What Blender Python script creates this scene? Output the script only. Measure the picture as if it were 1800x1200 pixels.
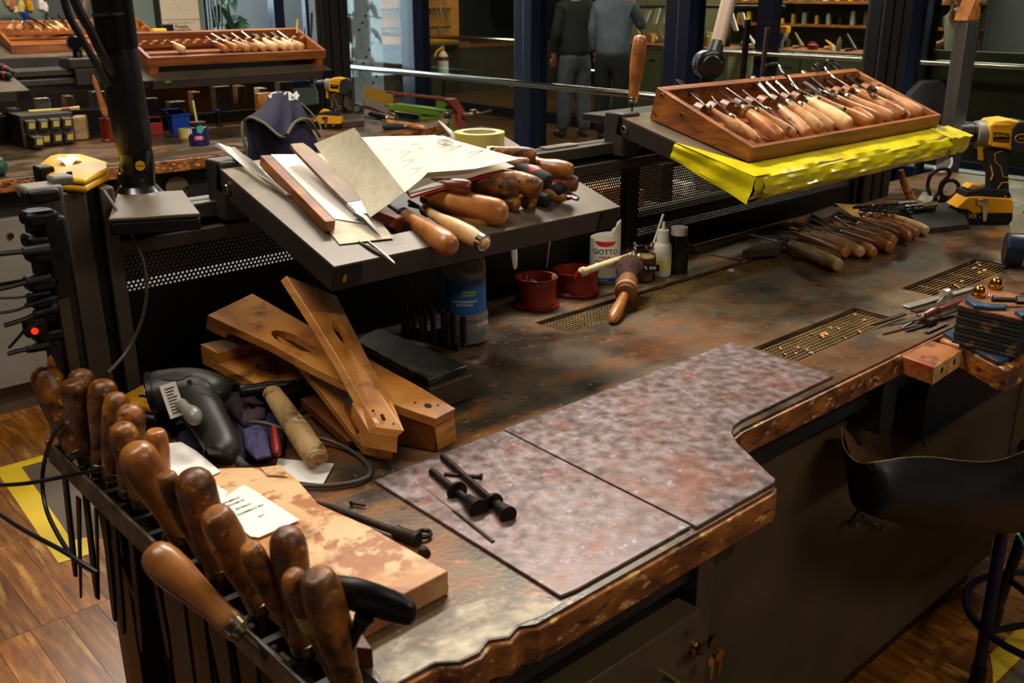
import bpy, math, random
from mathutils import Vector as V, Matrix as MX
random.seed(7)
PI = math.pi
for o in list(bpy.data.objects): bpy.data.objects.remove(o)
S = bpy.context.scene
# ---------------------------------------------------------------- camera
FPX, HZ, TH = 1710., 615., math.radians(47.7)
PIT = math.atan(HZ/FPX)
CAM = V((0, 0, 1.60))
FW = V((math.cos(TH)*math.cos(PIT), math.sin(TH)*math.cos(PIT), -math.sin(PIT)))
RT = V((math.sin(TH), -math.cos(TH), 0)); UP = RT.cross(FW)
cd = bpy.data.cameras.new('camera'); co = bpy.data.objects.new('camera', cd); S.collection.objects.link(co)
co.matrix_world = MX(((RT.x, UP.x, -FW.x, CAM.x), (RT.y, UP.y, -FW.y, CAM.y), (RT.z, UP.z, -FW.z, CAM.z), (0, 0, 0, 1)))
cd.sensor_width = 36; cd.lens = FPX/1800*36; cd.clip_start = .05; cd.clip_end = 80
cd.dof.use_dof = True; cd.dof.focus_distance = 1.95; cd.dof.aperture_fstop = 9
S.camera = co
# ---------------------------------------------------------------- world, lights, exposure
S.view_settings.view_transform = 'Standard'; S.view_settings.look = 'None'
S.view_settings.gamma = 1; S.view_settings.use_curve_mapping = False
S.view_settings.exposure = 0.0
w = bpy.data.worlds.new('world'); S.world = w; w.use_nodes = True
w.node_tree.nodes['Background'].inputs[0].default_value = (.75, .88, 1, 1)
w.node_tree.nodes['Background'].inputs[1].default_value = 11.0
def area(name, loc, sx, sy, power, col=(1, .915, .81), rot=(0, 0, 0)):
    l = bpy.data.lights.new(name, 'AREA'); l.shape = 'RECTANGLE'; l.size = sx; l.size_y = sy; l.energy = power; l.color = col
    o = bpy.data.objects.new(name, l); S.collection.objects.link(o); o.location = loc; o.rotation_euler = rot
    return o
area('ceiling_lamp_light', (1.9, 2.05, 2.75), 1.5, .25, 68)
area('ceiling_lamp_light', (.1, 1.45, 2.75), 1.2, .25, 17)
area('ceiling_lamp_light', (2.3, 5.2, 2.75), 2.2, .3, 75)
area('ceiling_lamp_light', (3.6, 1.0, 2.75), .3, .8, 26)
area('ceiling_lamp_light', (1.5, -1.0, 2.75), 1.8, .25, 21)  # front fill added behind the camera to lift the dark bench front
area('ceiling_lamp_light', (6.8, 6.5, 2.95), .3, 4.0, 105, (1, .86, .66))
area('ceiling_lamp_light', (11.5, 6.5, 2.95), .5, 5, 330, (1, .85, .62))
area('ceiling_lamp_light', (9.3, 12.0, 2.95), 2.5, .4, 70, (1, .75, .45))
# ---------------------------------------------------------------- pixel frame helpers (1800x1200 photograph)
def ray(x, y): return FW*FPX + RT*(x-900) + UP*(600-y)
def P(x, y, z=.95): r = ray(x, y); return CAM + r*((z-CAM.z)/r.z)
def PX(x, y, X): r = ray(x, y); return CAM + r*((X-CAM.x)/r.x)
def PY(x, y, Y): r = ray(x, y); return CAM + r*((Y-CAM.y)/r.y)
def PL(x, y, o, n, h=0):
    n = V(n).normalized(); o = V(o)+n*h; r = ray(x, y); return CAM + r*((o-CAM).dot(n)/r.dot(n))
def T1(x, y, h=0): return PL(x, y, (.737, 1.55, 1.325), (0, -.105, .35), h)
def T2(x, y, h=0): return PL(x, y, (1.748, 1.55, 1.326), (0, -.094, .385), h)
def prj(p): d = V(p)-CAM; return 900+FPX*d.dot(RT)/d.dot(FW), 600-FPX*d.dot(UP)/d.dot(FW)
def zat(b, y):
    lo, hi = -1., 4.
    for _ in range(40):
        m = (lo+hi)/2
        if prj((b[0], b[1], m))[1] > y: lo = m
        else: hi = m
    return m
def rpx(p, n): return n*(V(p)-CAM).dot(FW)/FPX          # n pixels as metres at p
# ---------------------------------------------------------------- materials
def lin(h):
    h = h.lstrip('#'); c = [int(h[i:i+2], 16)/255 for i in (0, 2, 4)]
    return tuple((v/12.92 if v <= .04045 else ((v+.055)/1.055)**2.4) for v in c)+(1,)
def mat(name, cols, scale=10, rough=.5, metal=0., bump=0., bscale=None, stretch=(1, 1, 1), detail=6, dist=0., spots=None,
        var=0., coat=0., rvar=0., emis=0., alpha=1., trans=0., spec=.5, wave=0):
    m = bpy.data.materials.new(name); m.use_nodes = True; nt = m.node_tree; N = nt.nodes; L = nt.links
    b = N['Principled BSDF']
    b.inputs['Roughness'].default_value = rough; b.inputs['Metallic'].default_value = metal
    b.inputs['Coat Weight'].default_value = coat; b.inputs['Coat Roughness'].default_value = .25
    b.inputs['Specular IOR Level'].default_value = spec
    b.inputs['Alpha'].default_value = alpha; b.inputs['Transmission Weight'].default_value = trans
    if isinstance(cols, str): cols = [(0, cols)]
    tc = N.new('ShaderNodeTexCoord'); mp = N.new('ShaderNodeMapping'); mp.inputs['Scale'].default_value = stretch
    L.new(tc.outputs['Object'], mp.inputs['Vector']); vec = mp.outputs['Vector']
    oi = N.new('ShaderNodeObjectInfo')
    if var:
        mu = N.new('ShaderNodeMath'); mu.operation = 'MULTIPLY'; mu.inputs[1].default_value = 37
        L.new(oi.outputs['Random'], mu.inputs[0]); ad = N.new('ShaderNodeVectorMath'); ad.operation = 'ADD'
        L.new(vec, ad.inputs[0]); L.new(mu.outputs[0], ad.inputs[1]); vec = ad.outputs[0]
    nz = N.new('ShaderNodeTexNoise'); nz.inputs['Scale'].default_value = scale; nz.inputs['Detail'].default_value = detail
    nz.inputs['Distortion'].default_value = dist; L.new(vec, nz.inputs['Vector'])
    out = None
    if len(cols) == 1:
        b.inputs['Base Color'].default_value = lin(cols[0][1]); rgb = N.new('ShaderNodeRGB'); rgb.outputs[0].default_value = lin(cols[0][1]); out = rgb.outputs[0]
    else:
        cr = N.new('ShaderNodeValToRGB'); e = cr.color_ramp.elements
        while len(e) < len(cols): e.new(.5)
        for i, (p, c) in enumerate(cols): e[i].position = p; e[i].color = lin(c)
        L.new(nz.outputs['Fac'], cr.inputs['Fac']); out = cr.outputs['Color']
    for sp in (spots or []):
        sc, ss, lo, hi = sp[:4]; st = sp[4] if len(sp) > 4 else (1, 1, 1)
        m2 = N.new('ShaderNodeMapping'); m2.inputs['Scale'].default_value = st; m2.inputs['Location'].default_value = (ss, 3, 1)
        L.new(vec, m2.inputs['Vector'])
        n2 = N.new('ShaderNodeTexNoise'); n2.inputs['Scale'].default_value = ss; n2.inputs['Detail'].default_value = 8; n2.inputs['Roughness'].default_value = .6
        L.new(m2.outputs[0], n2.inputs['Vector'])
        r = N.new('ShaderNodeMapRange'); r.inputs['From Min'].default_value = lo; r.inputs['From Max'].default_value = hi
        L.new(n2.outputs['Fac'], r.inputs['Value']); mx = N.new('ShaderNodeMix'); mx.data_type = 'RGBA'
        L.new(r.outputs[0], mx.inputs[0]); L.new(out, mx.inputs[6]); mx.inputs[7].default_value = lin(sc); out = mx.outputs[2]
    if var:
        hs = N.new('ShaderNodeHueSaturation'); mr = N.new('ShaderNodeMapRange')
        mr.inputs['To Min'].default_value = 1-var; mr.inputs['To Max'].default_value = 1+var*.6
        L.new(oi.outputs['Random'], mr.inputs['Value']); L.new(mr.outputs[0], hs.inputs['Value']); L.new(out, hs.inputs['Color']); out = hs.outputs[0]
    L.new(out, b.inputs['Base Color'])
    if rvar:
        mr = N.new('ShaderNodeMapRange'); mr.inputs['From Min'].default_value = .3; mr.inputs['From Max'].default_value = .7
        mr.inputs['To Min'].default_value = rough-rvar; mr.inputs['To Max'].default_value = rough+rvar
        L.new(nz.outputs['Fac'], mr.inputs['Value']); L.new(mr.outputs[0], b.inputs['Roughness'])
    if bump:
        n3 = N.new('ShaderNodeTexNoise'); n3.inputs['Scale'].default_value = bscale or scale*3; n3.inputs['Detail'].default_value = 5
        L.new(vec, n3.inputs['Vector']); bp = N.new('ShaderNodeBump'); bp.inputs['Strength'].default_value = bump; bp.inputs['Distance'].default_value = .004
        L.new(n3.outputs['Fac'], bp.inputs['Height']); L.new(bp.outputs[0], b.inputs['Normal'])
    if emis:
        L.new(out, b.inputs['Emission Color']); b.inputs['Emission Strength'].default_value = emis
    return m
MT = {}
def D(k, *a, **kw): MT[k] = mat(k, *a, **kw)
D('bench_steel', [(.3, '29241e'), (.45, '4a3f30'), (.6, '6d5a40'), (.75, '3b352c')], 7, .36, .2, .12, 140, rvar=.12,
  spots=[('86521f', 7, .52, .68, (1, 2.5, 1)), ('a06c34', 50, .60, .70), ('15110e', 30, .62, .70), ('6e3d18', 3.2, .50, .72), ('8d7552', 90, .62, .70)])
D('plate_steel', [(.3, '54484a'), (.45, '705f5b'), (.56, '82726f'), (.7, '91878d')], 55, .38, .25, .06, 200, rvar=.08,
  spots=[('8a4c2e', 5.5, .52, .76), ('63382a', 45, .58, .66), ('7a4228', 17, .58, .72), ('a8a2ae', 45, .60, .70), ('2e1c14', 26, .66, .71), ('a0602e', 100, .60, .68), ('6e4536', 180, .58, .66)])
D('bare_steel', [(.3, '4a443a'), (.5, '746c5c'), (.7, '958b78')], 30, .4, .5, .1, 80, spots=[('2a2420', 34, .58, .66), ('4c4136', 8, .48, .62), ('8c6a44', 60, .6, .7)])
D('tray_steel', [(.3, '4c4236'), (.7, '675944')], 6, .42, .1, .08, 120, spots=[('3f3226', 11, .58, .72), ('8a7a60', 4, .56, .72)])
D('tray_side', [(.3, '302a26'), (.7, '3e3731')], 9, .45, .2)
D('frame_dark', [(.3, '221e1c'), (.7, '2d2825')], 9, .42, .3, .05)
D('post_grey', [(.3, '4d443c'), (.7, '5c5248')], 9, .45, .2)
D('anodised', [(.3, '4a443e'), (.7, '5a534c')], 30, .38, .55, .03, stretch=(1, 1, .1))
D('panel_brown', [(.25, '3f3220'), (.5, '4f3f29'), (.75, '5c4a30')], 5, .55, .1, .12, 200, spots=[('1d150f', 30, .68, .74, (1, 1, .3)), ('5a4426', 3, .6, .8)])
D('drawer_front', [(.3, '55482f'), (.7, '6b5b3c')], 5, .42, .3, .06, 200, spots=[('2f2718', 17, .62, .72)])
D('black', '080808', rough=.42, spec=.35)
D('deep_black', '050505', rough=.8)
D('black_gloss', [(.3, '0c0c0d'), (.7, '151414')], 9, .22, coat=.3)
D('black_satin', '100f0e', rough=.38, spec=.4)
D('rubber', [(.3, '121110'), (.7, '1d1b19')], 30, .7, 0, .2, 200)
D('scanner_grey', [(.3, '1f1d19'), (.7, '292620')], 20, .42, 0, .1, 500, spec=.35)
D('scanner_trigger', '77736a', rough=.35)
D('wood_edge', [(.3, '42200a'), (.5, '864a14'), (.7, 'b5702a')], 16, .4, 0, .9, 60, stretch=(1, 1, 2), coat=.3, spots=[('341806', 18, .56, .64, (1, 1, 2)), ('e2ae62', 40, .58, .66)])
D('wood_box', [(.3, '5c2c06'), (.5, '86480e'), (.7, 'a66218')], 5, .5, 0, .1, 80, stretch=(1, 3, 14), spots=[('421e08', 9, .54, .70, (1, 3, 16))], coat=.15)
D('wood_box_far', [(.3, '62310e'), (.5, '87491a'), (.7, 'a05f26')], 5, .45, stretch=(1, 3, 10), coat=.1)
D('handle_dark', [(.25, '3c1f09'), (.45, '75430c'), (.6, 'a56318'), (.8, 'c88a34')], 30, .42, 0, .3, 110, spots=[('2c170a', 42, .52, .64), ('5e3210', 15, .52, .66), ('cf9650', 70, .60, .70)], var=.2, coat=.12)
D('handle_mid', [(.25, '7a4314'), (.5, 'ac692c'), (.8, 'cc8d4c')], 24, .34, 0, .12, 90, spots=[('4c260e', 20, .62, .7), ('7c4318', 7, .57, .7)], var=.2, coat=.25)
D('handle_light', [(.25, 'b98a50'), (.5, 'd9ae74'), (.8, 'ecca98')], 12, .42, 0, .1, 90, stretch=(1, 3, 3), spots=[('8d5e30', 30, .64, .72)], var=.12)
D('handle_tan', [(.25, '95602f'), (.5, 'c08850'), (.8, 'd8a56c')], 26, .45, 0, .25, 160, spots=[('6b3c18', 38, .58, .68)], var=.18)
D('handle_pale', [(.25, '8f6f44'), (.5, 'b4925f'), (.8, 'c9aa78')], 12, .5, 0, .2, 90, spots=[('5f4324', 34, .53, .64), ('d8c094', 18, .55, .66)], var=.1)
D('handle_red', [(.3, '4a1809'), (.7, '7d3314')], 12, .3, 0, .1, 80, coat=.35, var=.1)
D('clamp_wood', [(.25, '8f4f16'), (.5, 'c27d31'), (.75, 'dd9f53')], 5, .42, 0, .15, 60, stretch=(1.6, 1.6, 8), spots=[('5e2f0c', 6, .56, .7), ('3a1c08', 40, .7, .74)], var=.08, coat=.15)
D('clamp_dark', [(.25, '3d1d08'), (.5, '6a3810'), (.75, '8d521e')], 7, .45, 0, .2, 60, var=.1)
D('plank_wood', [(.3, 'd7a56c'), (.6, 'e9c08c')], 5, .42, 0, .1, 60, spots=[('b06c38', 17, .49, .54), ('8a4c1e', 6, .55, .62), ('c98a50', 9, .5, .62)], coat=.15)
D('block_wood', [(.3, '8a4a1a'), (.6, 'b97335'), (.8, 'd39a58')], 9, .45, 0, .6, 50, spots=[('2c1208', 12, .54, .62), ('a13d14', 8, .56, .64)], coat=.25)
D('endgrain', [(.3, '9c6c38'), (.6, 'cf9f60'), (.8, 'e0b77a')], 30, .6, 0, .9, 60, spots=[('4c2c10', 28, .6, .68)])
D('parquet', [(.25, '5a3208'), (.5, '8f5412'), (.75, 'bb7a28')], 5, .3, 0, .06, 60, stretch=(9, 1.2, 1), spots=[('41240a', 10, .52, .66, (6, 1, 1)), ('c9984c', 3, .56, .7)], var=.34, coat=.3)
D('floor_base', [(.3, '3a2210'), (.7, '5a3818')], 2, .4, 0, stretch=(3, 1, 1), coat=.2)
D('floor_far', [(.3, '4d3018'), (.7, '6b4626')], 2, .3, 0, stretch=(3, 1, 1), coat=.4)
D('tape_yellow', [(.3, 'd8b41c'), (.7, 'ecc92a')], 6, .4, spots=[('8f7414', 40, .66, .72)])
D('mat_grey', [(.3, '57493a'), (.7, '675744')], 20, .7, 0, .1)
D('plastic_tape', [(.3, 'c9b50a'), (.55, 'e6d616'), (.8, 'eee13a')], 14, .22, 0, .5, 38, spots=[('9a8f10', 9, .62, .78)], coat=.5)
D('drill_yellow', [(.3, 'd59306'), (.7, 'f0ad12')], 8, .38, spots=[('5a3c08', 60, .7, .74)])
D('case_yellow', [(.3, 'd39a0c'), (.7, 'e9b31a')], 8, .35, spots=[('8a5c08', 30, .68, .73)])
D('brass', 'b5862e', rough=.25, metal=1)
D('gold_steel', 'a89a78', rough=.3, metal=1)
D('chrome', 'c9c6be', rough=.14, metal=1)
D('grate', [(.3, '6b5430'), (.7, '9a7d4a')], 20, .5, .3)
D('blade', [(.3, '6c6a66'), (.7, '9b9892')], 30, .22, 1)
D('blade_dark', [(.3, '2a2826'), (.7, '4a4642')], 30, .3, .9)
D('file_steel', [(.3, '2b2622'), (.7, '453c34')], 40, .45, .7, .3, 400)
D('rusty', [(.3, '1c1310'), (.55, '3a2418'), (.75, '5c3a20')], 40, .6, .5, .4, 150)
D('rust_blade', [(.3, '4c331a'), (.55, '6a4a28'), (.75, '7d613c')], 16, .5, .1, .1, spots=[('3d2716', 10, .58, .7)])
D('silver_worn', [(.3, '9c9484'), (.7, 'c6bdab')], 16, .32, .7)
D('screw_dark', [(.3, '14100e'), (.7, '3a2a20')], 40, .5, .6, .3, 200)
D('paper', [(.3, 'e8dcc8'), (.7, 'f2e9d8')], 3, .75)
D('paper_white', [(.3, 'f0ebe2'), (.7, 'fbf7f0')], 3, .7)
D('card_beige', [(.3, 'cabfa2'), (.7, 'dcd2b8')], 60, .8, 0, .2, 200)
D('print_grey', '8a8070', rough=.9)
D('paper_lime', 'a9bf10', rough=.6); D('paper_red', 'c02a26', rough=.6)
D('poster', [(.3, 'd9c5a8'), (.7, 'e3d0b4')], 3, .7)
D('masking', [(.3, 'd9c25a'), (.7, 'e6d272')], 9, .6)
D('navy', [(.3, '15122a'), (.7, '211c3c')], 10, .85, 0, .5, 300)
D('navy_light', [(.3, '3a3558'), (.7, '57507c')], 16, .8, 0, .6, 90)
D('mauve', [(.3, '2e2226'), (.7, '44343a')], 10, .85, 0, .4, 200)
D('piping', '6e6a58', rough=.8)
D('white', 'e8e4da', rough=.6)
D('bottle_white', [(.3, 'd8d0bd'), (.7, 'e8e2d2')], 8, .4, spots=[('8a6a48', 30, .66, .74)])
D('red_pot', [(.25, '400d05'), (.5, '7c1a08'), (.75, 'a02c10')], 12, .35, 0, .15, 60, spots=[('240a05', 14, .56, .68), ('a8481a', 8, .6, .75)], coat=.4)
D('glue_white', [(.3, 'b5a588'), (.7, 'd8cdb8')], 30, .6, 0, .8, 100)
D('bristle', [(.3, '281006'), (.7, '5a2a10')], 60, .8, 0, .9, 300, stretch=(1, 1, 4))
D('leather_brown', [(.3, '6a3a1a'), (.7, '8d5526')], 10, .5)
D('text_red', 'c8200f', rough=.6); D('text_blue', '1d2c6e', rough=.6); D('label_blue', '2056b0', rough=.4)
D('water_label', [(.3, '1a5a9a'), (.7, '2a78c0')], 12, .35); D('label_green', '7fae2a', rough=.4)
D('label_yellow', 'dcc96a', rough=.6)
D('bin_grey', [(.3, '3a3428'), (.7, '4b4434')], 9, .5)
D('blue_plastic', '123f9c', rough=.4); D('red_plastic', '8c1408', rough=.45); D('green_paint', [(.3, '4f701c'), (.7, '628526')], 7, .35)
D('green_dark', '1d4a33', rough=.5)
D('red_paint', [(.3, '7c3226'), (.7, '93443a')], 7, .4); D('ochre', [(.3, '8a641a'), (.7, 'a67c24')], 9, .6)
D('jar_blue', '1a1e58', rough=.3, coat=.4); D('teal', '3aa8a0', rough=.5); D('pink', 'c03a6a', rough=.5)
D('blue_frame', [(.3, '050819'), (.7, '0a1030')], 4, .32, coat=.3)
D('dark_navy', '0b1030', rough=.35)
D('wall_green', [(.3, '6f7f72'), (.7, '7d8d80')], 2, .7)
D('wall_dark', [(.3, '241d17'), (.7, '30271f')], 2, .8)
D('wall_beige', [(.3, '7a6f50'), (.7, '8f8462')], 2, .7)
D('wall_grey', [(.3, '4a4a4c'), (.7, '59595c')], 2, .7)
D('ceiling_paint', '55514c', rough=.9)
D('cabinet_orange', [(.3, 'b5701a'), (.7, 'd28a28')], 3, .4, stretch=(1, 1, 4))
D('cabinet_grey', [(.3, '6f6a5e'), (.7, '7f7a6c')], 3, .45, spots=[('4d483e', 40, .68, .72)])
D('marble', [(.3, '8b93a0'), (.7, 'a9b0b8')], 5, .4, spots=[('6b7280', 7, .55, .7)])
D('denim', [(.3, '35383f'), (.7, '4d525c')], 14, .85, 0, .2, 200); D('jacket', '0d0e12', rough=.8)
D('sweat', [(.3, '4a515e'), (.7, '626a78')], 8, .85, 0, .3, 60); D('trouser', '0f0e10', rough=.85)
D('skin', [(.3, 'b06a48'), (.7, 'c98560')], 8, .5); D('hair', [(.3, '1c120c'), (.7, '33231a')], 50, .7, 0, .5, 200)
D('tshirt', [(.3, 'b8ac94'), (.7, 'cdc2aa')], 6, .85, 0, .3, 40); D('shoe', '14161c', rough=.5)
D('leaf', [(.3, '16240c'), (.6, '2c4a16'), (.8, '4d6a22')], 20, .5)
D('lamp_beige', '8d7a64', rough=.4); D('wood_dull', [(.3, '33261a'), (.7, '4a3826')], 8, .5, 0, .2, 60, spots=[('1d130b', 9, .6, .7)])
D('stone_black', [(.3, '141412'), (.5, '26261f'), (.7, '4b4932')], 9, .3, 0, .15, 100, dist=1.5, spots=[('9a9050', 9, .54, .68)], coat=.2)
D('leather_black', [(.3, '0b0908'), (.7, '15110e')], 14, .5, 0, .15, 200)
D('leather_in', [(.3, '4a2e14'), (.7, '6b4520')], 10, .55); D('tin_blue', [(.3, '10182c'), (.7, '18233c')], 8, .3, .3, coat=.3, spots=[('6a4a26', 14, .6, .7)])
D('steel_blue', [(.3, '1d3248'), (.7, '2c4a68')], 12, .35, .3, spots=[('6a3c14', 14, .6, .7)])
D('ivory', 'd9c898', rough=.5)
D('ribbed_rubber', [(.3, '14110e'), (.7, '241e18')], 30, .6, 0, .3, 200, spots=[('7a5428', 26, .56, .66)])
D('rust_top', [(.3, '54300f'), (.55, '8d531f'), (.75, 'b57a36')], 22, .7, 0, .9, 120)
D('cable_grey', '3f3c30', rough=.5); D('cable_black', '0f0f10', rough=.45)
D('lamp_face', 'fff0d0', rough=.5, emis=4)
D('shaving', [(.3, 'a5652c'), (.7, 'd39a58')], 30, .6, var=.15)
D('bristle_pale', 'd0b070', rough=.8)
D('led_red', 'ff2a08', rough=.4, emis=1.5)
def glassmat(name, tint, refl, rough=.02, diff=0):
    m = bpy.data.materials.new(name); m.use_nodes = True; nt = m.node_tree; N = nt.nodes; L = nt.links; N.clear()
    o = N.new('ShaderNodeOutputMaterial'); t = N.new('ShaderNodeBsdfTransparent'); g = N.new('ShaderNodeBsdfGlossy'); x = N.new('ShaderNodeMixShader')
    lw = N.new('ShaderNodeLayerWeight'); lw.inputs[0].default_value = refl
    t.inputs[0].default_value = lin(tint); g.inputs[0].default_value = (1, 1, 1, 1); g.inputs['Roughness'].default_value = rough
    L.new(lw.outputs['Fresnel'], x.inputs[0]); L.new(t.outputs[0], x.inputs[1]); L.new(g.outputs[0], x.inputs[2]); L.new(x.outputs[0], o.inputs[0]); MT[name] = m
    if diff:
        d = N.new('ShaderNodeBsdfDiffuse'); d.inputs[0].default_value = (.8, .8, .75, 1); y = N.new('ShaderNodeMixShader'); y.inputs[0].default_value = diff
        L.new(x.outputs[0], y.inputs[1]); L.new(d.outputs[0], y.inputs[2]); L.new(y.outputs[0], o.inputs[0])
glassmat('glass', 'e8efee', .12)
glassmat('bottle_clear', 'd4d4c8', .4, .08, .16)
glassmat('acrylic', 'b9c0c4', .25, .03)
glassmat('jar_glass', 'b9a888', .3, .1)
glassmat('plastic_sleeve', 'd8d4c4', .5, .2, .72)
def perfmat(name, col, pitch, rad):       # sheet steel with a staggered grid of round holes (in its own x/z plane)
    m = bpy.data.materials.new(name); m.use_nodes = True; nt = m.node_tree; N = nt.nodes; L = nt.links
    b = N['Principled BSDF']; b.inputs['Base Color'].default_value = lin(col); b.inputs['Roughness'].default_value = .45; b.inputs['Metallic'].default_value = .3
    tc = N.new('ShaderNodeTexCoord'); sp = N.new('ShaderNodeSeparateXYZ'); L.new(tc.outputs['Object'], sp.inputs[0])
    def M(op, a, c=None, d=None):
        n = N.new('ShaderNodeMath'); n.operation = op
        for i, v in enumerate((a, c, d)):
            if v is None: continue
            if isinstance(v, (int, float)): n.inputs[i].default_value = v
            else: L.new(v, n.inputs[i])
        return n.outputs[0]
    res = []
    for off in (0, .5):
        fx = M('SUBTRACT', M('FRACT', M('ADD', M('DIVIDE', sp.outputs['X'], pitch), off+100)), .5)
        fz = M('SUBTRACT', M('FRACT', M('ADD', M('DIVIDE', sp.outputs['Z'], pitch*1.732), off+100)), .5)
        res.append(M('SQRT', M('ADD', M('POWER', M('MULTIPLY', fx, pitch), 2), M('POWER', M('MULTIPLY', fz, pitch*1.732), 2))))
    al = M('GREATER_THAN', M('MINIMUM', res[0], res[1]), rad)
    L.new(al, b.inputs['Alpha']); MT[name] = m
perfmat('perforated', '14100d', .0078, .0024)
# ---------------------------------------------------------------- mesh building
class M:
    def __init__(s, T=None): s.v = []; s.f = []; s.T = T
    def add(s, vs, fs, T=None):
        T = T or s.T; n = len(s.v)
        for p in vs:
            p = V(p); s.v.append(T @ p if T else p)
        s.f += [[i+n for i in f] for f in fs]; return s
    def box(s, c, d, T=None):
        x, y, z = c; a, b, e = d[0]/2, d[1]/2, d[2]/2
        return s.add([(x+i*a, y+j*b, z+k*e) for k in (-1, 1) for i, j in ((-1, -1), (1, -1), (1, 1), (-1, 1))],
                     [(3, 2, 1, 0), (4, 5, 6, 7), (0, 1, 5, 4), (1, 2, 6, 5), (2, 3, 7, 6), (3, 0, 4, 7)], T)
    def bb(s, x0, x1, y0, y1, z0, z1, T=None): return s.box(((x0+x1)/2, (y0+y1)/2, (z0+z1)/2), (x1-x0, y1-y0, z1-z0), T)
    def hexa(s, top, dn):                    # top: 4 points, dn: offset vector(s) to the bottom
        top = [V(p) for p in top]
        bot = [p+V(dn) for p in top] if not isinstance(dn, list) else [V(p) for p in dn]
        return s.add(bot+top, [(3, 2, 1, 0), (4, 5, 6, 7), (0, 1, 5, 4), (1, 2, 6, 5), (2, 3, 7, 6), (3, 0, 4, 7)])
    def prism(s, pts, z0, z1, T=None):
        n = len(pts)
        return s.add([(p[0], p[1], z0) for p in pts]+[(p[0], p[1], z1) for p in pts],
                     [list(range(n))[::-1], list(range(n, 2*n))]+[(i, (i+1) % n, (i+1) % n+n, i+n) for i in range(n)], T)
    def tube(s, pts, r, n=12, cap=True, flat=None, up=None):
        pts = [V(p) for p in pts]; k = len(pts)
        rs = r if isinstance(r, (list, tuple)) else [r]*k
        base = len(s.v); prev = None
        for i, p in enumerate(pts):
            d = (pts[min(i+1, k-1)]-pts[max(i-1, 0)])
            d = d.normalized() if d.length > 1e-9 else V((0, 0, 1))
            if prev is None:
                a = V(up) if up else (V((0, 0, 1)) if abs(d.z) < .9 else V((1, 0, 0)))
                prev = d.cross(a).normalized()
            e1 = (prev-d*prev.dot(d)).normalized(); prev = e1; e2 = d.cross(e1)
            f1, f2 = flat[i] if isinstance(flat, list) else (flat or (1, 1))
            for j in range(n):
                a = 2*PI*j/n; s.v.append(p+e1*(math.cos(a)*rs[i]*f1)+e2*(math.sin(a)*rs[i]*f2))
        for i in range(k-1):
            for j in range(n):
                a = base+i*n+j; b = base+i*n+(j+1) % n; s.f.append([a, b, b+n, a+n])
        if cap: s.f.append([base+j for j in range(n)][::-1]); s.f.append([base+(k-1)*n+j for j in range(n)])
        if s.T:
            for i in range(base, len(s.v)): s.v[i] = s.T @ s.v[i]
        return s
    def lathe(s, prof, A, B=None, n=20, flat=None, cap=True, up=None):   # prof: (t along A->B, radius)
        A = V(A); B = V(B) if B is not None else A+V((0, 0, 1)); d = (B-A).normalized()
        a = V(up) if up else (V((0, 0, 1)) if abs(d.z) < .9 else V((1, 0, 0)))
        e1 = d.cross(a).normalized(); e2 = d.cross(e1); f1, f2 = flat or (1, 1); base = len(s.v)
        for t, r in prof:
            for j in range(n):
                q = 2*PI*j/n; s.v.append(A+(B-A)*t+e1*(math.cos(q)*r*f1)+e2*(math.sin(q)*r*f2))
        k = len(prof)
        for i in range(k-1):
            for j in range(n):
                p = base+i*n+j; q = base+i*n+(j+1) % n; s.f.append([q, p, p+n, q+n])
        if cap: s.f.append([base+j for j in range(n)]); s.f.append([base+(k-1)*n+j for j in range(n)][::-1])
        if s.T:
            for i in range(base, len(s.v)): s.v[i] = s.T @ s.v[i]
        return s
    def sheet(s, c, nu=8, nv=8, th=.0006, f=None):      # c: 4 corners in order, f(u,v)->z offset
        c = [V(p) for p in c]; nn = (c[1]-c[0]).cross(c[3]-c[0]).normalized()
        if nn.z < 0: nn = -nn
        base = len(s.v)
        for side in (0, 1):
            for j in range(nv+1):
                for i in range(nu+1):
                    u, v = i/nu, j/nv; p = c[0]*(1-u)*(1-v)+c[1]*u*(1-v)+c[2]*u*v+c[3]*(1-u)*v
                    s.v.append(p+nn*((f(u, v) if f else 0)-side*th))
        W = nu+1; H = (nu+1)*(nv+1)
        for j in range(nv):
            for i in range(nu):
                a = base+j*W+i; s.f.append([a, a+1, a+1+W, a+W]); s.f.append([a+H, a+W+H, a+1+W+H, a+1+H])
        ring = [i for i in range(nu)]+[nu+j*W for j in range(nv)]+[nv*W+nu-i for i in range(nu)]+[(nv-j)*W for j in range(nv)]
        for i in range(len(ring)):
            a, b = ring[i]+base, ring[(i+1) % len(ring)]+base; s.f.append([a, a+H, b+H, b])
        return s
LOC = {}
def link(name, m, material, parent=None, bev=0, smooth=True, label=None, o0=None, seg=2, kind=None, ang=35):
    o0 = V(o0) if o0 is not None else (LOC[parent.name] if parent else V((0, 0, 0)))
    me = bpy.data.meshes.new(name); me.from_pydata([tuple(p-o0) for p in m.v], [], m.f)
    me.materials.append(MT[material] if isinstance(material, str) else material)
    import bmesh
    bm = bmesh.new(); bm.from_mesh(me); bmesh.ops.recalc_face_normals(bm, faces=bm.faces); bm.to_mesh(me); bm.free()
    if smooth:
        me.polygons.foreach_set('use_smooth', [True]*len(me.polygons)); me.set_sharp_from_angle(angle=math.radians(ang))
    o = bpy.data.objects.new(name, me); S.collection.objects.link(o)
    if parent: o.parent = parent; LOC[o.name] = LOC[parent.name]
    else: o.location = o0; LOC[o.name] = o0
    if bev:
        b = o.modifiers.new('bevel', 'BEVEL'); b.width = bev; b.segments = seg; b.limit_method = 'ANGLE'; b.angle_limit = math.radians(40); b.harden_normals = False
    if label: o['label'] = label
    if kind: o['kind'] = kind
    return o
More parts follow.
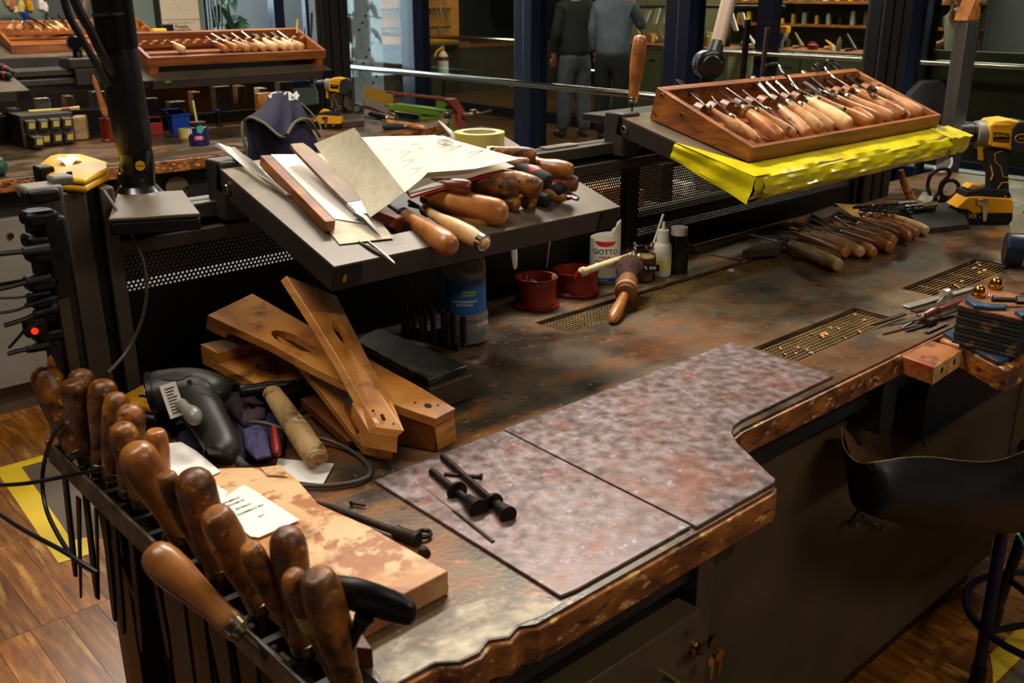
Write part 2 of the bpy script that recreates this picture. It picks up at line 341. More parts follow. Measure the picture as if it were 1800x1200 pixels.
def thing(name, label, cat, loc, group=None):
    o = bpy.data.objects.new(name, None); S.collection.objects.link(o); o.location = loc; LOC[o.name] = V(loc); o.empty_display_size = .05
    o['label'] = label; o['category'] = cat
    if group: o['group'] = group
    return o
def single(name, m, material, label, cat, group=None, **kw):
    xs = [p.x for p in m.v]; ys = [p.y for p in m.v]; zs = [p.z for p in m.v]
    o = link(name, m, material, None, o0=((min(xs)+max(xs))/2, (min(ys)+max(ys))/2, min(zs)), **kw)
    o['label'] = label; o['category'] = cat
    if group: o['group'] = group
    return o
def struct(name, m, material, **kw): o = link(name, m, material, **kw); o['kind'] = 'structure'; return o
def frm(o, x, up=(0, 0, 1)):               # frame: +x along x, +z near up
    x = V(x).normalized(); y = V(up).cross(x).normalized(); z = x.cross(y)
    return MX(((x.x, y.x, z.x, o[0]), (x.y, y.y, z.y, o[1]), (x.z, y.z, z.z, o[2]), (0, 0, 0, 1)))
def text(s, size, T, material, parent, name='lettering', bend=0, th=.0004, sx=1.0, align='CENTER', space=1.0):
    c = bpy.data.curves.new('t', 'FONT'); c.body = s; c.size = size; c.align_x = align; c.align_y = 'CENTER'; c.resolution_u = 2; c.space_line = space; c.offset = .016*size
    o = bpy.data.objects.new('t', c); S.collection.objects.link(o)
    dg = bpy.context.evaluated_depsgraph_get(); me = bpy.data.meshes.new_from_object(o.evaluated_get(dg))
    m = M()
    for v in me.vertices:
        x, y = v.co.x*sx, v.co.y
        m.v.append(T @ (V((x, y, th)) if not bend else V((math.sin(x/bend)*(bend+th), y, math.cos(x/bend)*(bend+th)-bend))))
    m.f = [list(p.vertices) for p in me.polygons]
    bpy.data.objects.remove(o); bpy.data.meshes.remove(me)
    return link(name, m, material, parent, smooth=False)
def facing(o, n, up=(0, 0, 1)):            # text frame: +z = n, +y near up
    n = V(n).normalized(); x = V(up).cross(n).normalized(); y = n.cross(x)
    return MX(((x.x, y.x, n.x, o[0]), (x.y, y.y, n.y, o[1]), (x.z, y.z, n.z, o[2]), (0, 0, 0, 1)))
def holed(m, outline, holes, z0, z1, fmap=None):
    import bmesh
    bm = bmesh.new()
    es = []
    for lp in [outline]+holes:
        vs = [bm.verts.new((p[0], p[1], 0)) for p in lp]
        es += [bm.edges.new((vs[i], vs[(i+1) % len(vs)])) for i in range(len(vs))]
    bmesh.ops.triangle_fill(bm, use_beauty=True, use_dissolve=False, edges=es)
    bm.verts.index_update(); n = len(bm.verts); b = len(m.v)
    g = fmap or (lambda x, y, z: (x, y, z))
    co = [v.co.copy() for v in bm.verts]
    pts = [V(g(c.x, c.y, z0)) for c in co]+[V(g(c.x, c.y, z1)) for c in co]
    if m.T: pts = [m.T @ p for p in pts]
    m.v += pts
    for f in bm.faces:
        i = [v.index for v in f.verts]; m.f.append([k+b for k in i[::-1]]); m.f.append([k+b+n for k in i])
    for e in bm.edges:
        if len(e.link_faces) == 1: i, j = e.verts[0].index+b, e.verts[1].index+b; m.f.append([i, j, j+n, i+n])
    bm.free(); return m
def bimap(A, nrm):                          # 4 corners -> map of the unit square, z along nrm
    A = [V(p) for p in A]; nrm = V(nrm).normalized()
    return lambda u, v, z: A[0]*(1-u)*(1-v)+A[1]*u*(1-v)+A[2]*u*v+A[3]*(1-u)*v+nrm*z
def ell(cx, cy, rx, ry, n=14, rot=0): return [(cx+rx*math.cos(2*PI*i/n), cy+ry*math.sin(2*PI*i/n)) for i in range(n)]
def curve(pts, n=8):
    pts = [V(p) for p in pts]; out = []
    for i in range(len(pts)-1):
        p0, p1, p2, p3 = pts[max(i-1, 0)], pts[i], pts[i+1], pts[min(i+2, len(pts)-1)]
        for k in range(n):
            t = k/n; out.append(.5*((2*p1)+(p2-p0)*t+(2*p0-5*p1+4*p2-p3)*t*t+(3*p1-p0-3*p2+p3)*t**3))
    return out+[pts[-1]]
# ================================================================= THE ROOM
struct('floor', M().bb(-1.6, 16, -1.6, 16, -.06, -.012), 'floor_base'); floor = bpy.data.objects['floor']
me_pl = {}
def plank(x, y, dx, dy):
    k = (round(dx, 4), round(dy, 4))
    if k not in me_pl:
        o = link('parquet_block', M().bb(0, dx-.0012, 0, dy-.0015, -.012, 0), 'parquet', floor); me_pl[k] = o.data
    else:
        o = bpy.data.objects.new('parquet_block', me_pl[k]); S.collection.objects.link(o); o.parent = floor
    o.location = (x, y, 0)
for r in range(7):
    y0 = .98+r*.498
    for k in range(15): plank(-.1+k*.088+(r % 2)*.03, y0, .088, .498)
for r in range(3):
    for k in range(13): plank(1.72+k*.118, -.18+r*.498, .118, .498)
struct('trim_1', M().bb(4.42, 4.62, .3, 16, -.012, .05), 'blue_frame', bev=.004)
far = single('corridor_floor', M().bb(4.62, 15.9, .3, 15.9, -.012, -.004), 'floor_far', '', ''); far['kind'] = 'structure'; far.name = 'floor_corridor'
for k in ('label', 'category'): del far[k]
struct('ceiling', M().bb(-1.6, 4.6, -1.6, 7.4, 3.2, 3.3).bb(4.6, 16, -1.6, 16, 3.2, 3.3), 'ceiling_paint')
struct('wall_corridor', M().bb(4.56, 4.66, 7.3, 16, 0, 3.2), 'wall_dark')
struct('wall_front', M().bb(-1.6, 16, -1.66, -1.6, 0, 3.2), 'wall_dark')
struct('wall_left', M().bb(-1.66, -1.6, -1.6, 7.4, 0, 3.2), 'wall_dark')
struct('wall_right', M().bb(16, 16.06, -1.6, 16, 0, 3.2), 'wall_dark')
# back wall with a window opening (x 3.5..4.3)
wb = M(); YB = 7.3
wb.bb(-1.6, 3.5, YB, YB+.1, 0, 3.2); wb.bb(3.5, 4.42, YB, YB+.1, 0, .85); wb.bb(3.5, 4.42, YB, YB+.1, 2.4, 3.2)
struct('wall_back', wb, 'wall_green', smooth=False)
wfr = struct('window_1', M().bb(3.5, 4.42, YB+.02, YB+.08, .85, .9).bb(3.5, 4.42, YB+.02, YB+.08, 2.35, 2.4).bb(4.08, 4.17, YB-.02, YB+.08, .9, 2.35).bb(3.5, 3.53, YB+.02, YB+.08, .9, 2.35).bb(4.39, 4.42, YB+.02, YB+.08, .9, 2.35), 'dark_navy', bev=.003)
link('pane', M().bb(3.53, 4.08, YB+.045, YB+.051, .9, 2.35), 'glass', wfr)
link('pane', M().bb(4.17, 4.39, YB+.045, YB+.051, .9, 2.35), 'glass', wfr)
struct('wall_far', M().bb(4.6, 16, 15.9, 16, 0, 3.2), 'wall_dark')
struct('trim_2', M().bb(3.11, 3.2, YB-.05, YB, 0, 3.2).bb(3.2, 3.26, YB-.03, YB, 0, 3.2), 'frame_dark', bev=.004)
# outside: the yard seen through the small window
struct('wall_yard', M().bb(3.5, 7.5, 16.2, 16.3, 0, .6), 'wall_beige')
# near glass partition, X = 4.5
px_ = [6.05, 4.81, 3.565, 2.31, 1.06]
for i, y in enumerate(px_):
    m = M(); m.bb(4.45, 4.6, y-.10, y-.02, 0, 3.2); m.bb(4.47, 4.56, y-.015, y+.085, 0, 3.2)
    struct('window_post_%d' % 1, m, 'blue_frame', bev=.006).name = 'trim_post'
ws = []
for i in range(6):
    y1 = (px_[i-1]-.11) if i else 7.3; y0 = px_[i]+.11 if i < 5 else .3
    o = struct('window_%d' % (i+2), M().bb(4.5, 4.56, y0, y1, 3.1, 3.2).bb(4.5, 4.56, y0, y1, .05, .09), 'blue_frame', bev=.003)
    link('pane', M().bb(4.525, 4.533, y0, y1, .09, 3.1), 'glass', o); ws.append(o)
m = M(); m.bb(4.47, 4.57, .3, 2.2, .74, .83); struct('trim_3', m, 'blue_frame', bev=.005)
m = M(); m.bb(4.50, 4.56, .3, 2.2, .05, .74); struct('wall_low', m, 'wall_dark')
# chrome handrails along both partitions
for nm, X, z, y0, y1, r, lb in (('handrail', 4.36, 1.045, 1.2, 7.2, .021, 'chrome handrail running along the near blue-framed glass wall'),
                            ('handrail', 8.85, 1.0, 1.5, 14, .026, 'chrome handrail across the corridor, along the far glass wall')):
    t = thing(nm, lb, 'handrail', (X, (y0+y1)/2, z-r))
    link('rail', M().tube([(X, y0, z), (X, y1, z)], r, 16), 'chrome', t)
    for y in px_ if X < 5 else (3, 6, 9, 12):
        link('bracket', M().tube([(X, y+.02, z-r*.6), (X+.05, y+.02, z-.03), (X+.11, y+.02, z-.03)], .009, 8), 'chrome', t)
# far glass partition, X = 9
fp = [2.2, 4.35, 6.0, 7.15, 9.7, 12.2]
for i, y in enumerate(fp):
    struct('trim_far_post', M().bb(8.95, 9.1, y-.1, y+.1, 0, 3.2), 'blue_frame', bev=.006)
for i in range(5):
    o = struct('window_%d' % (i+9), M().bb(9.0, 9.06, fp[i]+.1, fp[i+1]-.1, 3.1, 3.2).bb(9., 9.06, fp[i]+.1, fp[i+1]-.1, .0, .12), 'blue_frame', bev=.003)
    link('pane', M().bb(9.02, 9.03, fp[i]+.1, fp[i+1]-.1, .12, 3.1), 'glass', o)
struct('trim_4', M().bb(8.96, 9.08, 1.5, 7.2, .0, .16), 'blue_frame', bev=.005)
# things in the corridor and the far workshop
def counter(x0, x1, y0, y1, z, lab, col='wood_dull'):
    t = thing('counter', lab, 'counter', ((x0+x1)/2, (y0+y1)/2, 0))
    link('worktop', M().bb(x0, x1, y0, y1, z-.05, z), 'wood_box_far', t, bev=.004)
    link('body', M().bb(x0+.04, x1-.04, y0+.04, y1-.04, .0, z-.05), col, t)
    k = int((y1-y0)/.5); 
    for i in range(k):
        a = y0+.06+i*(y1-y0-.1)/k
        d = link('door', M().bb(x0+.02, x0+.04, a, a+(y1-y0-.1)/k-.02, .1, z-.09), col, t, bev=.003)
        link('handle', M().bb(x0, x0+.02, a+.1, a+.2, z-.2, z-.185), 'chrome', d)
counter(10.4, 11.1, 4.9, 7.0, .95, 'long low counter behind the far glass wall, right half of the view', 'wall_beige')
counter(10.2, 10.9, 7.3, 9.4, .95, 'pale counter behind the two standing people', 'wall_beige')
counter(10.6, 11.2, 1.6, 4.1, .9, 'dark counter behind the far glass at the right edge', 'wood_dull')
# tall pale cabinets behind the people
def cupboard(x, y0, y1, z1, mt, lab, n=2, sh=False):
    t = thing('cupboard', lab, 'cupboard', (x+.3, (y0+y1)/2, 0))
    link('body', M().bb(x+.02, x+.6, y0, y1, 0, z1), mt, t, bev=.004); w_ = (y1-y0)/n
    for i in range(n):
        d = link('door', M().bb(x, x+.02, y0+i*w_+.01, y0+(i+1)*w_-.01, .08, z1-.02), mt, t, bev=.003)
        link('handle', M().bb(x-.02, x, y0+i*w_+.05, y0+i*w_+.07, .9, 1.05), 'chrome', d)
cupboard(12.6, 9.2, 11.4, 2.2, 'wall_beige', 'pale olive cupboard behind the far glass, left of the standing people', 3)
cupboard(12.9, 4.4, 6.4, 2.1, 'wall_grey', 'grey cupboard deep in the far workshop')
# lit orange cabinet with rows of tools on the corridor's end wall
def toolcab(x0, x1, z0, z1, Y, lab, rows):
    t = thing('tool_cabinet', lab, 'cabinet', ((x0+x1)/2, Y, z0))
    link('body', M().bb(x0, x1, Y+.02, Y+.25, z0, z1), 'cabinet_orange', t, bev=.006)
    link('base_shelf', M().bb(x0-.1, x1+.05, Y-.2, Y+.02, z0-.04, z0), 'chrome', t)
    for (za, n, L) in rows:
        rr = link('tool_rack', M().bb(x0+.12, x1-.2, Y-.03, Y+.02, za, za+.02), 'frame_dark', t)
        for i in range(n):
            x = x0+.16+i*(x1-x0-.42)/n
            link('tool', M().tube([(x, Y-.02, za+.05), (x+.05, Y-.03, za-L*.4), (x+.10, Y-.03, za-L)], [.013, .016, .01], 6), 'silver_worn' if i % 3 else 'handle_tan', rr)
toolcab(9.0, 10.67, .83, 2.1, 13, 'lit orange wall cabinet with racked tools seen through the glass', [(1.33, 14, .2), (1.05, 6, .12), (1.6, 10, .2)])
toolcab(7.6, 8.5, .83, 2.1, 12.6, 'narrow orange cabinet left of the larger lit one', [(1.4, 4, .2)])
counter(8.2, 13.4, 13.1, 13.7, .76, 'dark bench under the lit orange cabinet', 'wood_dull')
# fire extinguisher on stand
b = V((9.9, 12.4, 0)); b = PY(779, 132, 12.4)
t = thing('fire_extinguisher', 'red and white fire extinguisher hanging behind the corridor glass', 'extinguisher', (b.x, b.y, b.z))
link('cylinder', M().lathe([(0, .02), (.02, .085), (.8, .085), (.95, .05), (1, .03)], b, b+V((0, 0, .36)), 14), 'white', t)
link('neck', M().lathe([(0, .086), (.5, .086), (1, .05)], b+V((0, 0, .22)), b+V((0, 0, .34)), 14), 'red_plastic', t)
link('stand', M().tube([b-V((0, 0, 0)), (b.x, b.y, -.002)], .02, 8), 'black', t); link('valve', M().box(b+V((0, 0, .4)), (.04, .04, .08)).tube([b+V((0, 0, .42)), b+V((-.12, 0, .36)), b+V((-.16, 0, .28))], .018, 8), 'drill_yellow', t)
# marble panel standing against the near glass, white pin holes
a = P(621, 186, 0); 
t = thing('display_panel', 'tall pale grey display panel dotted with pins, standing before the glass', 'panel', PX(645, 186, 4.75))
c0, c1 = PY(618, 100, 7.9), PY(671, 100, 7.9)
link('board', M().bb(c0.x, c1.x, 7.88, 7.93, 0, 2.4), 'marble', t, bev=.003)
for i in range(22):
    q = (c0.x+.06+((i*37) % 17)/17*(c1.x-c0.x-.12), 7.875, .55+i*.06)
    link('pin', M().lathe([(0, .012), (1, .008)], q, V(q)+V((0, .01, 0)), 6), 'black', t)
# poster on the back wall
c0, c1 = PY(291, 62, 7.2), PY(357, 62, 7.2)
pw = c1.x-c0.x; cx = (c0.x+c1.x)/2
t = single('poster', M().bb(c0.x, c1.x, 7.23, 7.245, 1.24, 2.0), 'poster', 'cream poster with a dotted circle diagram and small print, beside the window', 'poster')
def tp(s, sz, y, mt='black'): return text(s, sz, facing((cx, 7.2285, PY(325, y, 7.2285).z), (0, -1, 0)), mt, t, th=.0006)
tp('La storia, il presente e il futuro di bottega', .0165, 34, 'print_grey'); tp('si fondano su 3 pilastri, le 3 P:', .0165, 39.5, 'print_grey')
tp('People,', .036, 46.5); tp('Prosperity,', .036, 53); tp('Planet.', .036, 59.5)
for k, (dx, dz) in enumerate(((-.045, 0), (.045, 0), (0, .08))):
    for j in range(26):
        an = 2*PI*j/26; q = (cx+dx+.085*math.cos(an), 7.2295, 1.555+dz+.085*math.sin(an))
        if j % 2 == 0: m = M().box(q, (.008, .001, .003))
        if j == 0: mm = M()
        mm.box(q, (.007, .001, .0025))
    link('diagram_circle', mm, 'text_red' if k == 2 else 'print_grey', t)
# leafy plant outside the window
def plant(x, y, n, lab, h0=.9, h1=2.3, rad=.3, sc=1):
    t = thing('potted_plant', lab, 'plant', (x, y, 0))
    link('pot', M().lathe([(0, .15), (.8, .2), (1, .2)], (x, y, 0), (x, y, .4), 16), 'black', t)
    st = M()
    for k in range(5): st.tube([(x, y, .4), (x+random.uniform(-.1, .1), y+random.uniform(-.1, .1), 1.0), (x+random.uniform(-rad, rad)*.8, y+random.uniform(-rad, rad)*.8, h1)], [.012, .009, .004], 6)
    link('stem', st, 'wood_dull', t)
    for k in range(n):
        c = V((x+random.uniform(-rad, rad), y+random.uniform(-rad, rad)*.7, random.uniform(h0, h1)))
        d = V((random.uniform(-1, 1), random.uniform(-1, .4), random.uniform(-.8, .3))).normalized(); s_ = d.cross(V((0, 0, 1))).normalized()
        L = random.uniform(.14, .26)*sc; w_ = L*.3
        link('leaf', M().add([c, c+d*L*.35+s_*w_, c+d*L*.75+s_*w_*.7-V((0, 0, .02)), c+d*L-V((0, 0, .05)), c+d*L*.75-s_*w_*.7-V((0, 0, .02)), c+d*L*.35-s_*w_, c+d*L*.5-V((0, 0, .015))],
             [(0, 1, 6), (1, 2, 6), (2, 3, 6), (3, 4, 6), (4, 5, 6), (5, 0, 6)]), 'leaf', t)
plant(3.88, 7.85, 46, 'dark leafy plant behind the window, filling its left pane', rad=.17, h0=1.1)
plant(4.24, 8.35, 30, 'leafy plant between the window mullion and the grey display panel', rad=.1)

# ================================================================= BENCH 1
BZ = .95
def rect(x0, x1, y0, y1): return [(x0, y0), (x1, y0), (x1, y1), (x0, y1)]
def bench(dx, dy, lab, front, holes, xmax, detail):
    t = thing('workbench', lab, 'workbench', (1.8+dx, 1.1+dy, 0))
    sh = lambda pts, o=0: [(x+dx, y+dy) for x, y in pts]
    out = front+[(xmax, 1.68), (.44, 1.68)]
    m = M(); holed(m, sh(out), [sh(rect(*h)) for h in holes], BZ-.0035, BZ); link('steel_top', m, 'bench_steel', t, smooth=False)
    rim = [(x, y-(.006 if y < 1.4 else 0)) for x, y in front]+[(xmax, 1.68), (.445, 1.68)]
    m = M(); holed(m, sh(rim), [sh(rect(*h)) for h in holes], BZ-.048, BZ-.004); link('wooden_rim', m, 'wood_edge', t, bev=.003, smooth=False)
    return t
front = [(.44, .668), (.50, .668), (.520, .652), (.545, .650), (.565, .659), (.585, .648), (.605, .655), (.622, .645), (.66, .645), (1.075, .645), (1.09, .652), (1.098, .665),
         (1.135, .735), (1.15, .765), (1.175, .785), (1.21, .792), (3.75, .792)]
G1, G2, G0 = (1.535, 1.915, .895, .995), (2.13, 2.528, .9, .998), (1.33, 2.55, 1.297, 1.392)
wb1 = bench(0, 0, 'large steel-topped workbench with battered wooden rim in the foreground', front, [G1, G2, G0], 3.75, True)
def grating(t, g, pitch, z=BZ-.007, w_=.0021, sx=1.):
    x0, x1, y0, y1 = g; m = M(); nx = int((x1-x0)/pitch/sx); ny = int((y1-y0)/pitch)
    for i in range(1, nx): x = x0+i*(x1-x0)/nx; m.bb(x-w_/2, x+w_/2, y0, y1, z-.0012, z)
    for i in range(1, ny): y = y0+i*(y1-y0)/ny; m.bb(x0, x1, y-w_/2, y+w_/2, z-.0014, z-.0002)
    m2 = M(); m2.bb(x0, x0+.004, y0, y1, z-.01, z+.001).bb(x1-.004, x1, y0, y1, z-.01, z+.001).bb(x0, x1, y0, y0+.004, z-.01, z+.001).bb(x0, x1, y1-.004, y1, z-.01, z+.001)
    o = link('grating', m, 'grate', t, smooth=False); link('grating_frame', m2, 'black', t, smooth=False)
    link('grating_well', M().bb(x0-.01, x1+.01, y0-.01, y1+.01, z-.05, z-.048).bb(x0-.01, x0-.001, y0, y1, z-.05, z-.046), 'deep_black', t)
MT['gold_steel'].node_tree.nodes['Principled BSDF'].inputs['Base Color'].default_value = lin('a58c60')
grating(wb1, G1, .0098); grating(wb1, G2, .0092, sx=8.); grating(wb1, G0, .0092)
# under-frame, drawers, panel
link('apron_beam', M().bb(.47, 1.06, .685, .72, .835, .902).bb(1.2, 3.7, .83, .87, .83, .902).bb(1.03, 1.07, .70, .85, .83, .902), 'frame_dark', wb1, bev=.003)
m = M(); m.bb(.46, .965, .70, 1.3, .12, .80); link('drawer_carcass', m, 'frame_dark', wb1, bev=.002)
m = M(); m.bb(.955, .99, .672, 1.3, .1, .9).bb(.46, .955, .675, .70, .865, .9); link('carcass_post', m, 'panel_brown', wb1, bev=.002)
for i in range(3):
    d = link('drawer', M().bb(.468, .950, .660, .70, .62-i*.19, .806-i*.19), 'drawer_front', wb1, bev=.002)
    hz = .735-i*.19
    link('drawer_handle', M().tube(curve([(.80, .660, hz), (.805, .635, hz), (.84, .628, hz), (.875, .635, hz), (.88, .660, hz)], 5), .0055, 8), 'gold_steel', d)
    if i == 0:
        k = PY(1220, 1138, .66)
        link('lock', M().lathe([(0, .011), (.6, .011), (1, .008)], k, k+V((0, -.008, 0)), 18).lathe([(0, .005), (1, .005)], k, k+V((0, -.014, 0)), 10), 'brass', d)
for i in range(3): pass
k = PY(1220, 1138, .645)
t = thing('key_bunch', 'small bunch of keys hanging from the drawer lock', 'keys', k+V((0, 0, -.06)))
link('key', M().box(k+V((.012, -.008, 0)), (.028, .004, .012)).lathe([(0, .011), (1, .011)], k+V((.03, -.012, 0)), k+V((.03, -.007, 0)), 12), 'black_gloss', t)
link('key_ring', M().tube([k+V((.034, -.009, -.012))+V((math.cos(a)*.012, .003*math.sin(a), math.sin(a)*.014)) for a in [i*PI/8 for i in range(17)]], .001, 5), 'chrome', t)
for j, (a, b_) in enumerate(((.03, -.05), (.042, -.046))):
    link('key', M().lathe([(0, .009), (1, .009)], k+V((a, -.010-j*.004, b_+.02)), k+V((a, -.008-j*.004, b_+.02)), 12).box(k+V((a+.002, -.009-j*.004, b_)), (.006, .0018, .03)), 'brass' if j else 'chrome', t)
m = M(); m.bb(1.0, 2.645, .87, .885, .075, .9); link('kick_panel', m, 'panel_brown', wb1, bev=.002)
link('plinth', M().bb(.5, 2.60, .90, .93, .0, .08), 'frame_dark', wb1)
link('end_panel', M().bb(2.64, 2.655, .87, 1.5, .075, .9), 'frame_dark', wb1)
for q in ((1505, 733), (1622, 780), (1672, 1084)):
    c = PY(q[0], q[1], .87); link('screw', M().lathe([(0, .007), (.7, .006), (1, .002)], c, c+V((0, -.005, 0)), 10), 'chrome', wb1)
m = M().bb(1.70, 1.76, .80, .86, .78, .9).bb(1.9, 2.6, .80, .86, .70, .902); link('vise_bracket', m, 'frame_dark', wb1, bev=.003)
for q in ((.455, .50, 1.44, 1.50), (2.95, 3.0, 1.4, 1.5), (3.6, 3.65, 1.4, 1.5)): link('side_leg', M().bb(*q, 0, .90), 'frame_dark', wb1, bev=.002)
# two plates lying on the bench
pz = BZ+.0005
def flatpoly(name, pts, z0, th, mt, lab, cat, **kw): return single(name, M().prism(pts, z0, z0+th), mt, lab, cat, **kw)
flatpoly('steel_plate', [(.678, 1.033), (.675, .660), (.70, .6565), (.908, .6565), (.922, 1.035)], pz, .004, 'plate_steel', 'rust-speckled grey steel plate, the left one with screws lying on it', 'plate', bev=.001)
fl = [(.9115, .650), (1.088, .650), (1.098, .656), (1.103, .668), (1.136, .727), (1.152, .757), (1.175, .785), (1.20, .800), (1.23, .806), (1.512, .808), (1.523, 1.036), (.9245, 1.036)]
flatpoly('steel_plate', fl, pz, .0045, 'plate_steel', 'larger rusty steel plate with a concave cut, right of the bench-edge joint', 'plate', bev=.001)
link('bare_corner', M().prism([(.44, .669), (.5, .6695), (.520, .654), (.545, .652), (.565, .661), (.585, .650), (.605, .657), (.640, .650), (.672, .653), (.655, .69), (.62, .715), (.56, .73), (.50, .725), (.45, .71)], BZ, BZ+.0006), 'bare_steel', wb1, smooth=False)
# ----- profile posts, rails, screens
def upright(x0, y0, z0, z1, lab, w_=.185, n=3):
    t = thing('aluminium_upright', lab, 'upright', (x0+w_/2, y0, z0)); m = M(); c = M()
    s = w_/n
    for i in range(n): m.bb(x0+i*s+.006, x0+(i+1)*s-.006, y0-.03, y0+.03, z0, z1)
    link('profile_rib', m, 'frame_dark', t, bev=.004)
    link('groove', c.bb(x0+.002, x0+w_-.002, y0-.018, y0+.018, z0, z1), 'black', t); return t
upright(2.945, 1.58, .0, 3.2, 'tall ribbed metal upright right of the second tool tray')
upright(2.985, 4.86, .0, 3.2, 'tall ribbed metal upright behind the far yellow drill')
t = thing('aluminium_upright', 'short ribbed post at bench corner carrying the yellow case', 'upright', (.47, 1.6, .0))
q = [PY(97, 330, 1.55), PY(143, 330, 1.55), PY(166, 330, 1.55), PY(193, 330, 1.55)]
for a_, b_ in ((0, 1), (2, 3)): link('profile_rib', M().bb(q[a_].x, q[b_].x, 1.53, 1.60, 0, 1.315), 'post_grey', t, bev=.004)
link('groove', M().bb(q[0].x+.004, q[3].x-.004, 1.545, 1.59, 0, 1.312), 'black', t)
def railset(dx, dy, x0, x1, xs, lab, lab2):
    t = thing('profile_rail', lab, 'rail', ((x0+x1)/2+dx, 1.575+dy, 1.20)); 
    link('upper_rail', M().bb(x0+dx, x1+dx, 1.565+dy, 1.625+dy, 1.236, 1.262), 'anodised', t, bev=.002)
    link('lower_rail', M().bb(x0+dx, x1+dx, 1.55+dy, 1.60+dy, 1.198, 1.222), 'anodised', t, bev=.002)
    link('groove', M().bb(x0+dx, x1+dx, 1.585+dy, 1.61+dy, 1.218, 1.24), 'black', t)
    link('slot', M().bb(x0+dx, x1+dx, 1.588+dy, 1.602+dy, 1.2618, 1.2628), 'black', t)
    t2 = thing('perforated_screen', lab2, 'screen', ((x0+x1)/2+dx, 1.575+dy, .95))
    for a, b_ in zip(xs[:-1], xs[1:]):
        link('perforated_sheet', M().bb(a+.02+dx, b_-.02+dx, 1.5745+dy, 1.5755+dy, .952, 1.198), 'perforated', t2, smooth=False)
        for q in (a, b_-.022): link('screen_frame', M().bb(q+dx, q+.022+dx, 1.565+dy, 1.59+dy, .951, 1.198), 'frame_dark', t2, bev=.002)
    t3 = thing('screen_backing', lab2.replace('perforated dark steel screen', 'added shade-giving dark duct at the foot of the screen'), 'backing', ((x0+x1)/2+dx, 1.62+dy, .951))
    for a, b_, zz in ((x0, .98, 1.125), (.982, 1.83, 1.07), (1.832, x1, 1.005)): link('backing_plate', M().bb(a+dx, b_+dx, 1.595+dy, 1.66+dy, .951, zz), 'frame_dark', t3, bev=.003)  # solid plates added so the lower screen holes look dark
    return t
railset(0, 0, .54, 2.94, (.54, 1.83, 2.94), 'double metal rail carrying the two foreground tool trays', 'perforated dark steel screen standing behind the foreground bench')
railset(.04, 3.27, -.6, 2.94, (-.6, .74, 1.84, 2.94), 'double metal rail behind the far bench', 'perforated dark steel screen behind the far bench')
def addcab(x0, x1, y0, y1, z, lab, mt, seed):  # cabinet added so its lit top sparkles through the screen holes
    t = thing('added_cabinet', lab, 'cabinet', ((x0+x1)/2, (y0+y1)/2, 0)); rr = random.Random(seed)
    link('top', M().bb(x0-.01, x1+.01, y0-.01, y1+.01, z-.03, z), mt, t, bev=.003); link('body', M().bb(x0, x1, y0, y1, .0, z-.03), 'frame_dark', t)
    for i in range(int((x1-x0)/.16)):
        a = x0+.03+i*.16; link('stored_item', M().bb(a, a+rr.uniform(.04, .12), y0+.03, y0+rr.uniform(.1, .3), z, z+rr.uniform(.03, .16)), ['cabinet_grey', 'handle_tan', 'silver_worn', 'wood_dull', 'paper'][rr.randrange(5)], t, bev=.004)
addcab(2.15, 3.9, 2.25, 2.75, .86, 'pale-topped cabinet added to brighten the holes in the right half of the foreground screen', 'cabinet_grey', 5)
addcab(1.15, 2.1, 2.25, 2.7, .80, 'brown-topped cabinet added for glints through the left half of the foreground screen', 'handle_tan', 8)
# ================================================================= TRAYS
def tray(x0, x1, yb, zb, yf, zf, lab, recess=None, plates=True, bolt=None, brk=(0, 1)):
    L = math.hypot(yb-yf, zb-zf); ey = V((0, yb-yf, zb-zf))/L; ez = V((1, 0, 0)).cross(ey)
    T = MX(((1, ey.x, ez.x, x0), (0, ey.y, ez.y, yf), (0, ey.z, ez.z, zf), (0, 0, 0, 1))); W = x1-x0
    t = thing('tool_tray', lab, 'tray', (x0+W/2, (yb+yf)/2, min(zb, zf)-.05))
    m = M(T); out = rect(0, W, 0, L)
    if recess: holed(m, out, [rect(*recess)], -.003, 0); link('tray_top', m, 'tray_steel', t, smooth=False); r = recess; m = M(T); m.bb(r[0]-.003, r[1]+.003, r[2]-.003, r[3]+.003, -.040, -.036); link('recess_floor', m, 'frame_dark', t)
    else: link('tray_top', m.bb(0, W, 0, L, -.003, 0), 'tray_steel', t)
    m = M(T); m.bb(0, W, 0, .004, -.043, -.0032).bb(0, W, L-.004, L, -.043, -.0032).bb(0, .004, .004, L-.004, -.043, -.0032).bb(W-.004, W, .004, L-.004, -.043, -.0032)
    if recess: r = recess; m.bb(r[0]-.003, r[0], r[2], r[3], -.036, -.0032).bb(r[1], r[1]+.003, r[2], r[3], -.036, -.0032).bb(r[0], r[1], r[2]-.003, r[2], -.036, -.0032).bb(r[0], r[1], r[3], r[3]+.003, -.036, -.0032)
    link('tray_side', m, 'tray_side', t, bev=.0008)
    m = M(T).bb(.0, .05, -.0022, .0, -.042, -.004); link('corner_plate', m, 'black', t); link('corner_plate', M(T).bb(W-.05, W, -.0022, .0, -.042, -.004), 'black', t)
    for xx in (.018,): link('key_hole', M(T).lathe([(0, .008), (1, .007)], (xx, -.002, -.022), (xx, -.0045, -.022), 14, flat=(.5, 1)), 'brass', t)
    for xx in ((-.004, L*.93-.03) if bolt is None else bolt,):
        a = V((0, xx[1], -.022)); m = M(T).lathe([(0, .012), (.5, .0125), (.6, .007), (1, .006)], a, a+V((-.006, 0, 0)), 18); link('bolt', m, 'gold_steel', t)
        link('bolt_socket', M(T).lathe([(0, .005), (1, .005)], a+V((-.005, 0, 0)), a+V((-.0068, 0, 0)), 6), 'black', t)
    for xx in (x0, x1-.06): link('mounting_block', M().bb(xx, xx+.06, yb-.015, yb+.045, zb-.095, zb+.006), 'tray_side', t, bev=.004)
    return T, W, L, t
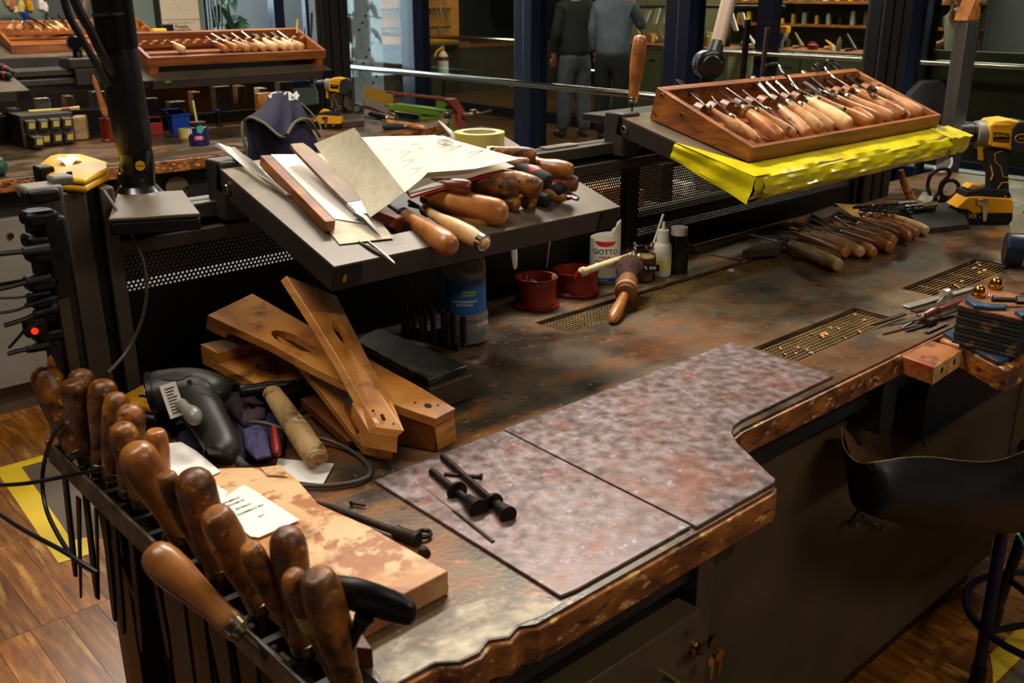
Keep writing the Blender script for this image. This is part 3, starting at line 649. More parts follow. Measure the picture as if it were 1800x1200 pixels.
TR1 = tray(.737, 1.365, 1.55, 1.325, 1.198, 1.22, 'sloping steel tool tray heaped with file handles and papers', recess=(.135, .575, .055, .31), bolt=(0, .325))
TR2 = tray(1.748, 2.735, 1.55, 1.326, 1.165, 1.233, 'sloping steel tray under the wooden chisel box, its front wrapped in yellow tape', bolt=(0, .37))
TR3 = tray(1.805, 2.796, 4.80, 1.31, 4.45, 1.222, 'sloping grey tray under the far chisel box, a green dot on its front')
TR4 = tray(.36, 1.322, 4.80, 1.29, 4.45, 1.212, 'pale sloping tray with pliers at the left edge')
gd = PY(295, 144, 4.445); link('green_sticker', M().box(gd, (.03, .002, .012)), 'green_paint', TR3[3])
# ----- wooden tool boxes
def toolbox(T, x0, x1, y0, y1, hf, hb, foot, mt, lab, divs=True, screws=False):
    """T: tray frame; wedge-shaped open wooden box lying on the tray"""
    c = T @ V(((x0+x1)/2, (y0+y1)/2, foot))
    t = thing('tool_box', lab, 'tool box', T @ V(((x0+x1)/2, (y0+y1)/2, 0)))
    th = .016; hz = lambda y: foot+hf+(hb-hf)*(y-y0)/(y1-y0)
    R = T
    def side(x):
        return M(R).add([(x+a, y, z) for a in (0, th) for y, z in ((y0, foot+.002), (y1, foot+.002), (y1, hz(y1)), (y0, hz(y0)))],
                        [(3, 2, 1, 0), (4, 5, 6, 7), (0, 1, 5, 4), (1, 2, 6, 5), (2, 3, 7, 6), (3, 0, 4, 7)])
    sl = link('side_board', side(x0), mt, t, bev=.0015)
    link('side_board', side(x1-th), mt, t, bev=.0015)
    link('front_board', M(R).bb(x0+th, x1-th, y0, y0+th*.8, foot+.001, foot+hf), mt, t, bev=.0015)
    link('back_board', M(R).bb(x0+th, x1-th, y1-th*1.6, y1, foot+.001, foot+hb), mt, t, bev=.0015)
    link('bottom_board', M(R).bb(x0+th, x1-th, y0+.01, y1-.01, foot+.0005, foot+.005), 'wood_box_far', t)
    if foot:
        for xx in (x0+.01, x1-.05): link('foot', M(R).bb(xx, xx+.04, y0+.005, y1-.005, 0.001, foot), mt, t)
    if screws:
        for yy, zz in ((.93, .82), (.95, .2), (.70, .58), (.35, .1)):
            y = y0+(y1-y0)*yy; z = foot+.004+(hz(y)-foot)*zz
            link('screw', M(R).lathe([(0, .005), (1, .004)], (x0, y, z), (x0-.002, y, z), 10), 'brass', t)
    # notched rests
    rests = []
    for fy in ((.70, .94) if divs == 2 else (.66,)):
        y = y0+(y1-y0)*fy; z1 = hz(y)-.003
        pts = []; n = 17; w_ = (x1-x0-2*th)/n; xa = x0+th
        poly = [(xa, foot+.006)]
        poly = [(xa, z1)]
        for i in range(n):
            a = xa+i*w_
            poly += [(a+w_*.14, z1), (a+w_*.3, z1-.006), (a+w_*.36, z1-.013), (a+w_*.64, z1-.013), (a+w_*.7, z1-.006), (a+w_*.86, z1)]
        poly += [(x1-th, z1), (x1-th, z1-.028), (xa, z1-.028)]
        m = M(R); k = len(poly)
        holed(m, poly, [], y-.011, y+.011, fmap=lambda a, b_, c_: (a, c_, b_))
        link('notched_rest', m, mt, t, smooth=False); rests.append((y, z1))
    return t, hz
B2 = toolbox(TR2[0], .06, .945, .06, .352, .036, .078, 0.0005, 'wood_box', 'open wooden chisel box full of gouges on the taped tray', 2, True)
B3 = toolbox(TR3[0], .055, .99, .06, .345, .043, .078, .04, 'wood_box_far', 'far wooden chisel box on the upper left, half its slots empty', 1)
# ================================================================= HAND TOOLS
PROF = {'carve': [(0, .45), (.008, .66), (.03, .80), (.1, .93), (.25, 1), (.5, .97), (.72, .8), (.88, .68), (.96, .7), (1, .62)],
        'bulb': [(0, .3), (.012, .55), (.04, .76), (.1, .93), (.19, 1.0), (.33, .98), (.55, .82), (.75, .68), (.9, .66), (.96, .7), (1, .62)],
        'round': [(0, .18), (.01, .4), (.035, .66), (.08, .88), (.16, 1), (.4, .99), (.7, .86), (.9, .72), (1, .66)],
        'slim': [(0, .3), (.02, .5), (.06, .7), (.3, 1), (.55, .9), (.8, .6), (1, .5)],
        'hex': [(0, .8), (.01, .9), (.04, 1), (.6, 1), (.9, .85), (1, .7)],
        'ringed': [(0, .72), (.01, .84), (.02, .86), (.09, .86), (.11, .95), (.3, 1), (.6, .95), (.85, .8), (1, .7)]}
def tool(label, A, B, C=None, r=.012, mt='handle_mid', prof='carve', bt='flat', bw=.008, path=None, up=(0, 0, 1), group=None, ring=None, cat='chisel', name='wood_chisel',
         bm='blade', bth=.0022, ferr=True, flat=(1, 1), fm='gold_steel', fl=.014):
    A, B = V(A), V(B); d = (B-A).normalized(); t = thing(name, label, cat, (A+B)/2-V((0, 0, r)), group)
    n = 6 if prof == 'hex' else 18
    h = link('handle', M().lathe([(u, k*r) for u, k in PROF[prof]], A, B, n, flat, up=up), mt, t, ang=50 if n > 6 else 20)
    if ring: link('handle_ring', M().lathe([(0, r*.9), (1, r*.93)], A+(B-A)*ring[0], A+(B-A)*(ring[0]+.07), 18), ring[1], h)
    if ferr: link('ferrule', M().lathe([(0, r*.60), (.1, r*.66), (.55, r*.62), (.6, r*.66), (1, r*.5)], B-d*.002, B+d*fl, 16), fm, t)
    if C is None: return t
    C = V(C); pts = [B+d*(fl*.8)]+([V(p) for p in path] if path else [])+[C]
    if bt == 'flat':
        e = (C-pts[0]); L = e.length; T = frm(pts[0], e, up); k = M(T)
        nk = min(.25*L, .03)
        o = [(0, .0022), (nk, .003), (nk*1.4, bw*.42), (nk*2, bw*.5), (L-bw*.1, bw*.5), (L, bw*.5)]
        k.prism([(x, -y) for x, y in o]+[(x, y) for x, y in o[::-1]], -bth/2, bth/2); link('blade', k, bm, t, bev=.0004)
    elif bt == 'point':
        e = (C-pts[0]); L = e.length; T = frm(pts[0], e, up); k = M(T)
        k.prism([(0, -bw*.5), (L*.7, -bw*.5), (L, 0), (L*.85, bw*.45), (0, bw*.5)], -bth/2, bth/2); link('blade', k, bm, t, bev=.0004)
    elif bt == 'gouge':
        e = (C-pts[0]); L = e.length; T = frm(pts[0], e, up); k = M(); rows = []; N_ = 8
        for i in range(9):
            u = i/8; x = L*u; ww = .0035+(bw*.5-.0035)*min(1, max(0, (u-.1)/.75)); sg = ww*.55*min(1, u*1.6); rows.append((x, ww, sg))
        for side in (0, 1):
            for x, ww, sg in rows:
                for j in range(N_+1): a = -1+2*j/N_; k.v.append(T @ V((x, ww*a, sg*(a*a)-side*.0018-(.0015 if x < .02 else 0)*side)))
        W = N_+1; H = 9*W
        for i in range(8):
            for j in range(N_): a = i*W+j; k.f += [[a, a+1, a+1+W, a+W], [a+H, a+W+H, a+1+W+H, a+1+H]]
        ringi = list(range(W))+[i*W+N_ for i in range(1, 9)]+[8*W+N_-j for j in range(1, W)]+[i*W for i in range(7, 0, -1)]
        for i in range(len(ringi)): a, b_ = ringi[i], ringi[(i+1) % len(ringi)]; k.f.append([a, a+H, b_+H, b_])
        link('blade', k, bm, t)
    elif bt == 'rod': link('blade', M().tube(curve(pts, 6) if len(pts) > 2 else pts, [bw*.5]*(len(curve(pts, 6)) if len(pts) > 2 else 2), 8), bm, t)
    return t
# ---- the chisels in the near box, px of butt, ferrule, tip
T2F = TR2[0]; NT = V((T2F[0][2], T2F[1][2], T2F[2][2]))
def b2(px, py, h): return T2(px, py, h)
GB = [
 ((1322, 243), (1250, 192), (1192, 140), 9.5, 'handle_tan', 'slim', 'flat', 11, 'flat chisel with lathe-turned brown handle, leftmost in the near box', None),
 ((1336, 249), (1290, 208), (1250, 168), 8, 'handle_tan', 'slim', 'point', 6, 'slim skew knife with a pointed tan handle, second from left in the near box', None),
 ((1374, 243), (1310, 194), (1263, 159), 13.5, 'handle_mid', 'carve', 'flat', 7, 'thick brown-handled gouge with a long shiny ferrule in the near box', None),
 ((1398, 238), (1335, 196), (1277, 156), 10, 'handle_tan', 'bulb', 'rod', 5, 'narrow chisel with pale bulbous handle right of the thick brown one', None),
 ((1403, 234), (1353, 195), (1305, 158), 7.5, 'handle_red', 'slim', 'rod', 4, 'thin dark-red handled chisel in the near box', None),
 ((1420, 236), (1374, 192), (1316, 136), 12, 'handle_tan', 'carve', 'gouge', 18, 'wide gouge with dark polished blade and faceted tan handle, third group from left', None),
 ((1446, 231), (1389, 184), (1333, 137), 12, 'handle_tan', 'carve', 'gouge', 13, 'wide gouge beside the widest dark-bladed one, brown handle', None),
 ((1464, 226), (1411, 187), (1353, 137), 11, 'handle_tan', 'carve', 'gouge', 10, 'medium gouge with brown handle left of the pale handled tool', None),
 ((1494, 221), (1424, 178), (1347, 114), 14, 'handle_light', 'carve', 'rod', 5, 'pale whitewood-handled bent hook tool at the middle of the near box', [(1390, 148), (1378, 130), (1366, 113)]),
 ((1531, 219), (1440, 176), (1365, 127), 11.5, 'handle_mid', 'bulb', 'rod', 5, 'brown-handled hooked scraper behind the whitewood handle', [(1404, 158), (1385, 135)]),
 ((1530, 216), (1483, 193), (1407, 147), 9, 'handle_light', 'bulb', 'gouge', 19, 'broad bright gouge with a short splintered handle', None),
 ((1536, 217), (1468, 173), (1415, 144), 11.5, 'handle_mid', 'bulb', 'gouge', 8, 'dark-waisted brown handle with a thin gouge, right of the broad bright one', None),
 ((1550, 212), (1472, 175), (1412, 126), 12, 'handle_mid', 'bulb', 'rod', 8, 'brown-handled gouge with a round tubular shank', None),
 ((1572, 210), (1493, 172), (1431, 117), 11.5, 'handle_tan', 'bulb', 'rod', 6, 'tan-handled tool with a dull bronze bent shank', [(1448, 138), (1430, 122), (1438, 112)]),
 ((1592, 207), (1510, 163), (1443, 116), 13, 'handle_mid', 'bulb', 'rod', 5, 'darker brown bulbous handle with two-bend bright shank', [(1470, 140), (1447, 118)]),
 ((1600, 205), (1539, 170), (1449, 112), 8, 'handle_light', 'slim', 'rod', 6, 'thin cream-coloured handle with bright long shank, second from right', [(1500, 144), (1462, 116), (1452, 112)]),
 ((1621, 201), (1545, 158), (1454, 110), 11, 'handle_tan', 'bulb', 'rod', 5, 'rightmost tan bulbous handle in the near box with hooked shank', [(1500, 131), (1466, 108), (1456, 106)])]
for i, (a, b_, c, r, mt, pf, bt, bw, lb, pth) in enumerate(GB):
    hA, hB, hC = .026, .052, .076
    if pth: hA = .030
    A = b2(*a, hA); B = b2(*b_, hB+(.006 if i % 3 == 0 else 0)); C = b2(*c, hC+(.022 if pth else 0))
    path = [b2(x, y, hB+(hC+.018-hB)*(j+1)/(len(pth)+.5)) for j, (x, y) in enumerate(pth)] if pth else None
    k = rpx(B, 1)
    tool(lb, A, B, C, r*k, mt, pf, bt, bw*k, path, group='chisels in the near wooden box', ring=(.93, 'handle_dark') if i == 2 else None, cat='chisel' if bt != 'rod' else 'carving tool', up=NT)
# ---- far box chisels
T3F = TR3[0]; N3 = V((T3F[0][2], T3F[1][2], T3F[2][2]))
def T3(x, y, h): return PL(x, y, (1.805, 4.8, 1.31), (0, -.088, .35), h)
far_t = [((325, 90), (305, 78), (291, 68), 7, 'handle_light', 'flat', 4, 'lone chisel on the left half of the far box'),
         ((400, 89), (380, 77), (361, 64), 6, 'handle_mid', 'rod', 4, 'dark-necked small chisel, first of the right-hand group in the far box'),
         ((418, 88), (397, 75), (371, 60), 7, 'handle_mid', 'rod', 4, 'second chisel of the right-hand group in the far box'),
         ((440, 88), (413, 75), (382, 53), 7, 'handle_tan', 'flat', 6, 'broad-bladed third chisel of the far box group'),
         ((452, 87), (434, 77), (407, 59), 7, 'handle_tan', 'rod', 3, 'fourth chisel of the far group with thin shank'),
         ((467, 87), (448, 74), (423, 55), 7, 'handle_light', 'rod', 4, 'fifth chisel of the far group with straw handle'),
         ((487, 87), (464, 72), (437, 52), 8, 'handle_light', 'flat', 9, 'wide white-bladed chisel in the far box'),
         ((505, 86), (482, 72), (462, 59), 7, 'handle_light', 'rod', 4, 'seventh chisel of the far group, just right of the wide white blade'),
         ((518, 86), (497, 72), (473, 53), 8, 'handle_light', 'flat', 5, 'eighth chisel of the far group with narrow bright blade'),
         ((533, 86), (513, 74), (488, 56), 8, 'handle_light', 'rod', 5, 'last chisel at the right end of the far box')]
for a, b_, c, r, mt, bt, bw, lb in far_t:
    A, B, C = T3(*a, .062), T3(*b_, .085), T3(*c, .112); k = rpx(B, 1)
    tool(lb, A, B, C, r*k, mt, 'carve', bt, bw*k, group='chisels in the far wooden box', up=N3, ferr=True)
# tools standing upright behind the far box's right end
for i, (x, y0, y1, w_, mt, lb) in enumerate(((522, 68, 34, 4, 'label_yellow', 'banded thin tool standing at the right end of the far box'), (535, 68, 48, 2, 'rusty', 'short dark pin standing in the far box end'), (547, 80, 22, 4, 'file_steel', 'tall slender dark file standing at the far box end'))):
    a = T3(x, min(y0+14, 84), .046); b_ = PY(x+1, y1, a.y); r = rpx(a, w_/2)
    t = thing('needle_file', lb, 'file', a); link('shank', M().tube([a, a+(b_-a)*.5], r*.7, 8), 'file_steel', t); link('blade', M().tube([a+(b_-a)*.5, b_], r, 8), mt, t)
# ================================================================= FILES IN THE RACK (front left)
rk = thing('file_rack', 'narrow steel rack strip bolted along the left bench edge, full of files', 'rack', (.40, 1.1, .93))
RX0, RX1 = .385, .44
hl = []
RKY0, RKY1 = .62, 1.485
m = M(); m.bb(RX0-.004, RX0, RKY0, RKY1, .915, .952); m.bb(RX1, RX1+.003, RKY0, RKY1, .915, .948); link('rail', m, 'bare_steel', rk, bev=.0015)
m = M()
slots = [(.63+i*.05) for i in range(17)]
holed(m, rect(RX0, RX1, RKY0, RKY1), [rect(RX0+.008, RX1-.008, y+.005, y+.045) for y in slots], .936, .94); link('slotted_plate', m, 'frame_dark', rk, smooth=False)
def rackfile(label, top, r, L, mt, prof, bx=.412, by=None, ztop=None, bl=.22, bwid=.018, tilt=None, base=None, ring=None, fr=True, ztb=.958):
    """top px of the butt end; L handle length; the base sits on the rack plate"""
    z = ztb+L*.985; T = P(top[0], top[1]+r*.25, z)
    if base: B = V(base)
    else: B = V((bx, T.y+(by or .0), ztb))
    k = rpx(T, 1); t = thing('wood_handled_file', label, 'file', B-V((0, 0, .02)), 'files standing in the rack'); R_ = r*k
    link('handle', M().lathe([(u, q*R_) for u, q in PROF[prof]], T, B, 20), mt, t, ang=50)
    d = (B-T).normalized(); 
    link('ferrule', M().lathe([(0, R_*.62), (.1, R_*.68), (.8, R_*.66), (1, R_*.45)], B-d*.001, B+d*.014, 16), 'gold_steel', t)
    dd = V((d.x*.3, d.y*.3, -1)).normalized() if not base else d
    e = B+d*.014; m = M(); e2 = e+dd*.03
    m.tube([e, e2], [.004, .006], 6); T_ = frm(e2, dd, (1, 0, .01)); m2 = M(T_); m2.prism([(0, -bwid*.4), (.02, -bwid*.5), (bl*.8, -bwid*.5), (bl, -bwid*.25), (bl, bwid*.25), (bl*.8, bwid*.5), (.02, bwid*.5), (0, bwid*.4)], -.0025, .0025)
    link('tang', m, 'rusty', t); link('blade', m2, 'file_steel', t, bev=.0006)
    if ring: link('handle_label', M().lathe([(0, R_*.99), (1, R_*.93)], T+(B-T)*ring[0], T+(B-T)*ring[1], 20), ring[2], t)
    return t
HD = 'handle_dark'
rackfile('tall leaning file handle at the rear-left end of the rack', (73, 636), 27, .125, HD, 'round', base=(.400, 1.405, .958))
rackfile('rearmost rounded handle peeping out behind the others', (113, 608), 27, .125, HD, 'round', by=.0)
rackfile('handle half hidden right behind the flat-topped one at rear', (143, 642), 24, .12, HD, 'round')
rackfile('straight file handle with pale flat worn top near the rear', (127, 662), 25, .12, HD, 'carve')
rackfile('dark slim handle, fifth in the rack, with orange glints', (182, 661), 26, .125, HD, 'bulb')
rackfile('shiny-topped handle tight behind the fifth one', (206, 683), 23, .118, HD, 'round')
rackfile('brown handle below the yellow battery, middle rear of the rack', (230, 704), 26, .12, HD, 'round')
rackfile('short handle with bright highlight at its top', (211, 738), 26, .115, HD, 'bulb')
rackfile('orange handle with black stamped flat end, beside the white card', (273, 750), 21, .105, 'handle_mid', 'carve', bx=.43)
rackfile('large smooth caramel handle in the middle of the rack', (232, 775), 35, .135, 'handle_mid', 'bulb')
rackfile('small handle with pinkish worn top between two big ones', (290, 827), 21, .12, HD, 'carve')
rackfile('big mottled round-topped handle over the white tag', (336, 817), 35, .135, HD, 'round')
rackfile('wide reddish handle, cracked top, right of the big mottled one', (376, 890), 33, .13, HD, 'carve')
rackfile('slim dark handle third from the front', (437, 953), 24, .125, HD, 'carve')
rackfile('nearly black tall handle in front of the plank', (502, 921), 34, .14, 'handle_dark', 'bulb')
rackfile('handle with a pale paper label wrapped round it', (512, 998), 28, .135, HD, 'bulb', ring=(.26, .50, 'label_yellow'))
rackfile('frontmost large orange-brown handle with flat worn top', (556, 998), 38, .14, HD, 'carve')
# fat handle leaning out over the rail
a = P(262, 965, 1.035); b_ = P(408, 1098, .972)
tool('fat caramel handle leaning outwards over the rack rail', a, b_, b_+(b_-a).normalized()*.075-V((-.02, 0, .03)), rpx(a, 33), 'handle_mid', 'bulb', 'flat', .012, group='files standing in the rack', cat='file', name='wood_handled_file', bm='file_steel', fl=.016)
# more blades hanging under the rack
for i, (px, y0, y1, w_) in enumerate(((136, 872, 1052, 14), (168, 892, 1055, 9))):
    a = PX(px-3, y0, .40); b_ = PX(px+4, y1, .40); k = rpx(a, 1)
    t = single('hanging_file', M().hexa([a+V((0, .0, 0)), a+V((.003, 0, 0)), a+V((.003, -w_*k*1.3, 0)), a+V((0, -w_*k*1.3, 0))], [b_, b_+V((.003, 0, 0)), b_+V((.003, -w_*k*.5, .005)), b_+V((0, -w_*k*.5, .005))]), 'file_steel',
               ('wide' if i == 0 else 'narrow')+' dark file blade hanging below the rack over the floor', 'file')
# wide dark flat bars hanging beneath the rack (side of the bench)
for i, (y, w_, z) in enumerate(((1.10, .05, .30), (1.03, .03, .35), (.97, .035, .3), (.90, .04, .32), (.82, .035, .35), (.75, .04, .3), (.69, .045, .3))):
    single('steel_rasp', M().bb(.404, .409, y-w_/2, y+w_/2, z, .925), 'file_steel' if i % 2 else 'panel_brown', ('long flat rasp hanging below the rack, number of places from the rear: '+['first', 'second', 'third', 'fourth', 'fifth', 'sixth', 'seventh'][i]), 'rasp', group='rasps hanging below the rack')
# black T-handled scraper
a, b_ = P(592, 1040, 1.06), P(722, 1078, 1.05); mid = a*.45+b_*.55
t = thing('scraper', 'black plastic T-handled scraper leaning across the front handles', 'scraper', P(610, 1170, .95))
pts = curve([P(572, 1033, 1.06), P(605, 1040, 1.062), P(650, 1052, 1.06), P(700, 1070, 1.05), P(731, 1083, 1.046)], 5); k = rpx(a, 1)
link('grip', M().tube(pts, [k*v for v in ([20, 26, 28, 29, 30, 31, 32, 33, 33, 33, 33, 33, 32, 32, 31, 31, 29, 27, 24, 19, 8])[:len(pts)]], 16, flat=(.62, 1)), 'black_satin', t)
j = P(640, 1085, 1.045); e = P(585, 1210, .955)
link('stem_collar', M().lathe([(0, .010), (1, .007)], j, j+(e-j)*.16, 12), 'black_satin', t)
link('stem', M().tube([j+(e-j)*.12, e], [.0048, .004], 10), 'blade_dark', t)
# ================================================================= TRAY 1 CONTENTS
EX, EY = V((1, 0, 0)), V((0, -.3, -.09)).normalized()
T1F = TR1[0]; N1 = V((T1F[0][2], T1F[1][2], T1F[2][2]))
hs = [  # butt px, far end px, r px, mat, profile, height butt, height far, label, kwargs
 ((703, 396), (640, 372), 17, 'handle_red', 'hex', .005, .0, 'dark red hexagonal handle, leftmost in the tray heap', {}),
 ((797, 436), (712, 380), 22, 'handle_mid', 'bulb', .014, .002, 'plump orange handle hanging over the tray front edge', {}),
 ((858, 431), (752, 372), 17, 'handle_light', 'slim', .016, .006, 'pale yellow handle with steel ferrule on its near end', dict(ring=(.06, 'chrome'))),
 ((860, 396), (765, 372), 14, 'handle_dark', 'round', .0, -.008, 'small brown handle between the pale one and the big one', {}),
 ((893, 378), (755, 345), 25, 'handle_mid', 'round', .020, .018, 'biggest brown handle in the middle of the heap', {}),
 ((916, 326), (812, 318), 26, 'handle_dark', 'round', .040, .036, 'thick very dark handle lying directly below the papers', {}),
 ((828, 331), (770, 322), 15, 'handle_red', 'carve', .050, .045, 'reddish short handle tucked under the paper edge', {}),
 ((951, 334), (878, 306), 20, 'handle_dark', 'carve', .046, .05, 'grooved brown handle right of the very dark one', {}),
 ((914, 362), (870, 350), 15, 'handle_dark', 'round', .012, .01, 'small round butt poking out right of the biggest handle', {}),
 ((932, 358), (908, 326), 17, 'handle_dark', 'carve', .012, .01, 'flat-ended brown butt in the front row of the heap', {}),
 ((996, 348), (930, 335), 12, 'handle_mid', 'slim', .012, .008, 'slim orange handle at the front right of the heap', {}),
 ((942, 275), (868, 266), 15, 'handle_dark', 'carve', .066, .06, 'uppermost dark handle beside the masking tape roll', {}),
 ((932, 292), (890, 284), 14, 'handle_dark', 'round', .056, .05, 'small handle end just below the uppermost handle', {}),
 ((1006, 303), (945, 288), 17, 'handle_mid', 'carve', .056, .05, 'orange handle with a dark ferrule ring and flat end, far right of the heap', dict(ring=(.08, 'blade_dark'))),
 ((1016, 324), (975, 318), 15, 'handle_dark', 'carve', .036, .03, 'dark rightmost handle end below the ringed one', {})]
for a, b_, r, mt, pf, ha, hb, lb, kw in hs:
    A, B = T1(*a, ha), T1(*b_, hb); k = rpx(A, 1)
    d = (B-A).normalized()
    tool(lb, A, B, B+d*.05, r*k, mt, pf, 'rod', .006, group='handles heaped in the near tray', cat='file', name='wood_handled_file', up=N1, bm='file_steel', fm='blade_dark' if pf == 'bulb' else 'gold_steel', **kw)
def grip(label, a, b_, r, ha, hb, c1, c2):
    A, B = T1(*a, ha), T1(*b_, hb); k = rpx(A, 1)*r; t = thing('screwdriver', label, 'screwdriver', (A+B)/2-V((0, 0, k)), 'screwdrivers in the near tray')
    h = link('grip', M().lathe([(0, k*.5), (.03, k*.82), (.1, k), (.5, k*.95), (.75, k*.7), (1, k*.6)], A, B, 16), c1, t)
    if c2:
        s = (CAM-A).normalized()
        link('inlay', M().lathe([(0, k*.3), (.1, k*.75), (.45, k*.92), (.9, k*.6), (1, k*.2)], A+(B-A)*.18+N1*k*.18, A+(B-A)*.72+N1*k*.16, 12), c2, h)
    link('shaft', M().tube([B, B+(B-A).normalized()*.06], .003, 8), 'blade', t)
MT['red_grip'] = mat('red_grip', 'b02418', rough=.4)
grip('red and black screwdriver grip, upper one of two in the heap', (965, 322), (902, 288), 17, .05, .05, 'rubber', 'red_grip')
grip('red and black screwdriver grip, lower one near the tray recess edge', (992, 338), (950, 318), 14, .022, .02, 'rubber', 'red_grip')
grip('plain black screwdriver grip in the front row', (966, 356), (925, 344), 15, .008, .004, 'rubber', None)
grip('dark blue small screwdriver grip at the right corner of the recess', (1016, 356), (990, 346), 9, -.004, -.006, 'jar_blue', 'red_grip')
# ---- papers
def wob(a, s=1): return lambda u, v: a*(math.sin(u*5*s+1)+math.sin(v*4*s+u*3))*.5
def paper(name, c, mt, label, cat='paper', f=None, nu=8, nv=8, th=.0006, **kw):
    return single(name, M().sheet([T1(x, y, h) for x, y, h in c], nu, nv, th, f), mt, label, cat, **kw)
paper('backing_card', [(470, 274, .0025), (575, 270, .0025), (692, 418, .0035), (597, 429, .0025)], 'card_beige', 'pale card under the large file, its front corner beside the small tangs', 'card')
pp = paper('paper_sheet', [(476, 271, .0055), (558, 271, .006), (640, 392, .006), (588, 384, .0045)], 'paper_white', 'white sheet in a sleeve between the wooden strip and the large file')
# sheets spread over the handles
stack = [((640, 244, .050), (775, 240, .080), (868, 306, .060), (722, 349, .034), 'paper_red', 'red folder edge lowest in the paper pile'),
         ((640, 243, .052), (780, 239, .082), (868, 300, .064), (722, 345, .037), 'paper_white', 'white sheet just above the red folder'),
         ((700, 243, .050), (780, 241, .074), (866, 298, .0655), (770, 326, .048), 'paper_lime', 'lime green folder edge in the paper pile'),
         ((640, 243, .055), (782, 238, .086), (905, 291, .072), (720, 340, .040), 'paper', 'slightly creased sheet below the top drawing'),]
for i, (a, b_, c, d, mt, lb) in enumerate(stack): paper('paper_sheet', [a, b_, c, d], mt, lb, f=wob(.002, 1+i*.3), group='papers on the near tray')
pa = single('paper_sheet', M().sheet([T1(636, 242, .058), T1(762, 237, .090), T1(752, 303, .066), T1(712, 338, .043)], 8, 8, .0006, wob(.002)).sheet([T1(762, 237, .090), T1(915, 278, .086), T1(838, 296, .075), T1(752, 303, .066)], 8, 8, .0006, wob(.001)), 'paper', 'large creased white drawing on top of the pile', 'paper', group='papers on the near tray')
# faint pencil lines and small print on the drawing
def onpaper(x, y, h): return T1(x, y, h)
for i, (x, y, w_, h) in enumerate(((722, 254, 20, .083), (734, 261, 12, .080), (700, 268, 26, .070), (705, 283, 40, .066), (720, 297, 30, .064), (790, 258, 30, .0875), (820, 268, 40, .0865), (676, 262, 14, .066))):
    a = T1(x, y, h); link('pencil_line', M().sheet([a, a+EX*rpx(a, w_), a+EX*rpx(a, w_)+EY*.001, a+EY*.001], 2, 1, .0003), 'print_grey', pa)
a = T1(782, 250, .0895)
link('stamp', M().tube([a+EX*(.014*math.cos(q))+EY*(.012*math.sin(q)) for q in [i*PI/8 for i in range(17)]], .0006, 4), 'print_grey', pa)
text('VB', .016, facing(a, N1, -EY), 'print_grey', pa, th=.001)
paper('sandpaper_sheet', [(552, 253, .014), (622, 224, .085), (711, 337, .062), (651, 382, .018)], 'card_beige', 'stiff beige abrasive sheet leaning on the paper pile', 'sandpaper', f=wob(.001))
# transparent sleeve, crumpled
single('plastic_sleeve', M().sheet([T1(376, 256, .012), T1(412, 257, .020), T1(512, 343, .012), T1(500, 340, .004)], 10, 24, .0004, lambda u, v: .004*math.sin(v*9+u*4)+.003*math.sin(u*7+v*3)), 'plastic_sleeve', 'crumpled transparent plastic sleeve at the back left of the tray', 'sleeve')
single('plastic_sleeve', M().sheet([T1(380, 258, .010), T1(404, 259, .012), T1(505, 343, .008), T1(497, 338, .003)], 6, 16, .0004, lambda u, v: .003*math.sin(v*13+u*9)), 'paper', 'rolled pale paper inside the crumpled plastic sleeve', 'paper')
# wooden strip
A, B = T1(465, 282, .012), T1(580, 399, .012); T_ = frm(A, B-A, N1); L = (B-A).length
t = single('wooden_strip', M(T_).bb(0, L, -.0085, .0085, -.008, .010), 'handle_dark', 'square brown hardwood strip lying along the tray left of the big file', 'wood strip', bev=.0008)
t.data.materials.clear(); t.data.materials.append(MT['wood_box'])
# big flat file
A, B = T1(521, 254, .034), T1(640, 368, .016); T_ = frm(A, B-A, N1); L = (B-A).length; w_ = rpx(B, 22)
t = thing('flat_file', 'wide worn steel file with rusty face lying diagonally on the white sheets', 'file', (A+B)/2)
link('blade', M(T_).prism([(0, -w_*.62), (0, w_*.62), (.02, w_*.8), (L*.6, w_), (L*.9, w_), (L*.9, -w_), (L*.6, -w_), (.02, -w_*.8)], -.003, .003), 'rust_blade', t, bev=.001)
link('blade_heel', M(T_).prism([(L*.9, -w_), (L*.9, w_), (L*1.03, w_*1.0), (L*1.04, w_*.5), (L*1.07, w_*.3), (L*1.07, -w_*.5), (L*1.03, -w_)], -.003, .003), 'silver_worn', t, bev=.001)
A2, B2_ = T1(634, 374, .015), T1(668, 414, .008)
link('tang', M().tube([A2+V((-.006, .002, 0)), A2+(B2_-A2)*.25, A2+(B2_-A2)*.6, B2_], [.009, .0085, .006, .002], 8, flat=(1, .5), up=N1), 'blade_dark', t)
A, B = T1(640, 418, .0015), T1(694, 463, .002)
tool('slim steel tang sticking out over the tray front edge', B, A, None, .003, 'silver_worn', 'slim', cat='file', name='file_tang', ferr=False, up=N1)
A, B = T1(630, 425, .0015), T1(671, 449, .002)
tool('short dark tang beside the slim one at the tray front', B, A, None, .004, 'file_steel', 'slim', cat='file', name='file_tang', ferr=False, up=N1)
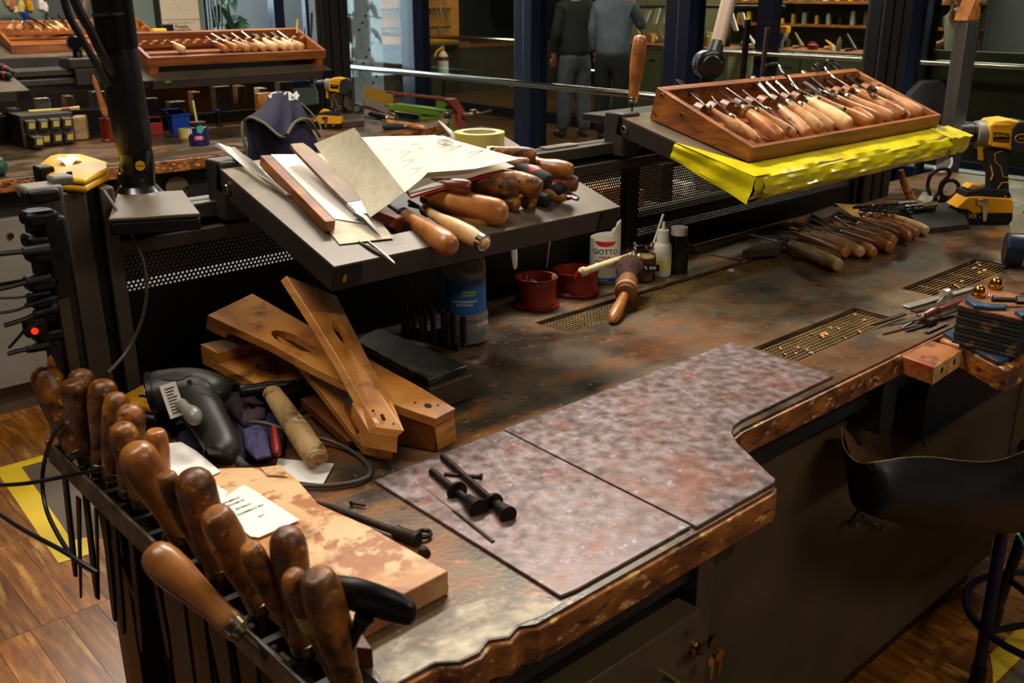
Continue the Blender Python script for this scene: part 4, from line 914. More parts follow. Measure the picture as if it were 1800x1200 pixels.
# masking tape roll
c = T1(843, 257, .012); c = PY(843, 244, 1.50); R_ = rpx(c, 44); hh = rpx(c, 25)
t = thing('tape_roll', 'big roll of pale yellow masking tape lying behind the papers', 'tape', c-V((0, 0, hh/2)))
m = M(); n = 40; ri = R_*.72
for rr, z in ((R_, -hh/2), (R_, hh/2), (ri, hh/2), (ri, -hh/2)):
    for i in range(n): a = 2*PI*i/n; m.v.append(c+V((rr*math.cos(a), rr*math.sin(a), z)))
for q in range(4):
    for i in range(n): j = (i+1) % n; q2 = (q+1) % 4; m.f.append([q*n+i, q*n+j, q2*n+j, q2*n+i])
link('tape', m, 'masking', t)
m = M(); 
for rr, z in ((ri, -hh/2), (ri, hh/2), (ri*.95, hh/2), (ri*.95, -hh/2)):
    for i in range(n): a = 2*PI*i/n; m.v.append(c+V((rr*math.cos(a), rr*math.sin(a), z)))
for q in range(4):
    for i in range(n): j = (i+1) % n; q2 = (q+1) % 4; m.f.append([q*n+i, q*n+j, q2*n+j, q2*n+i])
link('cardboard_core', m, 'card_beige', t)
# ruler strips on the rail right of the heap
A, B = PY(955, 278, 1.60), PY(1010, 263, 1.60); A.z = B.z = 1.2635
t = thing('steel_ruler', 'short metal ruler lying on the rail right of the handle heap', 'ruler', A)
link('bar', M(frm(A, B-A)).bb(0, .10, -.014, .014, 0, .003), 'silver_worn', t)
for i in range(12): link('tick', M(frm(A, B-A)).bb(.008+i*.0075, .010+i*.0075, -.011, .008, .003, .0033), 'black', t)
# ================================================================= YELLOW TAPE WRAP ON TRAY 2
t = thing('tape_wrap', 'crumpled bright yellow tape wrapped round the front of the chisel tray', 'tape', T2(1500, 290, -.02))
T = TR2[0]; W2 = TR2[1]
def strip(x0, x1, sect, nx, amp, seed):
    r = random.Random(seed); m = M(); k = len(sect); rows = []
    ph = [r.uniform(0, 6) for _ in range(8)]
    for i in range(nx+1):
        x = x0+(x1-x0)*i/nx
        for j, (y, z) in enumerate(sect):
            a = amp*(math.sin(x*23+j*1.3+ph[0])+.6*math.sin(x*61+j*2.1+ph[1])+.5*math.sin(x*11-j*.7+ph[2]))*(0 if j < 1 else min(1, j/2))
            m.v.append(T @ V((x+(amp*1.5*math.sin(j*1.7+ph[3]) if i in (0, nx) else 0), y-a*.7-.001, z+a*.8)))
    n = len(m.v)
    for v in list(m.v): m.v.append(v+T.to_3x3() @ V((0, .0006, -.0008)))
    for i in range(nx):
        for j in range(k-1):
            a = i*k+j; m.f += [[a, a+1, a+1+k, a+k], [a+n, a+k+n, a+1+k+n, a+1+n]]
    for i in range(nx):
        for j in (0, k-1): a = i*k+j; m.f.append([a, a+k, a+k+n, a+n])
    for j in range(k-1):
        for i in (0, nx): a = i*k+j; m.f.append([a, a+1, a+1+n, a+n])
    return m
link('tape_strip', strip(-.004, W2+.004, [(.058, .0025), (.03, .003), (.006, .003), (-.006, -.002), (-.010, -.012), (-.011, -.024), (-.009, -.036), (-.004, -.047), (.006, -.052), (.02, -.052)], 100, .0026, 3), 'plastic_tape', t, ang=25)
link('tape_strip', strip(.02, W2-.10, [(-.0075, -.004), (-.014, -.010), (-.0185, -.018), (-.017, -.026), (-.020, -.033), (-.015, -.043), (-.008, -.052)], 110, .0034, 5), 'plastic_tape', t, ang=25)
# side flap on the left end
m = M(); c_ = [T @ V(p) for p in ((-.006, .215, -.002), (-.008, -.006, .004), (-.012, -.010, -.056), (-.010, .215, -.036))]
m.sheet(c_, 12, 6, .0008, lambda u, v: .003*math.sin(u*11+v*3)+.002*math.sin(v*9)); link('tape_flap', m, 'plastic_tape', t, ang=25)
c_ = [T @ V(p) for p in ((-.006, .23, -.002), (-.006, -.004, .0035), (.05, -.004, .0035), (.02, .07, .003))]
link('tape_flap', M().sheet([T @ V(p) for p in ((-.007, .215, .001), (-.007, -.004, .0045), (.054, -.006, .0045), (.054, .062, .003))], 6, 6, .0006), 'plastic_tape', t)
link('tape_flap', M().sheet([T @ V(p) for p in ((W2-.10, .055, .004), (W2+.012, .055, .003), (W2+.014, -.02, .001), (W2-.10, -.014, .002))], 8, 5, .0008, lambda u, v: .002*math.sin(u*13)).sheet([T @ V(p) for p in ((W2-.10, -.016, .001), (W2+.014, -.021, .001), (W2+.006, -.016, -.045), (W2-.08, -.012, -.05))], 8, 6, .0008, lambda u, v: .003*math.sin(u*13+v*6)), 'plastic_tape', t)
# ================================================================= ON THE BENCH: clamps, stone, bottles
def slat(m, A, thick, nrm, hole=None, taper=None):
    fm = bimap(A, nrm); out = [(0, 0), (.3, 0.0), (.6, .0), (1, 0), (1, 1), (.6, 1), (.3, 1), (0, 1)] if not taper else taper
    return holed(m, out, [hole] if hole else [], -thick, 0, fmap=fm)
def clampset(label, loc): return thing('wooden_clamp', label, 'clamp', loc, 'wooden cam clamps heaped on the bench')
# clamp A (long, lying to the right)
y1 = 1.46
A = [PY(363, 541, 1.44), P(766, 736, 1.006), P(801, 718, 1.006), PY(445, 527, 1.50)]
A[3].z = A[0].z = .5*(A[0].z+A[3].z)
nA = (A[1]-A[0]).cross(A[3]-A[0]).normalized(); nA = nA if nA.z > 0 else -nA
t = clampset('longest wooden clamp, pale end block with screw holes pointing right', P(780, 760)); TH_ = .014
hole = [(.34+.10*math.cos(a), .36+.20*math.sin(a)) for a in [2*PI*i/14 for i in range(14)]]
m = M(); slat(m, A, TH_, nA, hole, [(0, 0), (.3, .0), (.5, -.12), (.75, -.22), (.92, -.12), (1, 0), (1, 1), (.85, 1.06), (.5, 1.0), (.2, 1.0), (0, 1)]); link('upper_jaw', m, 'clamp_wood', t, bev=.001, smooth=False)
fA = bimap(A, nA)
link('jaw_pad', M().hexa([fA(0, 0, -TH_), fA(.09, 0, -TH_), fA(.09, 1, -TH_), fA(0, 1, -TH_)], -nA*.012), 'clamp_wood', t, bev=.001)
top = [fA(.72, -.1, -TH_), fA(1, 0, -TH_), fA(1, 1, -TH_), fA(.72, 1.05, -TH_)]
link('end_block', M().hexa(top, [V((p.x, p.y, .952)) for p in top]), 'clamp_dark', t, bev=.001)
link('end_face', M().hexa([fA(1.001, .02, -TH_-.001), fA(1.004, .02, -TH_-.001), fA(1.004, .98, -TH_-.001), fA(1.001, .98, -TH_-.001)], [V((fA(1.0, v, 0).x+d*.001, fA(1, v, 0).y, .954)) for d, v in ((1, .02), (2, .02), (2, .98), (1, .98))]), 'clamp_wood', t)
for u, v, r in ((.93, .45, .006), (.89, .3, .002), (.95, .7, .002)): p = fA(u, v, .0003); link('screw_hole', M().lathe([(0, r), (1, r)], p-nA*.002, p+nA*.0004, 12), 'deep_black', t)
# clamp B (crossing on top), fork of two slats
B1 = [PY(503, 484, 1.34), PY(592, 520, 1.40), P(711, 757, 1.018), P(660, 748, 1.018)]
B1 = [B1[0], B1[3], B1[2], B1[1]]
n1 = (B1[1]-B1[0]).cross(B1[3]-B1[0]).normalized(); n1 = n1 if n1.z > 0 else -n1
t = clampset('topmost crossing wooden clamp whose fork opens towards the tray', P(690, 795))
hole = [(.36+.10*math.cos(a), .60+.17*math.sin(a)) for a in [2*PI*i/14 for i in range(14)]]
m = M(); slat(m, B1, .013, n1, hole, [(0, 0), (.3, .06), (.6, .10), (1, 0), (1, 1), (.8, 1.1), (.55, 1.0), (.42, 1.0), (.2, 1.0), (0, 1)]); link('upper_jaw', m, 'clamp_wood', t, bev=.001, smooth=False)
fB = bimap(B1, n1)
dn = V((0, 0, -1))
top = [fB(.82, 0, -.013), fB(1, 0, -.013), fB(1, 1, -.013), fB(.82, 1, -.013)]
link('end_block', M().hexa(top, V((-.004, -.002, -.024))), 'clamp_wood', t, bev=.001)
L2 = [PY(486, 590, 1.36), P(637, 783, .972), P(690, 795, .972), PY(548, 600, 1.40)]
m = M(); slat(m, L2, .014, (0, 0, 1), None, [(0, 0), (.5, .05), (1, 0), (1, 1), (.5, .95), (0, 1)]); link('lower_jaw', m, 'clamp_wood', t, bev=.001, smooth=False)
for u, v, r in ((.93, .5, .0055), (.9, .25, .002), (.965, .75, .002)): p = fB(u, v, .0003); link('screw_hole', M().lathe([(0, r), (1, r)], p-n1*.002, p+n1*.0004, 12), 'deep_black', t)
# clamp C (lowest left)
C1 = [PY(354, 623, 1.42), P(480, 690, .995), P(560, 650, 1.0), PY(440, 602, 1.49)]
nC = V((0, 0, 1)); t = clampset('lowest wooden clamp at left with dark oval slot, beside the scanner', P(430, 690, .95))
hole = [(.62+.17*math.cos(a), .50+.15*math.sin(a)) for a in [2*PI*i/14 for i in range(14)]]
m = M(); slat(m, C1, .016, nC, hole); link('upper_jaw', m, 'clamp_wood', t, bev=.001, smooth=False)
fC = bimap(C1, nC)
link('jaw_pad', M().hexa([fC(0, 0, .018), fC(.24, 0, .018), fC(.26, 1, .018), fC(0, 1, .018)], V((0, 0, -.0175))), 'clamp_wood', t, bev=.001)
L3 = [P(528, 700, .985), P(612, 775, .968), P(640, 770, .968), P(556, 692, .985)]
m = M(); slat(m, L3, .014, nC); link('lower_jaw', m, 'clamp_dark', t, bev=.001, smooth=False)
# clamp D dark, behind under the fork
D1 = [P(548, 640, 1.01), P(625, 745, .995), P(660, 735, .995), P(590, 625, 1.01)]
t = clampset('dark rough clamp visible inside the fork of the topmost one', P(620, 740, .95))
m = M(); slat(m, D1, .02, nC); link('upper_jaw', m, 'clamp_dark', t, bev=.001, smooth=False)
link('end_block', M().hexa([D1[2]-V((0, 0, .02)), D1[1]-V((0, 0, .02)), D1[1]*.7+D1[0]*.3-V((0, 0, .02)), D1[2]*.7+D1[3]*.3-V((0, 0, .02))], V((0, 0, -.02))), 'clamp_wood', t, bev=.001)
# sharpening stone on its block
c4 = [P(615, 601, 1.0), P(663, 577, 1.0), P(832, 650, 1.0), P(755, 677, 1.0)]
t = thing('sharpening_stone', 'dark oiled sharpening stone in a wooden block, between the clamps and the comb block', 'stone', P(760, 690))
link('base_block', M().hexa([V((p.x, p.y, .992)) for p in c4], V((0, 0, -.0415))), 'wood_dull', t, bev=.0015)
f_ = bimap(c4, (0, 0, 1)); e_ = .04
link('stone', M().hexa([f_(e_, e_, .006), f_(1-e_, e_, .006), f_(1-e_, 1-e_, .006), f_(e_, 1-e_, .006)], V((0, 0, -.0135))), 'stone_black', t, bev=.002)
# comb block with steel pins
t = thing('pin_block', 'dark block with upright black pins in front of the water bottle', 'block', P(770, 598))
a, b_ = P(712, 588), P(830, 612); ex = V((1, 0, 0)); 
link('base', M().hexa([V((p.x, p.y, .975)) for p in (P(705, 588), P(745, 574), P(835, 596), P(805, 618))], V((0, 0, -.024))), 'rubber', t, bev=.002)
for x, y, h, r in ((717, 590, 534, 3), (728, 592, 545, 3.5), (748, 588, 532, 3.5), (742, 596, 556, 4), (760, 590, 536, 3), (764, 600, 545, 4), (780, 586, 546, 5), (797, 602, 552, 6), (815, 608, 556, 6), (788, 605, 570, 4)):
    q = P(x, y, .974); z = zat(q, h); z = max(z, .98); k = rpx(q, r)
    link('pin', M().lathe([(0, k), (.88, k), (1, k*.7)], q, (q.x, q.y, z), 10), 'black_gloss', t)
# water bottle
q = P(818, 598); R_ = rpx(q, 41)
t = thing('water_bottle', 'clear ribbed plastic water bottle with blue label under the tray', 'bottle', q)
hz_ = lambda y: max(.951, zat(q, y))
z0, z1, z2, z3 = .951, zat(q, 545), zat(q, 482), zat(q, 452)
pr = [(z0, R_*.75), (z0+.006, R_*.98), (z0+.035, R_), (z0+.045, R_*.93), (z0+.055, R_*1.0), (z0+.065, R_*.93), (z1-.03, R_*.98), (z1-.022, R_*.9), (z1-.014, R_*.97), (z1, R_*.88), (z1+.003, R_*.9), (z2, R_*.9), (z2+.01, R_*.93), (z3, R_*.85), (z3+.03, R_*.45), (z3+.038, R_*.35)]
m = M(); m.lathe([(z, r) for z, r in pr], (q.x, q.y, 0), (q.x, q.y, 1), 28, cap=False); link('body', m, 'bottle_clear', t)
link('label_band', M().lathe([(z1+.004, R_*.91), (z2-.001, R_*.91)], (q.x, q.y, 0), (q.x, q.y, 1), 28, cap=False), 'water_label', t)
zc = (z1+z2)/2; vw = V((CAM.x-q.x, CAM.y-q.y, 0)).normalized()
for dz, w_ in ((.012, .030), (.006, .026)):
    T_ = facing(V((q.x, q.y, zc+dz))+vw*(R_*.915), vw); m = M()
    for i in range(8): x0 = -w_/2+i*w_/8+.008; m.add([T_ @ V((math.sin(x/R_)*R_, y, (math.cos(x/R_)-1)*R_)) for x, y in ((x0, -.002), (x0+w_/8+.0002, -.002), (x0+w_/8+.0002, .002), (x0, .002))], [(0, 1, 2, 3)])
    link('label_print', m, 'label_green', t, smooth=False)
text('OLIGOMINERALE\nNATURALE', .0065, facing(V((q.x, q.y, zc-.010))+vw*(R_*.912), vw), 'white', t, bend=R_*.912)
link('cap', M().lathe([(0, R_*.36), (1, R_*.36)], (q.x, q.y, z3+.034), (q.x, q.y, min(z3+.05, 1.2)), 16), 'blue_plastic', t)
# red pots
def pot(lb, px, pb, pt, r, rb, fill, white=0):
    q = P(px, pb); q.y += 0; R_ = rpx(q, r); zt = zat(q, pt); t = thing('paint_pot', lb, 'pot', q, None)
    h = zt-.951; m = M()
    m.lathe([(0, R_*rb), (.05, R_*rb*1.02), (.1, R_*1.04), (.16, R_*.97), (.5, R_), (.93, R_), (.95, R_*1.05), (1, R_*1.03), (.985, R_*.92), (.6, R_*.90), (.45, R_*.88), (.45, .0001)], (q.x, q.y, .951), (q.x, q.y, zt), 30, cap=False)
    link('pot_wall', m, 'red_pot', t)
    link('dried_glue', M().lathe([(0, R_*.86), (.5, R_*.86), (1, R_*.5)], (q.x, q.y, .951+h*.46), (q.x, q.y, .951+h*.52), 20), fill, t)
    if white:
        m = M(); rr = random.Random(4)
        for i in range(16):
            a = rr.uniform(0, 2*PI); z = rr.uniform(.62, .97); p = V((q.x+math.cos(a)*R_*.9, q.y+math.sin(a)*R_*.9, .951+h*z)); s = rr.uniform(.003, .008)
            m.lathe([(0, s*.6), (.5, s), (1, s*.3)], p-V((math.cos(a), math.sin(a), 0))*.001-V((0, 0, s)), p+V((0, 0, s)), 7, flat=(1, .5))
        link('glue_crust', m, 'glue_white', t, kind='stuff')
    return q, R_, zt
pot('red paint pot caked with white glue inside, left of the two', 942, 536, 485, 36.5, 1.13, 'rusty', 1)
pq, pR, pz_ = pot('second red paint pot, with a pale plastic brush lying across it', 1011, 513, 473, 39.5, 1.06, 'wood_dull')
# pale brush across pot 2
t = thing('glue_brush', 'pale plastic brush handle resting across the red pot rim', 'brush', V((pq.x, pq.y, pz_)))
A, B = V((pq.x-.008, pq.y, pz_-.018)), P(1112, 449, pz_+.018); A = P(1018, 480, pz_+.004); k = rpx(A, 1)
link('handle', M().lathe([(0, 4*k), (.04, 9*k), (.10, 9*k), (.13, 6.5*k), (.3, 7*k), (.34, 8*k), (.36, 7*k), (.9, 6.5*k), (1, 7.2*k)], A, B, 14), 'ivory', t)
link('bristles', M().lathe([(0, 7*k), (1, 3*k)], A, A+(A-B).normalized()*.012-V((0, 0, .012)), 10), 'red_plastic', t)
# glue bottle
q = P(1062, 493); R_ = rpx(q, 26.5); zt = zat(q, 413); zc = zat(q, 388)
t = thing('glue_bottle', 'white glue bottle with slanted cut top, behind the red pot', 'bottle', q)
vw = V((CAM.x-q.x, CAM.y-q.y, 0)).normalized(); rt = V((-vw.y, vw.x, 0))
m = M(); n = 32; rows = [(0, .93), (.02, 1), (1, 1)]
for z, r in ((.951, R_*.92), (.955, R_), (zt-.004, R_)):
    for i in range(n): a = 2*PI*i/n; m.v.append(V((q.x+math.cos(a)*r, q.y+math.sin(a)*r, z)))
for i in range(n):
    a = 2*PI*i/n; d = V((math.cos(a), math.sin(a), 0)); s = d.dot(rt); zz = zt+(max(0, (s-.45)/.55)**.6)*(zc-zt)+.004*s
    m.v.append(V((q.x, q.y, zz))+d*R_*.97)
for i in range(n):
    a = 2*PI*i/n; m.v.append(V((q.x+math.cos(a)*R_*.9, q.y+math.sin(a)*R_*.9, zt-.012)))
for q_ in range(4):
    for i in range(n): j = (i+1) % n; m.f.append([q_*n+i, q_*n+j, (q_+1)*n+j, (q_+1)*n+i])
m.f.append([i for i in range(n)][::-1]); m.f.append([4*n+i for i in range(n)])
link('body', m, 'bottle_white', t)
H_ = zt-.951; sz = R_/.0345
def gl(s, size, hz, mt, dx=0, sx=1, **kw):
    T_ = facing(V((q.x, q.y, .951+H_*hz))+vw*(R_*1.002), vw)
    return text(s, size*sz, T_, mt, t, bend=R_, sx=sx, **kw)
gl('GIOTTO', .0165, .70, 'text_blue', sx=1.0); gl('VINILIK', .0085, .585, 'text_red')
gl('COLLA VINILICA FORTE\nSTRONG VINYL GLUE\nCOLLE VINYLIQUE\nCOLA VINILICA', .0042, .45, 'text_blue'); gl('EXTRA', .006, .085, 'white').location.z += 0
m = M(); T_ = facing(V((q.x, q.y, .951+H_*.875))+vw*(R_*1.001), vw)
for i in range(12):
    x0, x1 = -.026+i*.052/12, -.026+(i+1)*.052/12; f = lambda x: -.010*max(0, 1-(x/.026)**2)**.5
    m.add([T_ @ V((math.sin(x/R_)*R_, y, (math.cos(x/R_)-1)*R_+.0003)) for x, y in ((x0, .006), (x0, f(x0)+.004), (x1, f(x1)+.004), (x1, .006))], [(0, 1, 2, 3)])
link('label_swoosh', m, 'text_red', t, smooth=False)
m = M(); T_ = facing(V((q.x, q.y, .951+H_*.09))+vw*(R_*1.0005), vw)
for i in range(12):
    x0, x1 = -.03+i*.06/12, -.03+(i+1)*.06/12
    m.add([T_ @ V((math.sin(x/R_)*R_, y, (math.cos(x/R_)-1)*R_+.0002)) for x, y in ((x0, -.005), (x1, -.005), (x1, .005), (x0, .005))], [(0, 1, 2, 3)])
link('label_stripe', m, 'label_blue', t, smooth=False)
# big round brush
A, B = P(1104, 492, 1.010), P(1075, 566, .957); k = rpx(A, 1); H0 = P(1099, 508, 1.0)
t = thing('round_brush', 'round brown-bristled brush with pointed wooden handle lying over the long grating', 'brush', P(1090, 540))
ax = (P(1101, 500, .995)-P(1108, 462, 1.03))
c0 = P(1108, 468, 1.012); c1 = P(1100, 514, .985); 
link('bristles', M().lathe([(0, 8*k), (.06, 18*k), (.25, 25*k), (.5, 25*k), (.8, 18*k), (1, 14*k)], c0-(c1-c0)*.15, c0+(c1-c0)*.55, 26), 'bristle', t)
m = M(); rr = random.Random(3); d = (c0-c1).normalized()
e1 = d.cross(V((0, 0, 1))).normalized(); e2 = d.cross(e1)
for i in range(900):
    a = rr.uniform(0, 2*PI); s = rr.uniform(.5, 1); o = e1*math.cos(a)*s+e2*math.sin(a)*s
    b0 = c0+(c1-c0)*.45+o*14*k; b1 = c0+(c1-c0)*rr.uniform(-.3, .3)+o*rr.uniform(26, 35)*k
    w_ = d.cross(o).normalized()*.0011; m.add([b0-w_, b0+w_, b1], [(0, 1, 2)])
link('bristle_fringe', m, 'bristle', t, smooth=False, kind='stuff')
link('collar', M().lathe([(0, 15*k), (.2, 19*k), (.75, 20*k), (.8, 17*k), (.9, 18*k), (1, 9*k)], c0+(c1-c0)*.5, c1+(c1-c0)*.12, 24), 'leather_brown', t)
link('collar_ring', M().lathe([(0, 19*k), (.5, 20.5*k), (1, 19*k)], c0+(c1-c0)*.86, c0+(c1-c0)*.93, 24), 'label_yellow', t)
link('handle', M().lathe([(0, 9*k), (.1, 8.5*k), (.35, 9.5*k), (.7, 11*k), (.86, 10*k), (.95, 6*k), (1, 1.5*k)], c1, B, 16), 'handle_mid', t)
# jar, bottles behind
q = P(1128, 492, .95); R_ = rpx(q, 23); zt = zat(q, 428)
t = thing('glass_jar', 'cloudy glass jar with black label tape and a thin stick inside', 'jar', q)
link('jar_body', M().lathe([(0, R_*.85), (.04, R_), (.62, R_*1.03), (.74, R_*.95), (.80, R_*.74), (.86, R_*.84), (.9, R_*.8), (1, R_*.84)], (q.x, q.y, .951), (q.x, q.y, zt), 26, cap=False), 'jar_glass', t)
link('contents', M().lathe([(0, R_*.8), (.95, R_*.96), (1, R_*.9)], (q.x, q.y, .953), (q.x, q.y, .951+(zt-.951)*.66), 22), 'glue_white', t)
vw = V((CAM.x-q.x, CAM.y-q.y, 0)).normalized(); T_ = facing(V((q.x, q.y, .951+(zt-.951)*.44))+vw*R_*1.03, vw)
link('label_tape', M(T_).bb(-.018, .040, -.008, .008, 0, .0012), 'black', t); T2_ = facing(V((q.x, q.y, .951+(zt-.951)*.44))+vw*(R_*1.03+.0014), vw)
text('UTIL 500', .0105, T2_ @ MX.Translation((.012, 0, 0)), 'white', t, th=.0003)
s0, s1 = V((q.x+.004, q.y, .965)), P(1166, 377, zt+.045)
t = thing('thin_stick', 'thin pale wooden stick standing in the glass jar', 'stick', s0); link('stick', M().tube([s0, s1], [.0026, .0034], 8), 'ivory', t)
q = P(1162, 484); R_ = rpx(q, 16.5); za, zb_, zc = zat(q, 425), zat(q, 408), zat(q, 398)
t = thing('squeeze_bottle', 'small white squeeze bottle with nozzle right of the glass jar', 'bottle', q)
link('body', M().lathe([(.951, R_*.88), (.956, R_), (za-.012, R_), (za-.003, R_*.8), (za, R_*.5)], (q.x, q.y, 0), (q.x, q.y, 1), 22), 'bottle_white', t)
link('cap', M().lathe([(za-.001, R_*.68), (zb_+.006, R_*.6)], (q.x, q.y, 0), (q.x, q.y, 1), 18), 'white', t)
link('nozzle', M().lathe([(zb_+.006, R_*.22), (zc+.012, R_*.12)], (q.x, q.y, 0), (q.x, q.y, 1), 10), 'white', t)
link('label', M().lathe([(.966, R_*1.005), (.992, R_*1.005)], (q.x, q.y, 0), (q.x, q.y, 1), 22, cap=False), 'label_yellow', t)
q = P(1190, 478); R_ = rpx(q, 19); zt = zat(q, 398)
t = thing('dark_bottle', 'dark brown bottle with white cap behind the squeeze bottle', 'bottle', q)
link('body', M().lathe([(.951, R_*.95), (zt-.045, R_), (zt-.028, R_*.75), (zt-.02, R_*.7)], (q.x, q.y, 0), (q.x, q.y, 1), 22), 'black_gloss', t)
link('cap', M().lathe([(zt-.02, R_*.75), (zt-.001, R_*.76)], (q.x, q.y, 0), (q.x, q.y, 1), 20), 'bottle_white', t)
q = PY(1205, 440, 1.53); k = rpx(q, 1)
t = thing('toothed_disc', 'small toothed metal disc leaning behind the dark bottle', 'disc', q-V((0, 0, 17*k)))
link('disc', M(facing(q, (-.6, -.8, .2))).prism([((17 if i % 2 else 14)*k*math.cos(2*PI*i/40), (17 if i % 2 else 14)*k*math.sin(2*PI*i/40)) for i in range(40)], -.001, .001), 'file_steel', t)
# white spatula and thin rod hanging under tray 1 by the screen
A, B = PY(903, 425, 1.5), PY(906, 474, 1.5); k = rpx(A, 1)
t = thing('white_spatula', 'white bone spatula hanging below the near tray, left of the red pots', 'spatula', B)
link('blade', M().tube([A, A*.4+B*.6, B*.92+A*.08, B], [7.5*k, 7*k, 4.5*k, .5*k], 12, flat=(1, .25), up=(0, 1, 0)), 'white', t)
A, B = PY(966, 425, 1.5), PY(961, 470, 1.5)
t = thing('needle_tool', 'thin steel needle tool hanging between the two red pots and the tray', 'needle', B); link('needle', M().tube([A, B], [2*k, .8*k], 8), 'silver_worn', t)
# ================================================================= CLOTH, SCANNER, HAMMER
def blob(outline, z0, hmax, seed, nu=26, nv=26, amp=.35, pw=.5):
    """crumpled cloth over an outline (world xy pts)"""
    rr = random.Random(seed); cx = sum(p[0] for p in outline)/len(outline); cy = sum(p[1] for p in outline)/len(outline)
    n = len(outline); K = 6; m = M(); N_ = n*K; R_ = 12
    ring = []
    for i in range(N_):
        a, b_ = outline[i//K], outline[(i//K+1) % n]; u = (i % K)/K; u = u*u*(3-2*u)*.5+u*.5
        ring.append((a[0]*(1-u)+b_[0]*u, a[1]*(1-u)+b_[1]*u))
    ph = [rr.uniform(0, 6) for _ in range(6)]
    for j in range(R_+1):
        s = 1-j/R_
        for i, (x, y) in enumerate(ring):
            px_, py_ = cx+(x-cx)*s, cy+(y-cy)*s; a = 2*PI*i/N_
            h = hmax*((1-s**2.4)**pw)*(1+amp*(math.sin(px_*60+ph[0]+py_*25)*.5+math.sin(py_*75+ph[1]-px_*20)*.5+.4*math.sin(a*9+s*5+ph[2])))
            m.v.append(V((px_, py_, z0+max(.001, h*.8))))
    for j in range(R_):
        for i in range(N_): a = j*N_+i; b_ = j*N_+(i+1) % N_; m.f.append([a, b_, b_+N_, a+N_])
    m.f.append([i for i in range(N_)][::-1]); return m
def wp(pts, z=.952): return [tuple(P(x, y, z)[:2]) for x, y in pts]
m = blob(wp([(320, 810), (300, 740), (345, 690), (420, 670), (480, 700), (510, 740), (500, 800), (450, 812), (395, 815)]), .9512, .020, 2)
t = single('navy_cloth', m, 'navy', 'dark navy crumpled cloth under the scanner and hammer handle', 'cloth', ang=180)
m = blob(wp([(430, 790), (425, 755), (455, 742), (472, 760), (478, 800), (450, 806)], .97), .966, .016, 5)
link('lighter_fold', m, 'navy_light', t, label='worn violet-blue fold of the cloth', ang=180)
m = blob(wp([(395, 715), (385, 690), (425, 665), (470, 690), (468, 725), (430, 740)], .98), .963, .028, 8)
link('mauve_fold', m, 'mauve', t, label='dull mauve fold of the cloth', ang=180)
A, B = P(481, 752, .985), P(488, 800, .972); k = rpx(A, 1)
tool('short glossy red tool handle beside the pale hammer handle', B, A, None, 8*k, 'red_plastic', 'round', cat='tool handle', name='red_handle', ferr=False)
# hammer
A, B = P(420, 688, 1.005), P(536, 671, 1.005); k = rpx(A, 1); d = (B-A).normalized()
t = thing('hammer', 'hammer with dark steel head and pale battered wooden handle', 'hammer', P(520, 780))
link('head', M().lathe([(0, 9*k), (.02, 12*k), (.15, 12*k), (.22, 10*k), (.5, 12*k), (.8, 9*k), (1, 7*k)], A, B, 18), 'blade_dark', t)
H0, H1 = P(477, 688, 1.002), P(558, 806, .974)
link('handle', M().lathe([(0, 15*k), (.02, 17*k), (.3, 19*k), (.6, 21*k), (.92, 21*k), (1, 18*k)], H0, H1, 18, flat=(1, .8)), 'handle_pale', t)
link('handle_end', M().lathe([(0, 17*k), (.6, 14*k), (1, 6*k)], H1, H1+(H1-H0).normalized()*.006, 14, flat=(1, .8)), 'endgrain', t)
# barcode scanner
t = thing('barcode_scanner', 'dark grey hand-held barcode scanner lying on the navy cloth', 'scanner', P(370, 790))
k = rpx(P(340, 700, 1.0), 1); D_ = lambda x, y, z: P(x, y, z)
vw = (CAM-D_(330, 700, 1.0)).normalized()
body = curve([D_(384, 806, .985), D_(392, 790, .992), D_(380, 762, 1.0), D_(358, 725, 1.01), D_(340, 700, 1.012)], 4)
rs = [17, 24, 27, 27, 27, 27, 27, 28, 28, 29, 30, 32, 34, 35, 36, 36, 36][:len(body)]
link('grip', M().tube(body, [k*v for v in rs], 20, flat=(1.05, .85)), 'scanner_grey', t)
hd = curve([D_(384, 700, 1.018), D_(365, 684, 1.022), D_(335, 679, 1.024), D_(300, 683, 1.02), D_(272, 690, 1.016)], 4)
rs = [12, 26, 33, 36, 38, 39, 40, 41, 42, 43, 44, 45, 46, 47, 48, 48, 47][:len(hd)]
link('head', M().tube(hd, [k*v for v in rs], 24, flat=(1.0, .72)), 'scanner_grey', t)
e = (hd[-1]-hd[-2]).normalized()
w0 = D_(268, 691, 1.016)
link('window_bezel', M().tube([w0-e*.004, w0+e*.003, w0+e*.005], [49*k, 48*k, 45*k], 26, flat=(1.03, .76)), 'black_satin', t)
link('window', M().tube([w0+e*.004, w0+e*.0062], [42*k, 42*k], 24, flat=(1.0, .72)), 'black_gloss', t)
link('trigger', M().tube(curve([D_(312, 708, 1.035), D_(324, 716, 1.036), D_(338, 728, 1.034), D_(346, 742, 1.03)], 4), [k*v for v in (8, 10, 11.5, 11, 9.5, 9.5, 11, 13, 14, 14, 12, 9, 5)], 14), 'scanner_trigger', t)
p0 = D_(303, 702, 1.045)
lb = link('label_sticker', M(facing(p0+vw*.006, vw, (-.1, .3, 1))).bb(-.011, .012, -.026, .024, -.001, 0), 'white', t)
for i in range(9): link('label_print', M(facing(p0+vw*.0063, vw, (-.1, .3, 1))).bb(-.006, .004+(i % 3)*.002, -.02+i*.0045, -.0185+i*.0045, 0, .0002), 'black', lb)
link('screw_hole', M().lathe([(0, .004), (1, .004)], D_(333, 672, 1.058), D_(333, 672, 1.058)+vw*.004, 10), 'deep_black', t)
link('seam', M().tube(curve([D_(285, 667, 1.055), D_(315, 668, 1.058), D_(335, 660, 1.06), D_(362, 668, 1.055), D_(382, 690, 1.04)], 5), .0012, 6), 'black', t)
